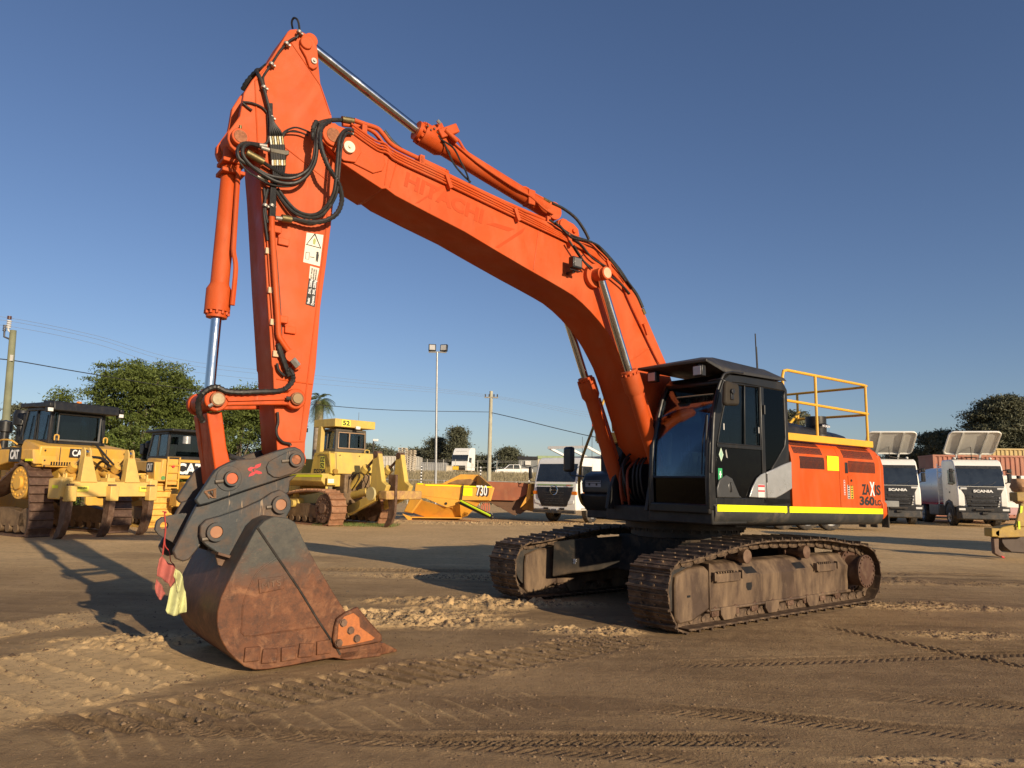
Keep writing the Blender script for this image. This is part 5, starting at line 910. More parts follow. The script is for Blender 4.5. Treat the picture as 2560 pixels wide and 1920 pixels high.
def dozer_tracks(root, path, gauge, w, mat, hub, k=1.):
    for s in (1, -1):
        y0, y1 = s*gauge/2-w/2, s*gauge/2+w/2; tb = belt([(a*k, b*k) for a, b in path], .23*k, y0, y1, .05, .055, 'track', mat, root)
        yo = s*(gauge/2); m = MB()
        if path is hi_path: m.cyl((.62*k, yo-.2, 1.42*k), (.62*k, yo+.27, 1.42*k), .44*k, n=32)
        else: m.cyl((.32*k, yo-.2, .6*k), (.32*k, yo+.27, .6*k), .5*k, n=32)
        hb = m.build('sprocket', hub, root, .01)
        m = MB(); c = (.62*k, 1.42*k) if path is hi_path else (.32*k, .6*k)
        for q in range(16): a = q*.3927; m.cyl((c[0]+.34*k*math.cos(a), yo+.27*s, c[1]+.34*k*math.sin(a)), (c[0]+.34*k*math.cos(a), yo+.30*s, c[1]+.34*k*math.sin(a)), .03, n=6)
        m.cyl((c[0], yo+.27*s, c[1]), (c[0], yo+.34*s, c[1]), .18*k, n=20); m.build('hub', hub, hb)
        m = MB(); m.prism([(.35*k, .25*k), (.5*k, .62*k), (1.4*k, .75*k), (3.1*k, .7*k), (3.3*k, .25*k)], yo-.14, yo+.16); m.cyl((3.15*k, yo-.16, .45*k), (3.15*k, yo+.16, .45*k), .36*k, n=24); m.cyl((.35*k, yo-.16, .42*k), (.35*k, yo+.16, .42*k), .33*k, n=24)
        for q in range(6): m.cyl(((.75+.42*q)*k, yo-.18, .2*k), ((.75+.42*q)*k, yo+.18, .2*k), .12*k, n=14)
        m.build('track_frame', M('dozer_frame', (.14, .09, .05), .6, .2, dirt=(.35, .24, .13), da=.5) if 'dozer_frame' not in bpy.data.materials else bpy.data.materials['dozer_frame'], root, .01)
def dozer_cab(root, x0, x1, w, z0, z1_, lean, mat, roof, frame_w=.07, seat_=True):
    """posts, panes, roof: rear at x0, front at x1"""
    c = MB(); h = w/2
    c.box(x0, x1, -h, h, z0-.05, z0+.08); c.box(x0+.03, x1-lean-.03, -h+.02, h-.02, z1_-.1, z1_); cb = c.build('cab', mat, root, .02)
    m = MB()
    P = {'rl': (x0, h), 'rr': (x0, -h), 'fl': (x1, h), 'fr': (x1, -h)}
    for kx, (x, y) in P.items():
        tx = x-(lean if kx[0] == 'f' else -.02); b = frame_w
        m = MB(); sx = 1 if kx[0] == 'r' else -1; sy = -1 if y > 0 else 1
        m.loft([[(x, y, z0), (x+sx*b, y, z0), (x+sx*b, y+sy*b, z0), (x, y+sy*b, z0)], [(tx, y*.96, z1_-.05), (tx+sx*b, y*.96, z1_-.05), (tx+sx*b, y*.96+sy*b, z1_-.05), (tx, y*.96+sy*b, z1_-.05)]]); m.build('pillar', mat, cb, .008)
    for sy in (1, -1):
        y = h*sy; MB().loft([[(x0+.06, y-.03*sy, z0+.08), (x1-.06, y-.03*sy, z0+.08), (x1-.06, y-.036*sy, z0+.08), (x0+.06, y-.036*sy, z0+.08)], [(x0+.08, y*.96-.03*sy, z1_-.1), (x1-lean-.06, y*.96-.03*sy, z1_-.1), (x1-lean-.06, y*.96-.036*sy, z1_-.1), (x0+.08, y*.96-.036*sy, z1_-.1)]]).build('side_window', cabglass, cb)
        xm = (x0+x1)/2; MB().loft([[(xm-.03, y*1.0, z0), (xm+.03, y*1.0, z0), (xm+.03, y-.05*sy, z0), (xm-.03, y-.05*sy, z0)], [(xm-.05, y*.965, z1_-.05), (xm+.01, y*.965, z1_-.05), (xm+.01, y*.965-.05*sy, z1_-.05), (xm-.05, y*.965-.05*sy, z1_-.05)]]).build('door_post', mat, cb, .006)
    MB().box(x0+.03, x0+.036, -h+.06, h-.06, z0+.08, z1_-.1).build('rear_window', cabglass, cb)
    MB().loft([[(x1-.04, -h+.06, z0+.08), (x1-.04, h-.06, z0+.08), (x1-.046, h-.06, z0+.08), (x1-.046, -h+.06, z0+.08)], [(x1-lean-.04, -h+.08, z1_-.1), (x1-lean-.04, h-.08, z1_-.1), (x1-lean-.046, h-.08, z1_-.1), (x1-lean-.046, -h+.08, z1_-.1)]]).build('windscreen', cabglass, cb)
    m = MB(); m.box(x0+.35, x0+.55, -.28, .28, z0+.1, z0+.85); m.box(x0+.4, x0+.95, -.28, .28, z0+.1, z0+.3); m.build('seat', seatm, cb, .05)
    return cb
def ripper(root, x, w, zb, mat, shanks, towers, body_mat, tz=2.35):
    m = MB(); m.loft([[(x+.25, -w/2, zb-.22), (x+.25, w/2, zb-.22), (x+.30, w/2, zb+.2), (x+.30, -w/2, zb+.2)], [(x-.2, -w/2, zb-.24), (x-.2, w/2, zb-.24), (x-.16, w/2, zb+.16), (x-.16, -w/2, zb+.16)]]); rp = m.build('ripper_beam', mat, root, .02)
    for y in (w/2-.12, -w/2+.12): MB().box(x-.24, x+.32, y-.13, y+.13, zb-.30, zb+.24).build('beam_end', mat, rp, .04)
    for y in shanks:
        pp = [(x-.1, zb+.1), (x-.42, zb+.1), (x-.44, zb-.45), (x-.40, zb-.85), (x-.25, zb-1.2), (x+.05, zb-1.42), (x+.12, zb-1.42), (x+.0, zb-1.22), (x-.12, zb-.95), (x-.16, zb-.6), (x-.1, zb-.3)]
        pp = [(a+.1, b_) for a, b_ in pp]; MB().prism(pp, y-.08, y+.08).build('ripper_shank', brownst, rp, .01)
        MB().box(x-.40, x-.18, y-.12, y+.12, zb-.35, zb+.05).build('shank_pocket', mat, rp, .02)
        MB().tube([(x-.05, y, zb+.2), (x-.05, y, zb+.36), (x+.05, y, zb+.38), (x+.05, y, zb+.22)], .03, 8).box(x-.18, x+.12, y-.11, y+.11, zb+.16, zb+.27).build('pin_puller', mat, rp, .01)
    for y in towers:
        for s in (-.09, .06): MB().prism([(x+.22, zb+.1), (x-.14, zb+.1), (x-.04, tz-.05), (x+.02, tz+.04), (x+.12, tz+.04), (x+.16, tz-.05)], y+s, y+s+.035).build('ripper_tower', mat, rp, .01)
        MB().loft([[(x-.2, y-.23, zb+.15), (x-.2, y+.23, zb+.15), (x+.12, y+.17, zb+.15), (x+.12, y-.17, zb+.15)], [(x-.06, y-.10, tz-.2), (x-.06, y+.10, tz-.2), (x+.08, y+.09, tz-.2), (x+.08, y-.09, tz-.2)]]).build('tower_web', mat, rp, .01)
        m = MB(); m.cyl((x+.06, y-.07, tz-.08), (x+.06, y+.07, tz-.08), .06, n=14); m.cyl((x+.06, y, tz-.08), (x+.5, y, tz-.42), .035, n=10); m.build('cylinder_rod', chrome, rp)
        MB().lathe((x+.5, y, tz-.42), (x+1.25, y, tz-1.0), [(0, 0), (0, .13), (.22, .13), (.25, .09), (1, .09), (1, 0)], 16).build('ripper_cylinder', body_mat, rp)
        MB().lathe((x+.25, y*.9, zb+.15), (x+1.2, y*.9, zb+.45), [(0, 0), (0, .06), (.25, .06), (.25, .11), (1, .11), (1, 0)], 16).build('ripper_cylinder', body_mat, rp)
        MB().box(x+.2, x+1.4, y*1.15-.08, y*1.15+.08, zb-.25, zb-.02).build('ripper_arm', body_mat, rp, .02)
    return rp
def wpos(px, Y): p = at(px, 1200, Y); return (p.x, Y, 0)
# ---- large dozer at the left ----
D1 = thing('dozer', 'yellow bulldozer nearest the left edge, with pale three-shank ripper and black cab', 'bulldozer', wpos(212, 20.6), R(151), 'bulldozers parked in a row')
dozer_tracks(D1, hi_path, 2.25, .62, M('brown_track', (.12, .07, .05), .55, .35, var=.25, vs=6, dirt=(.3, .2, .13), da=.4, ds=9, bump=.2), catyel)
m = MB(); m.loft([[(.1, -1.28, 1.85), (.1, 1.28, 1.85), (.02, 1.28, 2.42), (.02, -1.28, 2.42)], [(1.3, -1.28, 1.8), (1.3, 1.28, 1.8), (1.2, 1.1, 2.62), (1.2, -1.1, 2.62)]]); tk = m.build('fuel_tank', catyel, D1, .05)
MB().box(.14, 1.3, -.65, .65, 1.1, 1.85).build('rear_case', M('case_yellow', (.5, .3, .05), .5, dirt=(.15, .1, .05), da=.5), D1, .04)
for s in (1, -1):
    m = MB(); m.prism([(.0, 1.92), (.1, 2.32), (2.4, 2.32), (2.6, 2.1), (2.3, 1.75), (1.5, 1.92), (.9, 2.03), (.3, 2.03)], min(s*.78, s*1.42), max(s*.78, s*1.42)); m.build('fender', catyel, D1, .03)
    vtext('CAT', .24, wink, MB().box(.62, 1.22, min(s*1.425, s*1.432), max(s*1.425, s*1.432), 1.98, 2.36).build('badge', black, D1), (1.16 if s > 0 else .66, s*1.433, 2.06), (-s, 0, 0), width=.42, bold=.03)
MB().box(.015, .06, -.12, .48, 2.14, 2.38).build('badge', M('badge_dark', (.03, .025, .025), .4), D1)
vtext('CAT', .17, wink, D1, (.012, .42, 2.18), (0, -1, 0), width=.38, bold=.03)
m = MB(); m.box(.0, .02, .2, 1.2, 1.86, 2.04); k = m.build('vent_panel', catyel, D1, .01); m = MB(); [m.box(-.008, .0, .45+.07*i, .49+.07*i, 1.90, 2.0) for i in range(8)]; m.build('vent_slot', bpy.data.materials['void_black'], k)
m = MB(); m.prism([(2.3, 1.7), (2.35, 2.5), (4.6, 2.3), (4.7, 1.2), (2.4, 1.2)], -.62, .62); hd_ = m.build('engine_hood', catyel, D1, .04)
MB().box(3.2, 4.4, .622, .63, 1.5, 2.1).build('side_grille', M('dusty_grille', (.25, .17, .05), .7), hd_); vtext('D8T', .16, wink, MB().box(2.6, 3.4, .622, .632, 2.16, 2.42).build('badge', bpy.data.materials['badge_dark'], hd_), (3.3, .634, 2.21), (-1, 0, 0), width=.4, bold=.02)
MB().box(3.0, 4.3, 1.43, 1.436, 1.98, 2.04).box(.05, .4, 1.42, 1.43, 2.0, 2.06).build('reflective_strip', refl, D1)
cb_ = dozer_cab(D1, .55, 2.05, 1.62, 2.55, 3.55, .18, black, None, .09)
m = MB(); m.loft([[(.15, -.95, 3.42), (.15, .95, 3.42), (.2, .95, 3.68), (.2, -.95, 3.68)], [(.75, -.95, 3.42), (.75, .95, 3.42), (.75, .95, 3.72), (.75, -.95, 3.72)]]); m.box(.75, 2.1, -.85, .85, 3.55, 3.68); m.build('roof', black, cb_, .03)
for y in (1.02, -1.02):
    m = MB(); m.box(.2, .32, y-.09, y+.09, 3.36, 3.5); lq = m.build('work_lamp', black, cb_, .02); MB().box(.185, .2, y-.07, y+.07, 3.38, 3.48).build('lamp_lens', lens, lq, .01)
    MB().box(.15, .9, y-.06, y+.06, 3.5, 3.62).build('lamp_bracket', black, cb_, .02)
MB().cyl((1.0, -.2, 3.68), (1.0, -.2, 3.8), .07, n=14).build('beacon', amber, cb_); m = MB(); m.tube([(.53, -.6, 2.62), (.50, -.6, 3.36), (.5, .6, 3.36), (.53, .6, 2.62), (.53, -.6, 2.62)], .03, 6); m.build('window_seal', M('seal_grey', (.12, .12, .12), .5), cb_)
m = MB(); m.lathe((2.9, .35, 2.4), (2.9, .35, 3.55), [(0, .12), (.6, .12), (.62, .23), (.9, .24), (1, .2), (1, 0)], 24); m.build('exhaust_stack', black, D1); m = MB(); m.lathe((3.9, .3, 2.2), (3.9, .3, 3.3), [(0, .12), (.65, .12), (.67, .2), (.95, .2), (1, 0)], 20); m.build('air_cleaner', black, D1)
MB().tube([(2.2, .75, 2.5), (2.4, .85, 2.62), (3.0, .85, 2.62), (3.2, .7, 2.4)], .025, 8, 3).build('grab_rail', catyel, D1)
m = MB(); m.box(3.3, 3.45, .95, 1.25, 3.2, 3.5); lq = m.build('work_lamp', black, D1, .03); MB().box(3.28, 3.3, .98, 1.12, 3.26, 3.42).build('lamp_lens', lens, lq); MB().tube([(3.4, 1.1, 3.2), (3.5, 1.1, 2.6), (3.2, .9, 2.2)], .05, 8, 4).build('lamp_stalk', black, D1)
rp_ = ripper(D1, -1.05, 2.75, 1.32, palyel, (1.15, 0, -1.15), (.62, -.62), catyel)
for y in (.85, -.95): k = MB().box(-1.27, -1.262, y-.22, y+.12, 1.22, 1.36).build('warning_label', flat('dozer_label', (.82, .75, .1)), rp_); vtext('WARNING', .05, ink, k, (-1.273, y+.08, 1.29), (0, -1, 0), width=.26, bold=.03)
MB().box(-1.2, -.95, 1.39, 1.395, 1.3, 1.38).build('reflective_strip', refl, rp_)
m = MB(); m.tube([(-.2, .3, 1.7), (.0, .2, 2.1), (-.4, -.1, 2.15), (-.7, -.2, 2.0)], .04, 8, 5); m.tube([(.1, -.3, 1.8), (-.3, -.25, 2.05), (-.6, -.35, 1.9)], .035, 8, 5); m.build('hydraulic_hose', rubber, rp_)
MB().prism([(5.0, .3), (5.3, .1), (5.15, .7), (5.35, 1.5), (5.15, 1.5), (5.0, .8)], -1.95, 1.95).build('blade', catyel, D1, .02); [MB().box(2.6, 5.05, s*1.55-.1, s*1.55+.1, .3, .65).build('push_arm', catyel, D1, .03) for s in (1, -1)]
# ---- second dozer behind it ----
D2 = thing('dozer', 'smaller bulldozer with clean yellow tracks and ladder, partly behind the grey quick hitch', 'bulldozer', wpos(478, 25.2), R(141), 'bulldozers parked in a row')
ytr = M('yellow_track', (.72, .44, .09), .5, .1, var=.12, vs=6, dirt=(.25, .15, .07), da=.4, ds=8); dozer_tracks(D2, hi_path, 2.2, .90, ytr, catyel, .87)
MB().loft([[(-.1, -1.15, 1.6), (-.1, 1.15, 1.6), (-.1, 1.1, 2.25), (-.1, -1.1, 2.25)], [(1.0, -1.15, 1.6), (1.0, 1.15, 1.6), (1.0, 1.1, 2.3), (1.0, -1.1, 2.3)]]).build('fuel_tank', catyel, D2, .05)
m = MB(); m.prism([(-.1, 1.5), (-.05, 2.15), (1.9, 2.2), (2.1, 2.0), (2.1, 1.6), (1.8, 1.45), (1.5, 1.7), (1.0, 1.85), (.5, 1.8), (.2, 1.5)], .9, 1.32); m.build('fender', catyel, D2, .03); m = MB(); m.prism([(-.1, 1.5), (-.05, 2.15), (1.9, 2.2), (2.1, 2.0), (2.1, 1.6), (1.8, 1.45), (.9, 1.8), (.2, 1.5)], -1.32, -.9); m.build('fender', catyel, D2, .03)
vtext('CAT', .22, wink, MB().box(.02, .5, 1.322, 1.33, 1.80, 2.14).build('badge', black, D2), (.45, 1.333, 1.87), (-1, 0, 0), width=.36, bold=.03); vtext('CAT', .34, wink, MB().box(-.112, -.105, -.75, .75, 1.72, 2.16).build('badge', black, D2), (-.115, .6, 1.78), (0, -1, 0), width=.95, bold=.04)
m = MB(); m.tube([(-.2, .95, 1.25), (-.2, .95, 2.32), (-.2, .55, 2.32), (-.2, .55, 1.25)], .03, 8); [m.tube([(-.2, .95, z), (-.2, .55, z)], .025, 6) for z in (1.3, 1.55, 1.8, 2.05)]; m.box(-.16, -.12, .58, .92, 1.4, 2.25); m.build('ladder', catyel, D2)
MB().cyl((-.12, .76, 2.02), (-.22, .76, 2.02), .05, n=16).build('red_cap', redp, D2); MB().cyl((-.11, 1.03, 1.62), (-.12, 1.03, 1.62), .07, n=16).build('green_label', flat('green_round', (.12, .3, .08)), D2)
m = MB(); m.prism([(2.1, 1.2), (2.1, 2.2), (3.5, 2.35), (3.6, 1.2)], -.5, .5); hd_ = m.build('engine_hood', catyel, D2, .04); vtext('D6', .16, wink, MB().box(2.3, 2.6, .502, .51, 1.98, 2.2).build('badge', black, hd_), (2.56, .512, 2.02), (-1, 0, 0), width=.22, bold=.02)
cb_ = dozer_cab(D2, .35, 1.85, 1.5, 2.3, 3.22, .22, black, None, .08); MB().box(.0, 2.0, -.8, .8, 3.2, 3.30).build('roof', black, cb_, .03)
m = MB(); m.box(-.05, .1, -1.1, -.8, 3.05, 3.25); lq = m.build('work_lamp', black, cb_, .03); MB().box(-.07, -.05, -1.05, -.9, 3.1, 3.2).build('lamp_lens', lens, lq)
MB().lathe((-.05, .3, 2.8), (-.05, .3, 3.05), [(0, 0), (0, .13), (1, .13), (1, 0)], 16).build('reversing_camera', silver, cb_)
m = MB(); m.lathe((2.4, .3, 2.1), (2.4, .3, 2.95), [(0, .1), (.65, .1), (.7, .24), (.9, .26), (1, .2), (1, 0)], 20); m.build('air_cleaner', black, D2); m = MB(); m.tube([(3.0, .3, 1.9), (2.9, .3, 2.4), (2.85, .35, 2.55)], .13, 12); m.box(2.72, 3.02, .1, .5, 2.45, 2.85, ); m.build('exhaust_stack', black, D2, .04)
rp_ = MB().box(-.9, -.4, -.9, .9, .7, 1.1).build('drawbar', catyel, D2, .03); MB().box(-.4, .1, -.4, .4, .6, 1.5).build('rear_case', bpy.data.materials['case_yellow'], D2, .04)
MB().prism([(4.2, .3), (4.5, .1), (4.35, .7), (4.5, 1.2), (4.3, 1.2), (4.2, .8)], -1.7, 1.7).build('blade', catyel, D2, .02); [MB().box(2.2, 4.25, s*1.4-.08, s*1.4+.08, .3, .6).build('push_arm', catyel, D2, .03) for s in (1, -1)]
# ---- older dozer beside the arm ----
D3 = thing('dozer', 'older pale yellow bulldozer marked 52 with single-shank ripper, right of the excavator arm', 'bulldozer', wpos(903, 27.6), R(139), 'bulldozers parked in a row')
dozer_tracks(D3, lo_path, 2.26, .64, M('rusty_track', (.30, .15, .08), .65, .2, var=.25, vs=6, dirt=(.5, .32, .19), da=.4, ds=9, bump=.2), brownst, 1.04)
m = MB(); m.loft([[(.35, -1.05, 1.9), (.35, .95, 1.9), (.5, .9, 2.72), (.5, -1.05, 2.72)], [(1.6, -1.1, 1.9), (1.6, 1.1, 1.9), (1.6, 1.0, 2.74), (1.6, -1.05, 2.74)]]); m.build('fuel_tank', kom, D3, .03)
m = MB(); m.prismx([(-1.42, 1.52), (-1.42, 1.9), (1.42, 1.9), (1.42, 1.62), (1.2, 1.42), (-1.2, 1.42)], .5, 3.2); m.build('fender', kom, D3, .03)
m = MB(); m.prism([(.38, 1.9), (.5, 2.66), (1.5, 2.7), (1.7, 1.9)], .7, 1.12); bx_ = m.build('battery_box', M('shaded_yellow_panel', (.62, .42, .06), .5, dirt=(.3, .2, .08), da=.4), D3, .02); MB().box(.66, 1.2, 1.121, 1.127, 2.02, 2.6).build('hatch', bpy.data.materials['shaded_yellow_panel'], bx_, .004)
k = MB().box(.78, 1.08, 1.128, 1.131, 2.08, 2.54).build('number_plate', lemon, bx_); vtext('DZ', .17, ink, k, (1.05, 1.133, 2.34), (-1, 0, 0), width=.24, bold=.03); vtext('52', .17, ink, k, (1.05, 1.133, 2.12), (-1, 0, 0), width=.24, bold=.03)
MB().box(.45, 2.6, 1.422, 1.428, 1.76, 1.85).build('reflective_strip', refl, D3); vtext('D275A', .15, ink, D3, (1.45, 1.125, 1.92), (-1, 0, 0), width=.75, bold=.03)
m = MB(); m.prism([(3.1, 1.2), (3.1, 2.5), (4.6, 2.4), (4.7, 1.0)], -.6, .6); m.build('engine_hood', kom, D3, .04); MB().cyl((3.8, .2, 2.4), (3.8, .2, 3.0), .09, n=14).build('exhaust_stack', black, D3)
cb_ = dozer_cab(D3, .72, 1.95, 1.46, 2.78, 3.62, .12, M('cab_brown_grey', (.10, .085, .065), .5), None, .10)
m = MB(); m.tube([(.70, .62, 2.88), (.70, .62, 3.48), (.70, -.62, 3.48), (.70, -.62, 2.88), (.70, .62, 2.88)], .022, 4); m.tube([(.70, .12, 2.88), (.70, .12, 3.48)], .022, 4); m.build('window_frame', M('bronze_frame', (.45, .30, .18), .4), cb_)
m = MB(); m.box(.5, 1.9, -.95, .95, 3.68, 3.98); rf_ = m.build('roll_bar_roof', kom, D3, .015)
for s in (1,): MB().prism([(1.35, 2.7), (1.62, 2.7), (1.55, 3.7), (1.33, 3.7)], .8, .98).build('roll_bar_post', kom, D3, .02); MB().prism([(1.35, 2.7), (1.62, 2.7), (1.55, 3.7), (1.33, 3.7)], -.98, -.8).build('roll_bar_post', kom, D3, .02)
k = MB().box(.494, .499, .25, .65, 3.71, 3.95).build('number_plate', lemon, rf_); vtext('52', .17, ink, k, (.49, .61, 3.75), (0, -1, 0), width=.32, bold=.03)
MB().tube([(1.0, -.5, 3.98), (1.0, -.5, 4.35)], .008, 5).build('antenna', black, rf_); m = MB(); m.box(.42, .5, -.18, .02, 3.62, 3.74); m.build('work_lamp', lens, rf_, .02)
MB().box(2.2, 2.5, 1.0, 1.35, 3.5, 3.66).build('awning', black, rf_); MB().cyl((.42, .95, 1.98), (.30, .95, 1.98), .1, n=16).build('tail_lamp', M('tail_lamp_brown', (.35, .2, .04), .4), D3)
MB().box(.3, .34, .85, 1.3, 1.48, 1.78).build('lamp_guard', kom, D3, .01); MB().box(.292, .3, 1.02, 1.28, 1.55, 1.7).build('tail_light', lens, D3)
m = MB(); m.tube([(.4, 1.15, 2.2), (.4, 1.2, 2.7), (.8, 1.2, 2.72)], .025, 6); m.build('grab_rail', kom, D3)
MB().box(.2, 1.0, -.6, .6, .8, 1.9).build('rear_case', bpy.data.materials['dozer_frame'], D3, .05)
# its ripper: heavy single-shank frame
rp_ = MB().box(-1.95, -1.5, -1.35, .35, 1.0, 1.32).build('ripper_beam', M('worn_beam', (.55, .35, .1), .6, dirt=(.28, .13, .08), da=.7, ds=5), D3, .04)
for y in (.22, -.86):
    MB().prism([(-1.75, 1.2), (-1.9, 1.5), (-1.62, 1.65), (-1.35, 2.65), (-1.15, 2.72), (-1.05, 2.6), (-.95, 1.4), (-1.1, 1.1)], y-.1, y+.1).build('ripper_tower', kom, rp_, .02); MB().cyl((-1.2, y-.12, 2.62), (-1.2, y+.12, 2.62), .13, n=18).build('tower_pin', brownst, rp_)
    MB().cyl((-1.15, y, 2.55), (-.6, y, 2.15), .05, n=12).build('cylinder_rod', brownst, rp_); MB().lathe((-.6, y, 2.15), (.35, y, 1.35), [(0, 0), (0, .17), (.15, .17), (.18, .13), (1, .13), (1, 0)], 18).build('ripper_cylinder', kom, rp_)
    MB().lathe((-1.1, y*.8, 1.35), (.3, y*.8, 1.1), [(0, 0), (0, .06), (.3, .06), (.3, .15), (1, .15), (1, 0)], 18).build('ripper_cylinder', kom, rp_)
    MB().loft([[(-1.3, y*1.15-.08, .95), (-1.3, y*1.15+.08, .95), (-1.25, y*1.15+.08, 1.25), (-1.25, y*1.15-.08, 1.25)], [(.3, y*1.15-.08, .35), (.3, y*1.15+.08, .35), (.35, y*1.15+.08, .7), (.35, y*1.15-.08, .7)]]).build('ripper_arm', kom, rp_, .02)
    MB().cyl((-1.4, (y+.35), 1.2), (-1.4, (y+.35)+.08*(1 if y > 0 else -1), 1.2), .24, n=26).build('pivot_cover', M('pivot_grey_yellow', (.5, .42, .2), .5), rp_) if y > 0 else None
MB().prism([(-1.6, 1.9), (-2.0, 1.9), (-2.02, .9), (-2.0, .5), (-1.85, .15), (-1.5, -.02), (-1.42, .02), (-1.6, .3), (-1.68, .7), (-1.6, 1.0)], -.1, .0).build('ripper_shank', brownst, rp_, .01)
m = MB(); [m.tube([(-.5+.1*i, -.3+.2*i, 1.3), (-.7, -.2+.2*i, 1.8), (-.2, -.1+.15*i, 1.95), (.2, .1*i, 1.7)], .02, 6, 4) for i in range(5)]; m.build('hydraulic_hose', rubber, rp_)
MB().prism([(5.0, .3), (5.3, .1), (5.15, .7), (5.35, 1.6), (5.15, 1.6), (5.0, .8)], -2.1, 2.1).build('blade', kom, D3, .02); [MB().box(2.6, 5.05, s*1.6-.1, s*1.6+.1, .3, .65).build('push_arm', kom, D3, .03) for s in (1, -1)]
# ---- dozer at the right edge (only its ripper is in view) ----
D4 = thing('dozer', 'dusty yellow bulldozer cut off by the right edge, brown sacking round its exhaust', 'bulldozer', (16.0, 19.6, 0), R(-8), 'bulldozers parked in a row')
dozer_tracks(D4, hi_path, 2.1, .6, bpy.data.materials['brown_track'], catyel)
dusty = M('dusty_yellow', (.42, .27, .05), .6, dirt=(.25, .17, .1), da=.6, ds=3)
MB().loft([[(.1, -1.28, 1.85), (.1, 1.28, 1.85), (.02, 1.28, 2.5), (.02, -1.28, 2.5)], [(2.6, -1.28, 1.8), (2.6, 1.28, 1.8), (2.6, 1.1, 2.62), (2.6, -1.1, 2.62)]]).build('fuel_tank', dusty, D4, .05)
dozer_cab(D4, .55, 2.05, 1.6, 2.6, 3.5, .18, black, None, .09); MB().box(2.5, 4.7, -.6, .6, 1.2, 2.4).build('engine_hood', dusty, D4, .04); MB().box(.14, 1.3, -.65, .65, .8, 1.85).build('rear_case', dusty, D4, .04)
# ---- articulated dump trays lying on the ground ----
def tri_at(pts, Y): return [at(px, py, Y) for px, py in pts]
zt5 = ZF(960, 1040, 5.529)
TR = thing('dump_tray', 'yellow dump truck tray numbered 730 lying on the dirt beside the old bulldozer', 'dump tray', (0, 0, 0), 0, 'dump trays set down in the yard')
def slab(name, pts, Y, th, mat, parent, bev=.01, dz=None):
    A = [at(px, py, y_) for (px, py), y_ in zip(pts, Y if hasattr(Y, '__len__') else [Y]*len(pts))]
    n = (A[1]-A[0]).cross(A[2]-A[0]).normalized(); n = n if n.y > 0 else -n
    return MB().loft([A, [a_+n*th for a_ in A]]).build(name, mat, parent, bev)
Y0 = 32.4
slab('side_panel', zt5((440, 930), (1500, 985), (1450, 1165), (1050, 1165), (420, 1090)), Y0, .12, trayy, TR)
slab('side_fold', zt5((400, 1090), (1045, 1165), (1045, 1215), (870, 1265), (560, 1130), (430, 1135)), Y0-.12, .1, trayy, TR)
slab('lower_side', zt5((440, 1140), (870, 1265), (930, 1262), (600, 1405), (360, 1325)), [Y0, Y0, Y0, Y0+.5, Y0+.5], .1, trayy, TR)
slab('lower_side', zt5((930, 1262), (1050, 1210), (1060, 1410), (590, 1405)), [Y0, Y0, Y0+.4, Y0+.5], .1, trayy, TR)
slab('belly_end', zt5((930, 1262), (1050, 1180), (1350, 1180), (1150, 1385), (1060, 1410)), [Y0+.02, Y0+.02, Y0+.3, Y0+.8, Y0+.45], .1, trayy, TR)
slab('end_wall', zt5((1500, 985), (1450, 1165), (1400, 1190), (1260, 960), (1300, 812)), [Y0, Y0, Y0+.4, Y0+2.6, Y0+2.6], .1, trayy, TR)
slab('far_side', zt5((800, 935), (1060, 805), (1310, 812), (1420, 960)), Y0+2.7, .1, trayy, TR)
slab('far_side', zt5((440, 940), (800, 935), (1420, 960), (1400, 1190), (420, 1130)), Y0+2.6, .1, trayy, TR)
slab('tail_chute', zt5((380, 1090), (520, 1150), (380, 1340), (270, 1320)), [Y0+.1, Y0-.1, Y0-.1, Y0+.1], .15, trayy, TR, .03)
slab('tray_foot', zt5((250, 1350), (380, 1400), (375, 1440), (335, 1445)), Y0, .3, trayy, TR)
slab('base_rail', zt5((370, 1392), (520, 1397), (1075, 1402), (1075, 1416), (520, 1412), (370, 1410)), Y0+.1, 2.3, trayy, TR)
slab('reflective_strip', zt5((460, 928), (540, 932), (540, 948), (460, 944)), Y0-.03, .02, refl, TR, 0); slab('reflective_strip', zt5((570, 945), (880, 955), (1495, 975), (1490, 992), (880, 972), (570, 964)), Y0-.03, .02, refl, TR, 0)
slab('yellow_panel', zt5((1095, 990), (1222, 993), (1220, 1105), (1090, 1100)), Y0-.02, .015, refl, TR, 0)
A = at(*zt5((1275, 1095))[0], Y0-.03); text('730', .62, flat('number_shadow', (.05, .02, .02)), TR, A+Vector((.04, .01, -.02)), (1, 0, 0), (0, 0, 1), width=.52, bold=.06); text('730', .62, wink, TR, A-Vector((0, .02, 0)), (1, 0, 0), (0, 0, 1), width=.48, bold=.02)
MB().tube([at(*p, Y0-.1) for p in zt5((1095, 940), (1085, 1050), (1065, 1180))], .03, 6).build('chain', darkst, TR)
MB().cyl(at(*zt5((857, 1210))[0], Y0-.15), at(*zt5((857, 1210))[0], Y0-.05), .06, n=14).build('pivot_hole', bpy.data.materials['void_black'], TR)
slab('soil_patch', zt5((880, 930), (1010, 880), (1200, 870), (1330, 955), (1100, 950)), Y0+2.55, .06, M('tray_dirt', (.25, .14, .06), .9, var=.4, vs=3), TR)
DB = thing('tow_bar', 'black tow bar with lime stripe and red hoses leaning against the yellow tray', 'tow bar')
P0_, P1_ = at(*zt5((1060, 1190))[0], Y0-.3), at(*zt5((1500, 1400))[0], Y0-.9)
MB().tube([P0_, P1_], .11, 8).build('bar', black, DB); MB().tube([P0_+Vector((0, -.1, .06)), P1_+Vector((-.1, -.1, .07))], .045, 6).build('reflective_stripe', flat('lime_stripe', (.6, .8, .02)), DB)
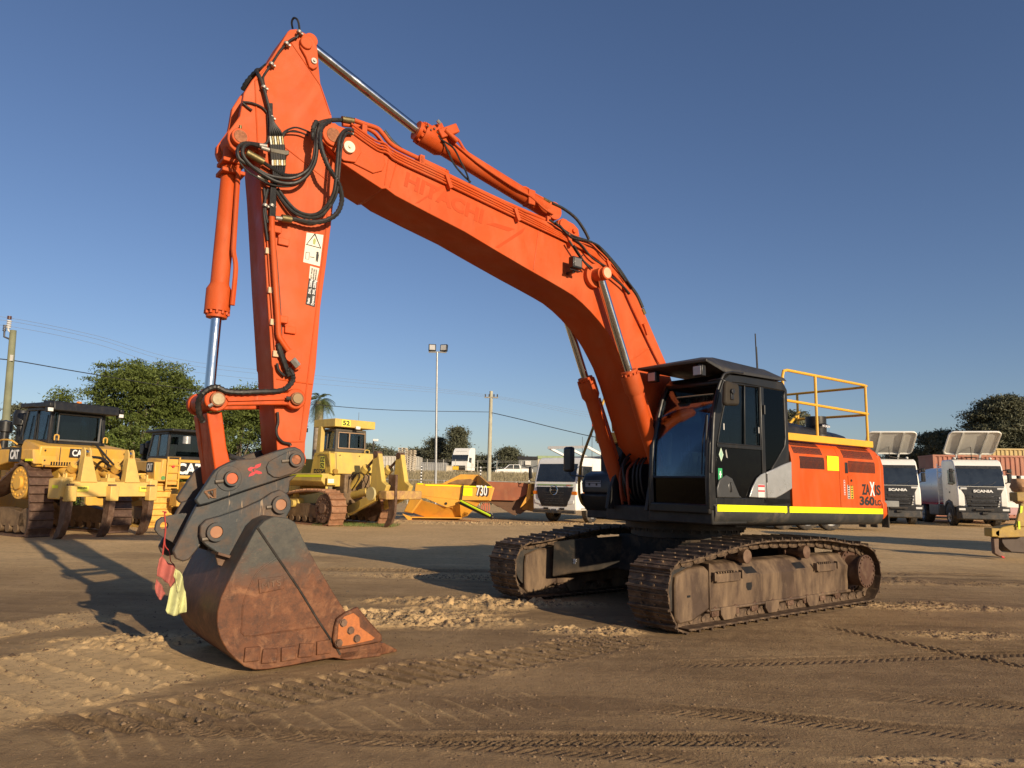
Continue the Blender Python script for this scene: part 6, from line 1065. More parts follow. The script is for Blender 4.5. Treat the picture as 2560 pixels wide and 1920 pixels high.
for dx_ in (0, .08, .16): MB().tube([at(*p, Y0-.6)+Vector((dx_, 0, 0)) for p in zt5((1380, 1200), (1345, 1260), (1350, 1330), (1385, 1370), (1405, 1300), (1400, 1200))], .022, 6, 4).build('air_hose', flat('red_hose_%d' % int(dx_*100), (.55, .15, .08)), DB)
MB().tube([at(*p, Y0-.9) for p in zt5((1410, 1340), (1450, 1320), (1490, 1350), (1505, 1405))], .02, 6, 4).build('cable', steel, DB)
Y1 = 33.6
T2 = thing('dump_tray', 'dump truck tray with bare rust-red inside, between the 730 tray and the white truck', 'dump tray', (0, 0, 0), 0, 'dump trays set down in the yard')
slab('inner_wall', zt5((1420, 905), (2020, 930), (1980, 1080), (1820, 1170), (1420, 1160)), Y1, .12, rust, T2)
slab('end_wall', zt5((2000, 935), (2040, 935), (2020, 1140), (1920, 1240), (1880, 1270), (1975, 1090)), Y1-.4, .35, trayy, T2)
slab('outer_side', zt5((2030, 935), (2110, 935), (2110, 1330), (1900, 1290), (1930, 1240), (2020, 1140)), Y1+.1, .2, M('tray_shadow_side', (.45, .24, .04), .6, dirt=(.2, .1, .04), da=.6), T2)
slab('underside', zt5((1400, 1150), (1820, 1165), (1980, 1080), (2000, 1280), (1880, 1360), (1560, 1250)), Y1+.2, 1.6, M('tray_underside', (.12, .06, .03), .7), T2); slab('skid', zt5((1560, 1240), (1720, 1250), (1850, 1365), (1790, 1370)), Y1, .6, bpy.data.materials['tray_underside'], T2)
slab('reflective_strip', zt5((2035, 1082), (2105, 1086), (2105, 1104), (2035, 1100)), Y1+.06, .02, refl, T2, 0)
# ---- trucks ----
def wheel(root, x, y, r, w, s):
    m = MB(); m.lathe((x, y-w/2, r), (x, y+w/2, r), [(0, r*.62), (.02, r*.9), (.12, r), (.88, r), (.98, r*.9), (1, r*.62)], 32); t_ = m.build('wheel', tyre, root)
    yo = y+s*w/2; m = MB(); m.lathe((x, yo-s*.05, r), (x, yo-s*.01, r), [(0, 0), (0, r*.55), (1, r*.63)], 28); m.lathe((x, yo-s*.08, r), (x, yo+s*.03, r), [(0, r*.3), (.8, r*.24), (1, r*.14), (1, 0)], 20)
    for k in range(8): a = k*.785; m.cyl((x+r*.42*math.cos(a), yo-s*.055, r+r*.42*math.sin(a)), (x+r*.42*math.cos(a), yo-s*.04, r+r*.42*math.sin(a)), r*.035, n=6)
    m.build('rim', rim, t_)
def cab_shell(root, W_, z0, zt, prof_f, xr, mat, name='cab'):
    """prof_f: front outline (x,z) bottom to top; walls are lofted, windows are panes set proud"""
    poly = prof_f+[(xr+.1, zt), (xr, zt-.12), (xr, z0)]
    return MB().prism(poly, -W_/2, W_/2).build(name, mat, root, .06)
winm = M('truck_window', (.022, .028, .033), .05, var=.5, vs=1.5, spec=.9)
def scania(label, px, Y, yaw, full):
    r_ = thing('truck', label, 'truck', wpos(px, Y), yaw, 'white trucks with raised roof panels')
    W_ = 2.14; cf_ = cab_shell(r_, W_, .95, 3.30, [(.0, .95), (.04, 1.6), (.0, 2.0), (-.12, 2.5), (-.28, 2.95), (-.45, 3.20), (-.75, 3.30)], -2.15, white)
    MB().prism([(.035, 1.98), (-.085, 2.48), (-.235, 2.86), (-.245, 2.86), (-.10, 2.48), (.02, 1.98)], -W_/2+.07, W_/2-.07).build('windscreen', winm, cf_)
    MB().prism([(-.215, 2.83), (-.27, 2.98), (-.28, 2.98), (-.225, 2.83)], -W_/2+.08, W_/2-.08).build('sun_visor', black, cf_, .02)
    g_ = MB().loft([[(.07, -.66, 1.0), (.07, .66, 1.0), (.0, .66, 1.0), (.0, -.66, 1.0)], [(.10, -.74, 1.45), (.10, .74, 1.45), (.0, .74, 1.45), (.0, -.74, 1.45)], [(.05, -.98, 1.95), (.05, .98, 1.95), (-.02, .98, 1.95), (-.02, -.98, 1.95)]]).build('grille', black, cf_, .02)
    m = MB(); [m.box(.085, .12, -.72+.0*i, .72, 1.05+.11*i, 1.09+.11*i) for i in range(5)]; m.build('grille_bar', M('grille_bar', (.04, .04, .042), .3) if 'grille_bar' not in bpy.data.materials else bpy.data.materials['grille_bar'], g_, .008)
    [MB().box(.10, .125, -.54+.05*q, .54-.05*q, 1.02+.2*q, 1.10+.2*q).build('grille_step', M('gloss_grille', (.05, .05, .052), .2) if 'gloss_grille' not in bpy.data.materials else bpy.data.materials['gloss_grille'], g_, .01) for q in range(3)]
    for z in (1.25, 1.42): MB().sphere((.13, .70, z), .035, 8).build('badge_lamp', lens, g_)
    for z in (2.12, 2.38): MB().box(-.055-(z-2.12)*.24, -.05-(z-2.12)*.24, .72, .86, z, z+.14).build('paper_sticker', wink, cf_)
    vtext('SCANIA', .12, wink, g_, (.130, -.40, 1.68), (0, 1, 0), width=.86, bold=.05)
    for s in (1, -1):
        MB().prism([(-.1, 1.0), (.065, 1.0), (.085, 1.5), (.03, 1.88), (-.1, 1.95)], min(s*.78, s*1.08), max(s*.78, s*1.08)).build('corner_panel', white, cf_, .04)
        hl = MB().box(-.05, .14, min(s*.0, s*1.14), max(s*.0, s*1.14), .70, .99).build('headlight', black, cf_, .03); MB().box(.14, .15, min(s*.80, s*1.08), max(s*.80, s*1.08), .80, .90).build('lamp_lens', lens, hl, .01)
        MB().prism([(.05, 1.78), (.08, 1.86), (.06, 1.90), (.04, 1.8)], min(s*.66, s*.94), max(s*.66, s*.94)).build('marker_lamp', lens, cf_)
        m = MB(); m.box(-.15, .0, min(s*1.18, s*1.36), max(s*1.18, s*1.36), 2.15, 2.60); m.box(-.12, .02, min(s*1.18, s*1.36), max(s*1.18, s*1.36), 2.62, 2.82); mr = m.build('mirror', black, cf_, .03); MB().tube([(-.25, s*1.08, 2.75), (-.1, s*1.25, 2.8)], .025, 6).tube([(-.25, s*1.08, 2.1), (-.1, s*1.25, 2.2)], .025, 6).build('mirror_arm', black, mr)
        MB().prism([(-.36, 2.78), (-.2, 2.15), (-.5, 2.02), (-1.25, 2.05), (-1.25, 2.78)], min(s*1.071, s*1.076), max(s*1.071, s*1.076)).build('side_window', winm, cf_); MB().box(-1.3, -.3, min(s*1.071, s*1.077), max(s*1.071, s*1.077), 1.0, 1.012).build('door_seam', black, cf_)
        MB().box(-1.15, -1.0, min(s*1.071, s*1.085), max(s*1.071, s*1.085), 1.62, 1.7).build('door_handle', black, cf_)
        m = MB(); pts_ = [(-1.25+.62*math.cos(R(a)), s*1.04, .55+.62*math.sin(R(a))) for a in range(0, 181, 20)]; m.tube(pts_, .07, 8); m.build('wheel_arch', black, r_)
        wheel(r_, -1.25, s*.93, .5, .32, s)
        MB().sphere((-.95, s*.8, 3.36), .07, 10).build('roof_lamp', flat('roof_lamp_white', (.7, .68, .62)) if 'roof_lamp_white' not in bpy.data.materials else bpy.data.materials['roof_lamp_white'], cf_)
    b_ = MB(); b_.loft([[(-.1, -1.14, .34), (-.1, 1.14, .34), (-.1, 1.14, .72), (-.1, -1.14, .72)], [(.24, -1.0, .38), (.24, 1.0, .38), (.2, 1.0, .72), (.2, -1.0, .72)]]); b_.build('bumper', M('bumper_black', (.035, .035, .035), .6, dirt=(.2, .15, .1), da=.4) if 'bumper_black' not in bpy.data.materials else bpy.data.materials['bumper_black'], r_, .04)
    MB().box(.2, .26, -.4, .4, .80, .9).box(.22, .3, -.12, .12, .62, .74).build('tow_hitch', darkst, r_, .01)
    MB().box(-7.4, -1.0, -.45, .45, .6, .95).build('chassis', darkst, r_, .02)
    for s in (1, -1):
        MB().prism([(-2.0, .5), (-.55, .5), (-.6, 1.0), (-.75, 1.2), (-1.25, 1.32), (-1.75, 1.2), (-2.0, .95)], min(s*.8, s*1.079), max(s*.8, s*1.079)).build('mudguard', bpy.data.materials['bumper_black'], r_, .03)
        MB().tube([(-.06, s*1.02, 1.95), (-.16, s*1.01, 2.48), (-.30, s*.98, 2.95)], .035, 6).build('pillar_trim', black, cf_)
        MB().tube([(.04, s*.35-.3, 2.0), (.02, s*.35+.1, 2.06), (-.02, s*.35+.3, 2.2)], .012, 5).build('wiper', black, cf_)
    for s in (1, -1):
        MB().box(-4.1, -2.5, min(s*.55, s*1.2), max(s*.55, s*1.2), .45, 1.05).build('fuel_tank', M('tank_grey', (.12, .12, .12), .4) if 'tank_grey' not in bpy.data.materials else bpy.data.materials['tank_grey'], r_, .06)
        for x in (-5.2, -6.5): wheel(r_, x, s*.95, .5, .5, s)
    # roof panel propped up, seen from below
    rl = MB(); A = Vector((-.15, 0, 4.72)); B = Vector((-1.45, 0, 3.62))
    hw = 1.14; pts_ = []
    for cxx, cyy, a0_, a1_ in ((hw-.2, .2, 270, 360), (hw-.2, 1.40, 0, 90), (-hw+.2, 1.40, 90, 180), (-hw+.2, .2, 180, 270)):
        for a in range(a0_, a1_+1, 30): pts_.append((cxx+.2*math.cos(R(a)), cyy+.2*math.sin(R(a))))
    d_ = (A-B).normalized(); n_ = Vector((d_.z, 0, -d_.x)); ring0 = [B+Vector((0, y, 0))+d_*z for y, z in pts_]; rl.loft([ring0, [p-n_*.05 for p in ring0]]); pn = rl.build('roof_panel', whited, r_, .01)
    MB().tube(ring0+[ring0[0]], .045, 6).build('panel_rim', white, pn); MB().box(-.004, .004, -.4, .4, .6, .61, Matrix.Translation(B)).build('panel_seam', black, pn)
    for y in (.55, -.55): MB().tube([Vector((-1.5, y*.9, 3.2)), B+Vector((.02, y, 0)), B+d_*1.55+Vector((.05, y, 0))], .055, 4).build('panel_arm', whited, pn)
    MB().tube([(-1.0, 0, 3.3), (-1.05, 0, 3.95)], .02, 6).tube([(-1.4, -.8, 3.35), (-.9, 0, 3.42), (-1.4, .8, 3.35)], .025, 6).box(-1.7, -.7, -1.0, 1.0, 3.22, 3.3).build('roof_rack', darkst, pn)
    if full:
        MB().lathe((-7.2, 0, 1.95), (-2.75, 0, 1.95), [(0, 0), (.0, .9), (.03, 1.08), (.97, 1.08), (1, .9), (1, 0)], 28).build('water_tank', white, r_)
        MB().box(-7.2, -2.7, -1.2, 1.2, 1.0, 1.1).build('tank_base', flat('red_band', (.5, .02, .03)), r_)
        m = MB(); 
        for y in (-1.12, -.85): m.tube([(-2.62, y, 1.0), (-2.62, y, 3.15)], .03, 6)
        for z in (1.2, 1.5, 1.8, 2.1, 2.4, 2.7, 3.0): m.tube([(-2.62, -1.12, z), (-2.62, -.85, z)], .025, 6)
        m.build('ladder', white, r_)
        MB().box(-2.7, -2.45, -.5, .5, 1.0, 2.9).build('air_filter', darkst, r_, .05)
    return r_
scania('white truck with raised roof panel and a white water tank behind its cab', 2452, 35.6, R(-104), True)
scania('white truck with raised roof panel, partly hidden by the orange engine cover', 2240, 36.6, R(-104), False)
# white truck beside the rusty tray
HN = thing('truck', 'white truck with dark grille and open white roof frame, half hidden behind the excavator', 'truck', wpos(1390, 32.2), R(-128))
W_ = 2.3; cf_ = cab_shell(HN, W_, .55, 2.86, [(.12, .55), (.14, 1.1), (.05, 1.75), (-.22, 2.6), (-.32, 2.78), (-.5, 2.86)], -2.1, white)
MB().prism([(.055, 1.79), (-.205, 2.58), (-.215, 2.58), (.04, 1.79)], -1.02, 1.02).build('windscreen', winm, cf_)
g_ = MB().loft([[(.16, -.66, .72), (.16, .66, .72), (.1, .66, .72), (.1, -.66, .72)], [(.18, -.86, 1.12), (.18, .86, 1.12), (.1, .86, 1.12), (.1, -.86, 1.12)], [(.12, -.98, 1.56), (.12, .98, 1.56), (.0, .98, 1.56), (.0, -.98, 1.56)]]).build('grille', black, cf_, .02)
m = MB(); [m.box(.15, .185, -.5, .5, z-.02, z+.02) for z in (.85, .95, 1.05, 1.22, 1.32)]; m.build('grille_bar', bpy.data.materials['grille_bar'], g_)
m = MB(); m.tube([(.17, .2*math.cos(R(a)), 1.42+.2*math.sin(R(a))) for a in range(0, 361, 24)], .025, 6); m.box(.16, .185, -.18, .18, 1.40, 1.44); m.build('emblem', chrome, g_)
MB().box(.08, .09, -.95, .95, 1.62, 1.68).build('green_stripe', flat('stripe_green', (.3, .42, .2)), cf_); vtext('500', .07, redp, cf_, (.115, .62, 1.60), (0, 1, 0), width=.22)
MB().box(.1, .2, -1.12, 1.12, .42, .55).build('bumper', bpy.data.materials['bumper_black'], cf_, .02); k = MB().box(.15, .16, -.18, .18, .52, .64).build('number_plate', flat('plate_white', (.7, .68, .66)), cf_); m = MB(); [m.box(.16, .165, -.14+.05*i, -.11+.05*i, .55, .61) for i in range(6)]; m.build('plate_print', ink, k)
for s in (1, -1):
    MB().loft([[(.165, s*.72, .80), (.165, s*1.02, .86), (.165, s*1.04, 1.0), (.165, s*.76, .96)], [(.12, s*.72, .80), (.12, s*1.02, .86), (.12, s*1.04, 1.0), (.12, s*.76, .96)]]).build('headlight', lens, cf_, .01)
    MB().box(.04, .13, min(s*.9, s*1.16), max(s*.9, s*1.16), 1.22, 1.38).build('indicator', amber, cf_, .02); MB().box(.14, .16, min(s*.3, s*.55), max(s*.3, s*.55), .58, .66).build('fog_recess', black, cf_)
    MB().prism([(-.28, 2.48), (-.12, 1.95), (-.5, 1.72), (-1.15, 1.85), (-1.15, 2.48)], min(s*1.151, s*1.156), max(s*1.151, s*1.156)).build('side_window', winm, cf_)
    MB().box(-.55, -.42, min(s*1.15, s*1.165), max(s*1.15, s*1.165), 1.28, 1.38).build('side_indicator', amber, cf_); MB().box(-1.2, -1.19, min(s*1.151, s*1.155), max(s*1.151, s*1.155), .7, 2.6).box(-.95, -.8, min(s*1.15, s*1.17), max(s*1.15, s*1.17), 1.55, 1.6).build('door_seam', black, cf_)
    [MB().box(-.75, -.25, min(s*1.151, s*1.17), max(s*1.151, s*1.17), z, z+.03).build('step', black, cf_) for z in (.62, .85, 1.05)]
    m = MB(); m.box(.0, .12, min(s*1.28, s*1.45), max(s*1.28, s*1.45), 1.9, 2.45); mr = m.build('mirror', black, cf_, .05); MB().tube([(-.1, s*1.15, 1.75), (.1, s*1.35, 1.8), (.08, s*1.36, 2.4), (-.2, s*1.15, 2.5)], .02, 6).build('mirror_arm', black, mr)
    wheel(HN, -1.25, s*.98, .5, .3, s)
    for x in (-5.2, -6.5): wheel(HN, x, s*.9, .5, .5, s)
vtext('2630', .06, M('grey_print', (.2, .2, .2), .5), cf_, (-.35, 1.157, 1.02), (-1, 0, 0), width=.32, shear=.2)
MB().box(-7.4, -1.0, -.45, .45, .6, .95).build('chassis', darkst, HN, .02); tb_ = MB().box(-6.8, -2.4, -1.2, 1.2, 1.0, 2.35).build('service_body', M('service_grey', (.16, .16, .16), .6), HN, .02)
m = MB(); m.tube([(-.9, 1.05, 3.35), (-.9, -1.05, 3.35)], .085, 4)
for y in (1.05, 0, -1.05): m.tube([(-.9, y, 3.35), (-2.8, y, 2.9)], .07, 4)
m.build('roof_frame', white, HN); m = MB(); m.box(-2.9, -2.3, -1.1, 1.1, 2.86, 3.0); m.build('frame_base', M('service_grey2', (.3, .3, .3), .5), HN, .02)
MB().tube([(-2.2, .5, 2.9), (-2.2, .5, 4.75)], .012, 6).build('flag_mast', darkst, HN); MB().tube([(-2.0, .1, 2.9), (-2.0, .1, 3.9)], .009, 6).build('antenna', darkst, HN)
fl_ = bmesh.new(); fp = [fl_.verts.new(v) for v in [(-2.2, .5, 4.78), (-2.25, .62, 4.5), (-2.3, .72, 4.28), (-2.2, .60, 4.32), (-2.2, .5, 4.30)]]; fl_.faces.new(fp); me = bpy.data.meshes.new('flag'); fl_.to_mesh(me); fl_.free(); me.materials.append(M('flag_red', (.55, .08, .06), .8)); o = bpy.data.objects.new('flag', me); COL.objects.link(o); o.parent = HN; o.modifiers.new('s', 'SOLIDIFY').thickness = .015
# low trailer behind the excavator: only the wheels and mudflaps show
TL = thing('trailer', 'flat trailer whose dusty wheels show under the excavator body', 'trailer', (12.9, 31.3, 0), R(4))
MB().box(-5.5, 3.2, -1.2, 1.2, 1.0, 1.25).build('deck', M('trailer_grey', (.2, .2, .19), .6), TL, .02); MB().box(-5.3, 3.0, -.5, .5, .75, 1.0).build('chassis', darkst, TL)
for x in (-1.75, -.75, .25):
    for s in (1, -1): wheel(TL, x, s*1.0, .48, .4, s)
for x in (1.7, 2.2, 2.7): MB().box(x, x+.04, -1.2, -.7, .15, 1.0).build('mudflap', tyre, TL)
for x in (-2.9, -4.0): MB().box(x, x+.9, -1.2, -.9, .45, 1.0).build('locker', M('locker_grey', (.3, .3, .28), .5) if 'locker_grey' not in bpy.data.materials else bpy.data.materials['locker_grey'], TL, .02)
# white service truck at the right edge
SV = thing('truck', 'white truck body in front of the red container, partly hidden by the right truck cab', 'truck', wpos(2535, 38.5), R(-100))
MB().box(-5, 0, -1.1, 1.1, .9, 2.6).build('body', white, SV, .04); MB().box(.0, .01, -.9, .9, 1.2, 2.4).build('door_panel', whited, SV); vtext('S', .2, darkst, SV, (.012, -.2, 1.7), (0, 1, 0)); MB().box(-5, 0, -1.12, 1.12, .55, .9).build('skirt', M('skirt_red_white', (.5, .3, .3), .5), SV)
[wheel(SV, x, s*.95, .48, .35, s) for x in (-.9, -3.9) for s in (1, -1)]
# sack on the right machine's exhaust, ripper of that machine
p = at(2547, 1200, 19.2)
m = MB(); m.cyl((p.x, p.y, 1.2), (p.x, p.y, 2.1), .05); 
o = m.build('exhaust_stack', darkst, None); 
M4 = D4.matrix_basis.inverted() if False else (Matrix.Translation(D4.location) @ Matrix.Rotation(D4.rotation_euler.z, 4, 'Z')).inverted()
def to_child(o, par, Mi): o.data.transform(Mi); o.parent = par; return o
to_child(o, D4, M4)
sack = MB(); rings = []; random.seed(5)
for z, r_ in ((2.02, .16), (1.92, .20), (1.8, .22), (1.7, .17), (1.63, .07), (1.60, .07), (1.54, .15), (1.42, .17), (1.36, .1)):
    rings.append([(p.x+(r_+random.uniform(-.035, .035))*math.cos(a*.393), p.y+(r_+random.uniform(-.035, .035))*math.sin(a*.393), z) for a in range(16)])
sack.loft(rings, True, True); o = to_child(sack.build('sacking', M('hessian', (.36, .20, .10), .9, var=.25, vs=8, bump=.4, bs=60), None), D4, M4)
MB_ = MB(); MB_.tube([(p.x-.25, p.y-.1, 1.62), (p.x+.4, p.y-.1, 1.60)], .02, 6); to_child(MB_.build('tie_rod', black, None), D4, M4)
zr = ZF(2140, 940, 3.607)
def slabw(name, pts, Y, th, mat, bev=.02): o = slab(name, pts, Y, th, mat, None, bev); return to_child(o, D4, M4)
slabw('ripper_frame', zr((1255, 1400), (1330, 1360), (1440, 1340), (1560, 1340), (1560, 1450), (1290, 1460), (1255, 1430)), 18.2, .35, dusty)
slabw('ripper_plate', zr((1440, 1360), (1490, 1150), (1560, 1140), (1560, 1360)), 18.15, .08, dusty); slabw('reflective_strip', zr((1462, 1310), (1480, 1310), (1483, 1380), (1465, 1382)), 18.13, .01, bpy.data.materials['lime_stripe'], 0); slabw('reflective_strip', zr((1485, 1170), (1505, 1175), (1500, 1230), (1480, 1240)), 18.12, .01, bpy.data.materials['lime_stripe'], 0)
slabw('ripper_shank', zr((1240, 1460), (1290, 1460), (1290, 1560), (1345, 1610), (1340, 1640), (1290, 1625), (1250, 1600)), 18.3, .12, M('shank_brown', (.16, .10, .07), .7, dirt=(.3, .2, .13), da=.5)); slabw('ripper_shank_head', zr((1222, 1370), (1300, 1375), (1300, 1450), (1225, 1450)), 18.2, .3, dusty)
slabw('drum_shell', zr((1310, 1450), (1560, 1450), (1560, 1600), (1400, 1590), (1340, 1540), (1315, 1500)), 18.4, .4, M('dark_blade', (.06, .04, .03), .5, .3)); slabw('red_rag', zr((1310, 1620), (1335, 1625), (1350, 1645), (1318, 1642)), 18.2, .03, redp)
slabw('side_lamp', zr((1450, 1050), (1560, 1045), (1560, 1130), (1455, 1130)), 18.6, .3, dusty)
# ---- containers and sheds ----
def container(name, label, px, Y, yaw, Ln, z0, z1_, mat, wd=2.4, n=None, cat='container'):
    r_ = thing(name, label, cat, wpos(px, Y), yaw); m = MB(); n = n or int(Ln/.28)
    pts_ = []
    for i in range(n):
        x = Ln*i/n; q = Ln/n
        pts_ += [(x, 0), (x+q*.35, 0), (x+q*.5, .05), (x+q*.85, .05)]
    poly = pts_+[(Ln, 0), (Ln, wd), (0, wd)]
    m.prismz(poly, z0+.12, z1_-.12); bd = m.build('body', mat, r_)
    MB().box(-.03, Ln+.03, -.03, wd+.03, z1_-.12, z1_).build('top_frame', mat, r_, .01); MB().box(-.03, Ln+.03, -.03, wd+.03, z0, z0+.12).build('bottom_frame', mat, r_, .01)
    for x in (0, Ln): MB().box(x-.08, x+.08, -.04, .1, z0, z1_).build('corner_post', mat, r_, .01)
    return r_
redc = M('red_container', (.42, .17, .11), .7, var=.15, vs=1.5, dirt=(.38, .24, .16), da=.55, ds=1.5, streak=.3)
container('container', 'red shipping container with ribbed sides behind the right-hand trucks', 2338, 46.5, R(-8), 12.2, .15, 4.05, redc)
container('container', 'tan container roofline showing just above the red container', 2400, 52, R(-8), 12, 1.5, 4.85, M('tan_container', (.55, .40, .16), .6))
# ================= BANK, FENCES, BUILDINGS =================
BZ = 2.65
def bpos(px, Y, z=BZ): p = at(px, 1200, Y); return (p.x, Y, z)
shed = M('grey_corrugated', (.34, .34, .33), .5, .3, var=.1, dirt=(.25, .22, .18), da=.3); cream = M('cream_wall', (.55, .48, .36), .8)
container('shed', 'grey corrugated shed wall behind the fence, left of the white cab on the bank', 1052, 92, 0, 3.1, BZ, BZ+1.6, shed, 4, 14, 'shed')
container('shed', 'pale long shed low behind the pallets', 925, 100, 0, 6.5, BZ, BZ+2.6, M('pale_shed', (.5, .47, .40), .7), 5, 16, 'shed')
o = MB().box(0, .95, 0, 3, 0, 1.25).build('wall', cream, None); o.location = bpos(1111, 93); tag(o, 'short cream wall between the grey shed and the white truck on the bank', 'wall')
palm_ = M('pallet_wood', (.62, .52, .38), .8, var=.25)
for k, (px, hgt, nmb) in enumerate(((1003, 12, 'left'), (1025, 11, 'right'))):
    r_ = thing('pallet_stack', ('taller pallet stack nearest the pale shed' if k == 0 else 'slightly shorter pallet stack nearest the grey corrugated shed'), 'pallets', bpos(px, 80), 0, 'stacked wooden pallets')
    for i in range(hgt):
        m = MB(); z = i*.24; m.box(-.45, .45, 0, 1.1, z+.14, z+.17); m.box(-.45, .45, 0, 1.1, z+.0, z+.03); [m.box(x-.05, x+.05, 0, 1.1, z+.03, z+.14) for x in (-.4, 0, .4)]; m.build('pallet', palm_, r_, m=Matrix.Translation((random.uniform(-.03, .03), 0, 0)))
r_ = thing('truck', 'white prime mover cab parked on the bank behind the yellow tray', 'truck', bpos(1148, 95), R(-112))
cf_ = cab_shell(r_, 2.4, .7, 3.7, [(.0, .7), (.05, 1.2), (-.1, 2.4), (-.5, 3.3), (-.9, 3.65)], -2.2, white); MB().prism([(.0, 1.45), (-.08, 2.4), (-.25, 2.75), (-.27, 2.75), (-.1, 2.4), (-.02, 1.45)], -1.15, 1.15).build('windscreen', winm, cf_)
MB().box(.03, .07, -.85, .85, .75, 1.35).build('grille', darkst, cf_, .01); [MB().prism([(-.35, 2.4), (-.2, 1.8), (-1.1, 1.7), (-1.1, 2.4)], min(s*1.2, s*1.206), max(s*1.2, s*1.206)).build('side_window', winm, cf_) for s in (1, -1)]; MB().prism([(-.45, 3.22), (-.75, 3.5), (-.78, 3.48), (-.5, 3.2)], -.8, .8).build('roof_window', winm, cf_)
[wheel(r_, x, s*1.0, .5, .3, s) for x in (-1.2, -4.5) for s in (1, -1)]; MB().box(-6, -.8, -.45, .45, .5, .8).build('chassis', darkst, r_); vtext('V', .5, redp, cf_, (-1.3, 1.21, 1.2), (-1, 0, 0))
r_ = thing('utility_car', 'white dual-cab ute with load bars on the bank behind the rusty tray', 'ute', bpos(1283, 100), R(184))
bd = MB().prism([(2.55, .45), (2.6, .85), (2.3, 1.02), (1.35, 1.12), (.65, 1.72), (-.85, 1.75), (-1.0, 1.2), (-2.6, 1.18), (-2.65, .5)], -.88, .88).build('body', white, r_, .06)
[MB().prism([(1.2, 1.13), (.6, 1.66), (.1, 1.68), (.1, 1.13)], min(s*.88, s*.885), max(s*.88, s*.885)).prism([(.02, 1.68), (.02, 1.13), (-.8, 1.13), (-.75, 1.68)], min(s*.88, s*.885), max(s*.88, s*.885)).build('side_window', winm, bd) for s in (1, -1)]; MB().prism([(1.33, 1.13), (.67, 1.7), (.66, 1.69), (1.31, 1.12)], -.75, .75).build('windscreen', winm, bd)
[wheel(r_, x, s*.8, .38, .25, s) for x in (1.65, -1.6) for s in (1, -1)]; m = MB(); [m.tube([(-1.0, y, 1.7), (-2.3, y, 1.25)], .04, 6) for y in (.7, -.7)]; m.build('load_bar', black, bd); [MB().tube([(x+.48*math.cos(R(a)), s*.89, .38+.48*math.sin(R(a))) for a in range(0, 181, 20)], .05, 6).build('wheel_arch', white, bd) for x in (1.65, -1.6) for s in (1, -1)]
r_ = thing('site_office', 'grey site office with dark flat roof and air conditioner on the bank', 'building', bpos(1296, 114))
w_ = MB().box(0, 6, 0, 4, 0, 3.0).build('wall', M('office_grey', (.17, .18, .18), .7), r_); MB().box(-.2, 3.0, -.3, 4, 3.0, 3.45).build('roof', black, r_, .02); MB().box(1.0, 1.9, -.3, 0, 2.1, 2.75).build('air_conditioner', whited, r_, .02); MB().box(2.9, 9, -.2, 4, 3.1, 3.6).build('roof', M('green_roof', (.28, .36, .2), .6), r_, .02); MB().box(3, 6.2, -.05, 0, 1.6, 3.1).build('cream_panel', cream, r_)
# fences
fm = M('galvanised_post', (.42, .40, .36), .5, .4)
FN = thing('wire_fence', 'tall wire fence with galvanised posts running along the top of the grassy bank', 'fence', (0, 0, 0))
for i, px in enumerate((985, 1066, 1107, 1137, 1177, 1193, 1241, 1302, 1360, 1430, 1500, 1560)):
    x, y, z = bpos(px, 84); MB().cyl((x, y, z-.4), (x+.02, y, z+1.75), .035, n=8).build('post', fm, FN)
m = MB(); xa, xb = bpos(940, 84)[0], bpos(1600, 84)[0]
for z in (1.5, 1.6, 1.7): m.tube([(xa, 84, BZ+z), (xb, 84, BZ+z)], .008, 4)
m.tube([(xa, 84, BZ+.9), (xb, 84, BZ+.9)], .02, 5); m.build('wire', fm, FN)
F2 = thing('wire_fence', 'low pipe rail fence at the foot of the grassy bank', 'fence', (0, 0, 0))
for px in (1020, 1110, 1200, 1290, 1380, 1470): x, y, z = bpos(px, 56, 0); MB().cyl((x, y, 0), (x, y, 1.9), .035, n=8).build('post', fm, F2)
xa, xb = bpos(960, 56)[0], bpos(1560, 56)[0]; MB().tube([(xa, 56, 1.85), (xb, 56, 1.85)], .035, 6).build('rail', fm, F2); MB().tube([(xa, 56, 1.0), (xb, 56, 1.0)], .02, 6).build('rail', fm, F2)
for px, lb in ((1053, 'black and white striped stake in front of the grey shed'), (1201, 'black and white striped stake in front of the white cab'), (1323, 'black and white striped stake beside the ute')):
    x, y, z = bpos(px, 66, 1.0); r_ = thing('marker_stake', lb, 'stake', (x, y, z), 0, 'striped marker stakes')
    MB().box(-.06, .06, -.03, .03, 0, 2.25).build('stake', ink, r_); [MB().box(-.062, .062, -.034, .034, .1+.28*i, .22+.28*i).build('white_band', wink, r_) for i in range(8)]
o = MB().box(-.35, .35, 0, .03, 0, .4).build('sign', flat('sign_yellow', (.75, .45, .02)), None, .02); o.location = bpos(1138, 83, BZ+.55); tag(o, 'small orange-yellow sign on the fence in front of the white cab', 'sign')
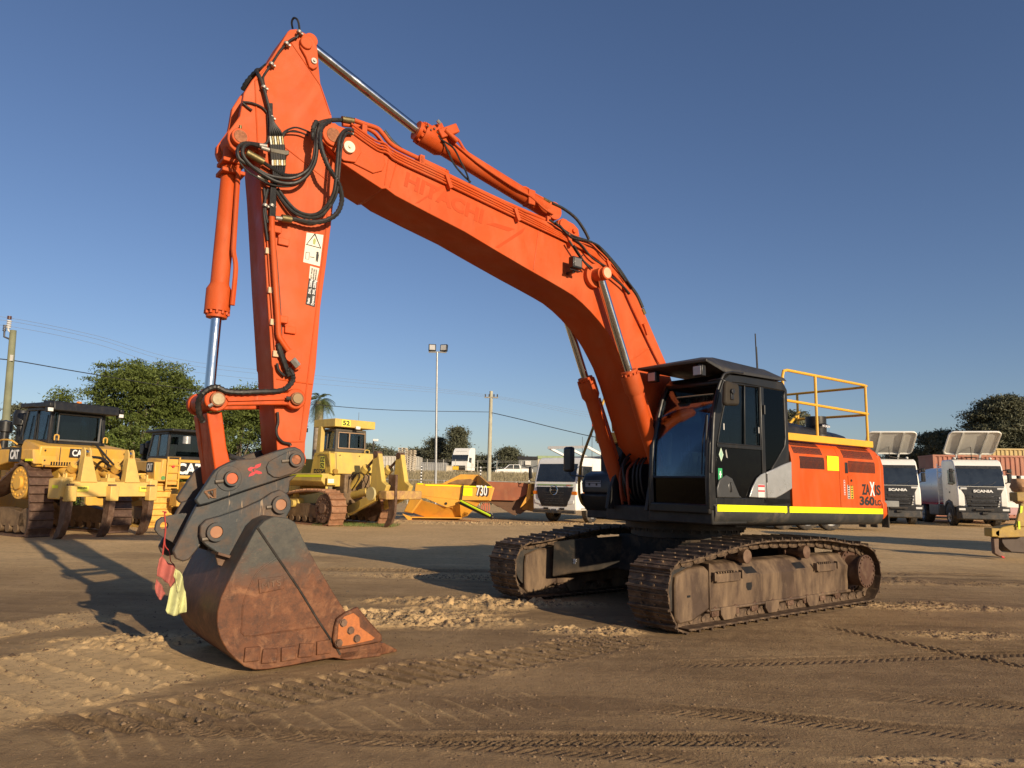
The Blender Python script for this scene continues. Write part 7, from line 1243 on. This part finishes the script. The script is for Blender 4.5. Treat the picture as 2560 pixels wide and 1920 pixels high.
# poles and wires
zl = ZF(0, 780, 4.608)
wood = M('greenish_pole', (.20, .21, .13), .85, var=.2, vs=2, dirt=(.12, .10, .07), da=.4, ds=2, streak=.1); wood2 = M('pale_pole', (.42, .40, .30), .8, var=.15, dirt=(.25, .2, .14), da=.4, ds=2, streak=.1)
UP = thing('power_pole', 'greenish timber power pole with brown and white insulators at the left edge', 'power pole')
a, b_ = at(12, 1150, 30), at(33, 826, 30); a.z = 0
MB().cyl(a, b_, .17, .125, 16).build('pole', wood, UP); m = MB(); [m.cyl(b_+Vector((-.14, -.1, .08+.09*i)), b_+Vector((-.14, -.1, .13+.09*i)), .09, n=12) for i in range(4)]; m.tube([b_+Vector((0, 0, -.2)), b_+Vector((-.14, -.1, .0)), b_+Vector((-.14, -.1, .1))], .04, 8); m.build('insulator', whited, UP)
m = MB(); [m.cyl(b_+Vector((-.15, -.1, .46+.05*i)), b_+Vector((-.15, -.1, .49+.05*i)), .085, n=12) for i in range(3)]; m.build('insulator', M('brown_insulator', (.12, .05, .04), .3), UP); m = MB(); [m.cyl(b_+Vector((-.3, -.1, -.05+.07*i)), b_+Vector((-.3, -.1, -.01+.07*i)), .07, n=12) for i in range(4)]; m.tube([b_+Vector((-.05, 0, -.4)), b_+Vector((-.28, -.1, -.3)), b_+Vector((-.3, -.1, 0))], .04, 8); m.build('insulator', M('dark_insulator', (.05, .05, .06), .3), UP)
MB().box(-.06, .06, -.02, .02, 0, .25, Matrix.Translation(at(28, 902, 29.85))).build('pole_tag', whited, UP)
U2 = thing('power_pole', 'pale timber power pole with a crossarm standing behind the dump trays', 'power pole')
c_, d_ = at(1221, 1240, 60), at(1228, 978, 60); c_.z = .5; MB().cyl(c_, d_, .19, .14, 14).build('pole', wood2, U2); m = MB(); e_ = at(1226, 994, 60); m.box(-.5, .65, -.15, -.05, -.05, .05, Matrix.Translation(e_)); m.build('crossarm', M('crossarm_grey', (.3, .28, .24), .8), U2)
m = MB(); [m.cyl(e_+Vector((x, -.1, .05)), e_+Vector((x, -.1, .28)), .05, n=8) for x in (-.42, -.1, .3, .58)]; m.build('insulator', darkst, U2)
LP_ = thing('light_pole', 'grey steel floodlight pole with two lamps, behind the yellow tray', 'light pole')
c_, d_ = at(1089, 1250, 46), at(1093, 880, 46); c_.z = 0; MB().cyl(c_, d_, .085, .06, 12).build('pole', M('galv_pole', (.40, .40, .39), .4, .5), LP_)
MB().box(-.55, .6, -.04, .04, -.05, .03, Matrix.Translation(d_)).build('cross_bar', steel, LP_)
for dx_, rz in ((-.32, 8), (.42, -18)):
    mm_ = Matrix.Translation(d_+Vector((dx_, -.05, .27))) @ Matrix.Rotation(R(rz), 4, 'Z') @ Matrix.Rotation(R(-8), 4, 'X'); o = MB().box(-.24, .24, -.06, .14, -.23, .23, mm_).build('floodlight', black, LP_, .03); MB().box(-.18, .18, -.075, -.06, -.17, .17, mm_).build('lamp_glass', M('flood_glass', (.45, .44, .42), .2) if 'flood_glass' not in bpy.data.materials else bpy.data.materials['flood_glass'], o)
L3 = thing('light_pole', 'distant small lamp post with two white heads beside the numbered dozer cab', 'light pole'); c_ = at(934, 1150, 85); d_ = at(934, 1101, 85); c_.z = 2; MB().cyl(c_, d_, .08, n=8).build('pole', darkst, L3); MB().box(-.1, .55, -.1, .1, -.1, .18, Matrix.Translation(d_)).build('lamp_head', lens, L3, .05)
wm_ = M('wire_black', (.02, .02, .022), .6); wg_ = M('thin_wire', (.20, .22, .26), .6)
def wire(name, pts, r, mat, lb, ys): o = MB().tube([at(px, py, y_) for (px, py), y_ in zip(pts, ys)], r, 5, 8).build(name, mat, None); return tag(o, lb, 'power line', 'overhead power lines')
wire('power_line', ((-60, 896), (25, 900), (195, 929), (420, 966), (620, 992), (830, 1015), (1000, 1026), (1226, 1030)), .022, wm_, 'thick black cable from the greenish pole to the pale pole', (29, 30, 33, 38, 43, 48, 53, 60)); wire('power_line', ((1226, 1031), (1300, 1048), (1400, 1073), (1500, 1095), (1640, 1118)), .03, wm_, 'black cable running right from the pale pole behind the boom cylinder', (60, 58, 57, 56, 55))
for i, (a, b_, c_) in enumerate(((795, 880, 945), (803, 890, 953), (816, 905, 965))): wire('power_line', ((-60, a-4), (25, a), (240, a+44), (480, b_+24), (830, c_-2), (1226, 988+3*i), (1500, 1036+6*i), (1700, 1062+6*i)), .007, wg_, ('topmost', 'middle', 'lowest')[i]+' of the three thin wires high above the trees on the left', (31, 31, 35, 40, 50, 60, 70, 80))

# seams, bolts, hoses and small fittings on the dozers
random.seed(9)
def fittings(root, items, rad=.018):
    for (x0, y0, z0, x1, y1, z1_) in items: MB().tube([(x0, y0, z0), (x1, y1, z1_)], .009, 5).build('panel_seam', darkst, root)
def bolts(root, pts, d): 
    for p in pts: p = Vector(p); MB().cyl(p, p+Vector(d)*.02, .022, n=6).build('bolt', darkst, root)
fittings(D1, [(.0, .75, 1.9, .0, .75, 2.4), (.0, -.55, 1.9, .0, -.55, 2.4), (.02, -1.2, 1.9, .0, 1.2, 1.9)]); bolts(D1, [(-.01, y, z) for y in (.25, 1.15) for z in (1.87, 2.03)]+[(.0, -1.1, 2.3), (.0, 1.15, 2.3)], (-1, 0, 0))
for y in (.7, -.7): MB().tube([(.35, y-.05, 2.6), (.35, y-.05, 2.74), (.35, y+.05, 2.74), (.35, y+.05, 2.6)], .02, 6, 3).build('lifting_eye', catyel, D1)
MB().tube([(.3, -.3, 2.55), (.05, -.3, 2.48), (-.25, -.5, 2.1), (-.6, -.62, 1.8)], .03, 8, 5).build('hydraulic_hose', rubber, D1)
for y in (1.32, -1.32): MB().box(-1.29, -1.2, y-.04, y+.04, 1.02, 1.1).build('shank_pin', brownst, D1, .01)
for z in (2.62, 3.1): MB().box(2.0, 2.04, .80, .84, z, z+.1).build('door_hinge', black, D1)
[MB().tube([(x, .86, 2.6), (x, .88, 3.35)], .018, 6).build('grab_rail', black, D1) for x in (1.0, 1.75)]
fittings(D3, [(.34, .9, 1.95, .48, .86, 2.68), (.4, -.4, 1.95, .5, -.4, 2.7)]); bolts(D3, [(.44, y, 2.6) for y in (.7, -.2, -.9)], (-1, 0, 0))
for s in (1, -1): m = MB(); m.box(2.2, 2.9, s*1.13-.14, s*1.13+.14, .55, .95); m.cyl((2.35, s*1.3, .75), (2.35, s*1.45, .75), .14, n=16); m.prism([(2.4, .95), (2.7, .95), (2.6, 1.25), (2.5, 1.25)], s*1.13-.08, s*1.13+.08); m.build('track_adjuster', kom, D3, .02)
MB().tube([(.5, -.7, 2.72), (.5, -.7, 2.84), (.5, -.5, 2.84), (.5, -.5, 2.72)], .02, 6, 2).build('grab_rail', kom, D3)
MB().box(.69, .695, -.45, -.38, 2.95, 3.4).build('rear_wiper', black, D3)
# ================= TREES, GRASS =================
def leafmat(name, c, c2):
    m = bpy.data.materials.new(name); m.use_nodes = True; t = m.node_tree; b = t.nodes['Principled BSDF']; tc = nn(t, 'ShaderNodeTexCoord').outputs['Object']; oi = nn(t, 'ShaderNodeNewGeometry')
    f = noise(t, tc, .9, 3); cc = mixc(t, ramp(t, f, .35, .65), c, c2); cc = mixc(t, ramp(t, oi.outputs['Random Per Island'], 0, 1, 0, .55), cc, tuple(x*1.6 for x in c2)); t.links.new(cc, b.inputs['Base Color']); b.inputs['Roughness'].default_value = .6
    b.inputs['Specular IOR Level'].default_value = .25; b.inputs['Transmission Weight'].default_value = 0; return m
lf1 = leafmat('leaf_green', (.034, .055, .012), (.10, .125, .028)); lf2 = leafmat('leaf_olive', (.050, .056, .032), (.105, .108, .066)); lf3 = leafmat('leaf_bright', (.05, .085, .015), (.10, .13, .03)); bark = M('bark', (.16, .125, .09), .9, var=.25, bump=.3, bs=10)
def leaves(name, mat, blobs, n, size, parent, seed, flatn=.5, asp=.5):
    rg = np.random.default_rng(seed); B = np.array([b_[:6] for b_ in blobs], float); vol = B[:, 3]*B[:, 4]*B[:, 5]; pk = rg.choice(len(B), n, p=vol**.75/np.sum(vol**.75)); b_ = B[pk]
    d = rg.normal(size=(n, 3)); d /= np.linalg.norm(d, axis=1)[:, None]; rad = 1-.45*rg.random(n)**1.7
    # sub-clumps: cluster leaves around twig centres so gaps and light/dark clumps appear
    nc = max(40, n//80); ci = rg.choice(n, nc); C = b_[ci, :3]+d[ci]*b_[ci, 3:6]*rad[ci][:, None]; own = rg.integers(0, nc, n); cs = size*(2.8+3.5*rg.random(nc))
    P = C[own]+rg.normal(size=(n, 3))*cs[own][:, None]*np.array([.62, .62, .22])
    N = rg.normal(size=(n, 3))*.8+np.array([0, 0, flatn]); N /= np.linalg.norm(N, axis=1)[:, None]; U = np.cross(N, rg.normal(size=(n, 3))); U /= np.linalg.norm(U, axis=1)[:, None]; Vv = np.cross(N, U)
    s = size*(.6+.7*rg.random(n))[:, None]; q = np.stack([P-U*s, P+Vv*s*asp*.6, P+U*s, P-Vv*s*asp*.6], 1).reshape(-1, 3)
    me = bpy.data.meshes.new(name); me.vertices.add(len(q)); me.vertices.foreach_set('co', q.astype(np.float32).ravel()); me.loops.add(len(q)); me.loops.foreach_set('vertex_index', np.arange(len(q), dtype=np.int32)); me.polygons.add(n); me.polygons.foreach_set('loop_start', np.arange(0, 4*n, 4, dtype=np.int32)); me.update(); me.materials.append(mat)
    o = bpy.data.objects.new(name, me); COL.objects.link(o); o.parent = parent; return o
def tree(label, px, Y, z0, top_y, wpx, mat, n, size, seed, shape='round', kind='tree', group=None, nb=16, low=.25):
    k = Y/FPX; top = at(px, top_y, Y).z; x = at(px, 1200, Y).x; H_ = top-z0; Wd = wpx*k/2
    r_ = thing('tree' if kind == 'tree' else kind, label, kind, (x, Y, z0), 0, group); random.seed(seed); blobs = []
    for i in range(nb):
        h = low+(1-low)*((i+.5)/nb); a = i*2.4; w = math.sin(math.pi*min(1, max(.12, (h-low)/(1-low)*.8+.16)))**.6 if shape == 'round' else (1.02-h)**.6*1.1
        rr = Wd*w*random.uniform(.35, .75); br = Wd*random.uniform(.26, .42); zz = min(H_*h, H_-br*.75); blobs.append((rr*math.cos(a), rr*math.sin(a), zz, br, br, br*.75))
    m = MB(); m.tube([(0, 0, 0), (.1, 0, H_*.25), (0, .1, H_*.5), (.1, 0, H_*.8)], max(.06, H_*.022), 8, 3)
    for b_ in blobs[::2]: m.tube([(0, 0, H_*.22), (b_[0]*.5, b_[1]*.5, b_[2]*.6), (b_[0]*.9, b_[1]*.9, b_[2])], max(.03, H_*.008), 6, 3)
    m.build('trunk', bark, r_); leaves('crown', mat, blobs, n, size, r_, seed); return r_
G_ = 'trees beyond the yard'
tree('big spreading green tree behind the two black-cabbed bulldozers', 330, 44, 0, 905, 330, lf1, 90000, .105, 21, group=G_, nb=30, low=.10)
tree('lower bushy part-hidden green tree between the big tree and the excavator arm', 590, 46, 0, 966, 290, lf1, 60000, .11, 22, group=G_, nb=20, low=.08)
tree('green tree filling the gap below the big tree, right of its crown', 455, 47, 0, 1000, 190, lf1, 30000, .11, 33, group=G_, nb=14, low=.05)
tree('small feathery tree standing just left of the big green tree', 132, 46, 0, 972, 60, lf1, 2600, .13, 23, group=G_, nb=7, low=.6)
tree('low bush behind the greenish power pole', 50, 45, 0, 1012, 150, lf2, 9000, .15, 24, kind='shrub', group=G_, nb=10, low=.1)
tree('low green bush in front of the big tree beside the small dozer', 210, 40, 0, 1075, 260, lf3, 14000, .15, 34, kind='shrub', group=G_, nb=12, low=.05)
tree('olive tree with a pointed crown right of the floodlight pole', 1141, 118, BZ, 1069, 55, lf2, 20000, .2, 25, shape='cone', group=G_)
tree('rounded olive tree behind the floodlight pole', 1092, 122, BZ, 1096, 62, lf2, 18000, .2, 26, group=G_)
tree('small olive bush behind the ute cab end', 1270, 125, BZ, 1119, 62, lf2, 13000, .2, 27, group=G_)
tree('small olive bush between the white cab and the pale pole', 1205, 128, BZ, 1142, 40, lf2, 2500, .32, 37, group=G_)
tree('dark bush left of the lamp post by the numbered dozer cab', 925, 110, BZ, 1115, 36, lf2, 3000, .3, 28, kind='shrub', group=G_)
for px, w, ty, lb in ((965, 60, 1128, 'low dark bush behind the pale shed'), (1040, 60, 1126, 'low dark bush behind the pallet stacks')): tree(lb, px, 130, BZ, ty, w, lf2, 3500, .3, 29+px % 5, kind='shrub', group=G_, nb=8)
tree('tall dark gum tree at the right edge behind the red container', 2520, 66, BZ, 992, 175, lf2, 75000, .15, 30, group=G_, nb=24, low=.1)
tree('dark rounded tree between the two raised roof panels', 2375, 70, BZ, 1078, 140, lf2, 40000, .15, 31, group=G_, nb=18, low=.05)
tree('low dark tree right behind the left raised roof panel', 2275, 74, BZ, 1125, 130, lf2, 24000, .16, 35, group=G_, nb=12, low=.05)
tree('dark tree seen through the yellow guard rail', 1990, 74, BZ, 1032, 62, lf2, 5000, .26, 32, group=G_, nb=10); tree('dark low tree behind the engine hood', 2090, 80, BZ, 1120, 220, lf2, 9000, .26, 36, group=G_, nb=12)
tree('dry thin shrub behind the white roof frame', 1430, 60, 1, 1150, 130, leafmat('leaf_dry', (.16, .14, .07), (.25, .22, .12)), 5000, .14, 39, kind='shrub', group=G_, nb=10)
# palm
p = at(786, 1200, 62); r_ = thing('palm_tree', 'tall palm tree with shaggy trunk just right of the excavator arm', 'palm tree', (p.x, 62, 0)); tz = at(795, 995, 62).z
m = MB(); m.tube([(0, 0, 0), (.05, 0, tz*.5), (.1, 0, tz-.3)], .36, 12, 4); m.build('trunk', M('palm_bark', (.30, .24, .17), .9, var=.3, vs=3, bump=.5, bs=6), r_)
rg = np.random.default_rng(4); vs = []; fs = []
for k in range(46):
    az = rg.random()*6.28; el = rg.uniform(-1.2, 1.2); Ln = 1.5; ps = []
    for j in range(7): t_ = j/6; h = Ln*t_*math.cos(el*.8)*.9+.05; ps.append(Vector((.1+h*math.cos(az), h*math.sin(az), tz-.1+Ln*t_*math.sin(el)-.9*t_*t_)))
    for j in range(1, 6):
        for q in range(4):
            c_ = ps[j].lerp(ps[j+1], q/4); dd = (ps[j+1]-ps[j]).normalized(); sdv = dd.cross(Vector((0, 0, 1))).normalized()
            for s in (1, -1): i0 = len(vs); vs += [c_, c_+dd*.05, c_+sdv*s*.36*(1-abs(j/6-.5))+dd*.2-Vector((0, 0, .12))]; fs.append((i0, i0+1, i0+2))
me = bpy.data.meshes.new('fronds'); me.from_pydata([tuple(v) for v in vs], [], fs); me.materials.append(leafmat('palm_leaf', (.05, .07, .02), (.10, .12, .04))); o = bpy.data.objects.new('fronds', me); COL.objects.link(o); o.parent = r_
# dry grass on the bank, thin strip by the old dozer
def grass(name, label, n, x0, x1, y0, y1, zf, h, mat, seed):
    rg = np.random.default_rng(seed); X = rg.uniform(x0, x1, n); Y_ = rg.uniform(y0, y1, n); kk = rg.random(n) < np.clip(.35+1.3*vn(X*.35, Y_*.35, seed), 0, 1); X = X[kk]; Y_ = Y_[kk]; n = len(X); Zb = zf(X, Y_); hh = h*(.4+.8*rg.random(n)); a = rg.random(n)*6.28; w = .03*h/.6; lean = rg.normal(size=(n, 2))*.25*hh[:, None]
    q = np.stack([np.stack([X-w*np.cos(a), Y_-w*np.sin(a), Zb], 1), np.stack([X+w*np.cos(a), Y_+w*np.sin(a), Zb], 1), np.stack([X+lean[:, 0], Y_+lean[:, 1], Zb+hh], 1)], 1).reshape(-1, 3)
    me = bpy.data.meshes.new(name); me.vertices.add(len(q)); me.vertices.foreach_set('co', q.astype(np.float32).ravel()); me.loops.add(len(q)); me.loops.foreach_set('vertex_index', np.arange(len(q), dtype=np.int32)); me.polygons.add(n); me.polygons.foreach_set('loop_start', np.arange(0, 3*n, 3, dtype=np.int32)); me.update(); me.materials.append(mat); o = bpy.data.objects.new(name, me); COL.objects.link(o); return tag(o, label, 'grass', kind='stuff')
grass('dry_grass', 'dry straw-coloured grass covering the bank behind the trays', 90000, -18, 14, 58, 86, lambda x, y: bankz(y), .5, leafmat('straw', (.14, .125, .07), (.34, .28, .17)), 3)
grass('green_grass', 'thin green grass under the old yellow bulldozer', 2500, -7.2, -4.2, 26.6, 28.4, lambda x, y: 0*x, .10, leafmat('grass_green', (.06, .09, .02), (.12, .16, .04)), 6)
# the dark treeline behind the photographer, which the cab glass mirrors
TLm = leaves('tree_line', lf2, [(x, -62+5*math.sin(x*.21), 3.6+1.3*math.sin(x*.13)+.8*math.sin(x*.41), 5, 3, 4.2) for x in range(-90, 91, 6)], 45000, .42, None, 77)
tag(TLm, 'dark row of trees behind the photographer, seen only in the cab windows', 'trees', kind='stuff')
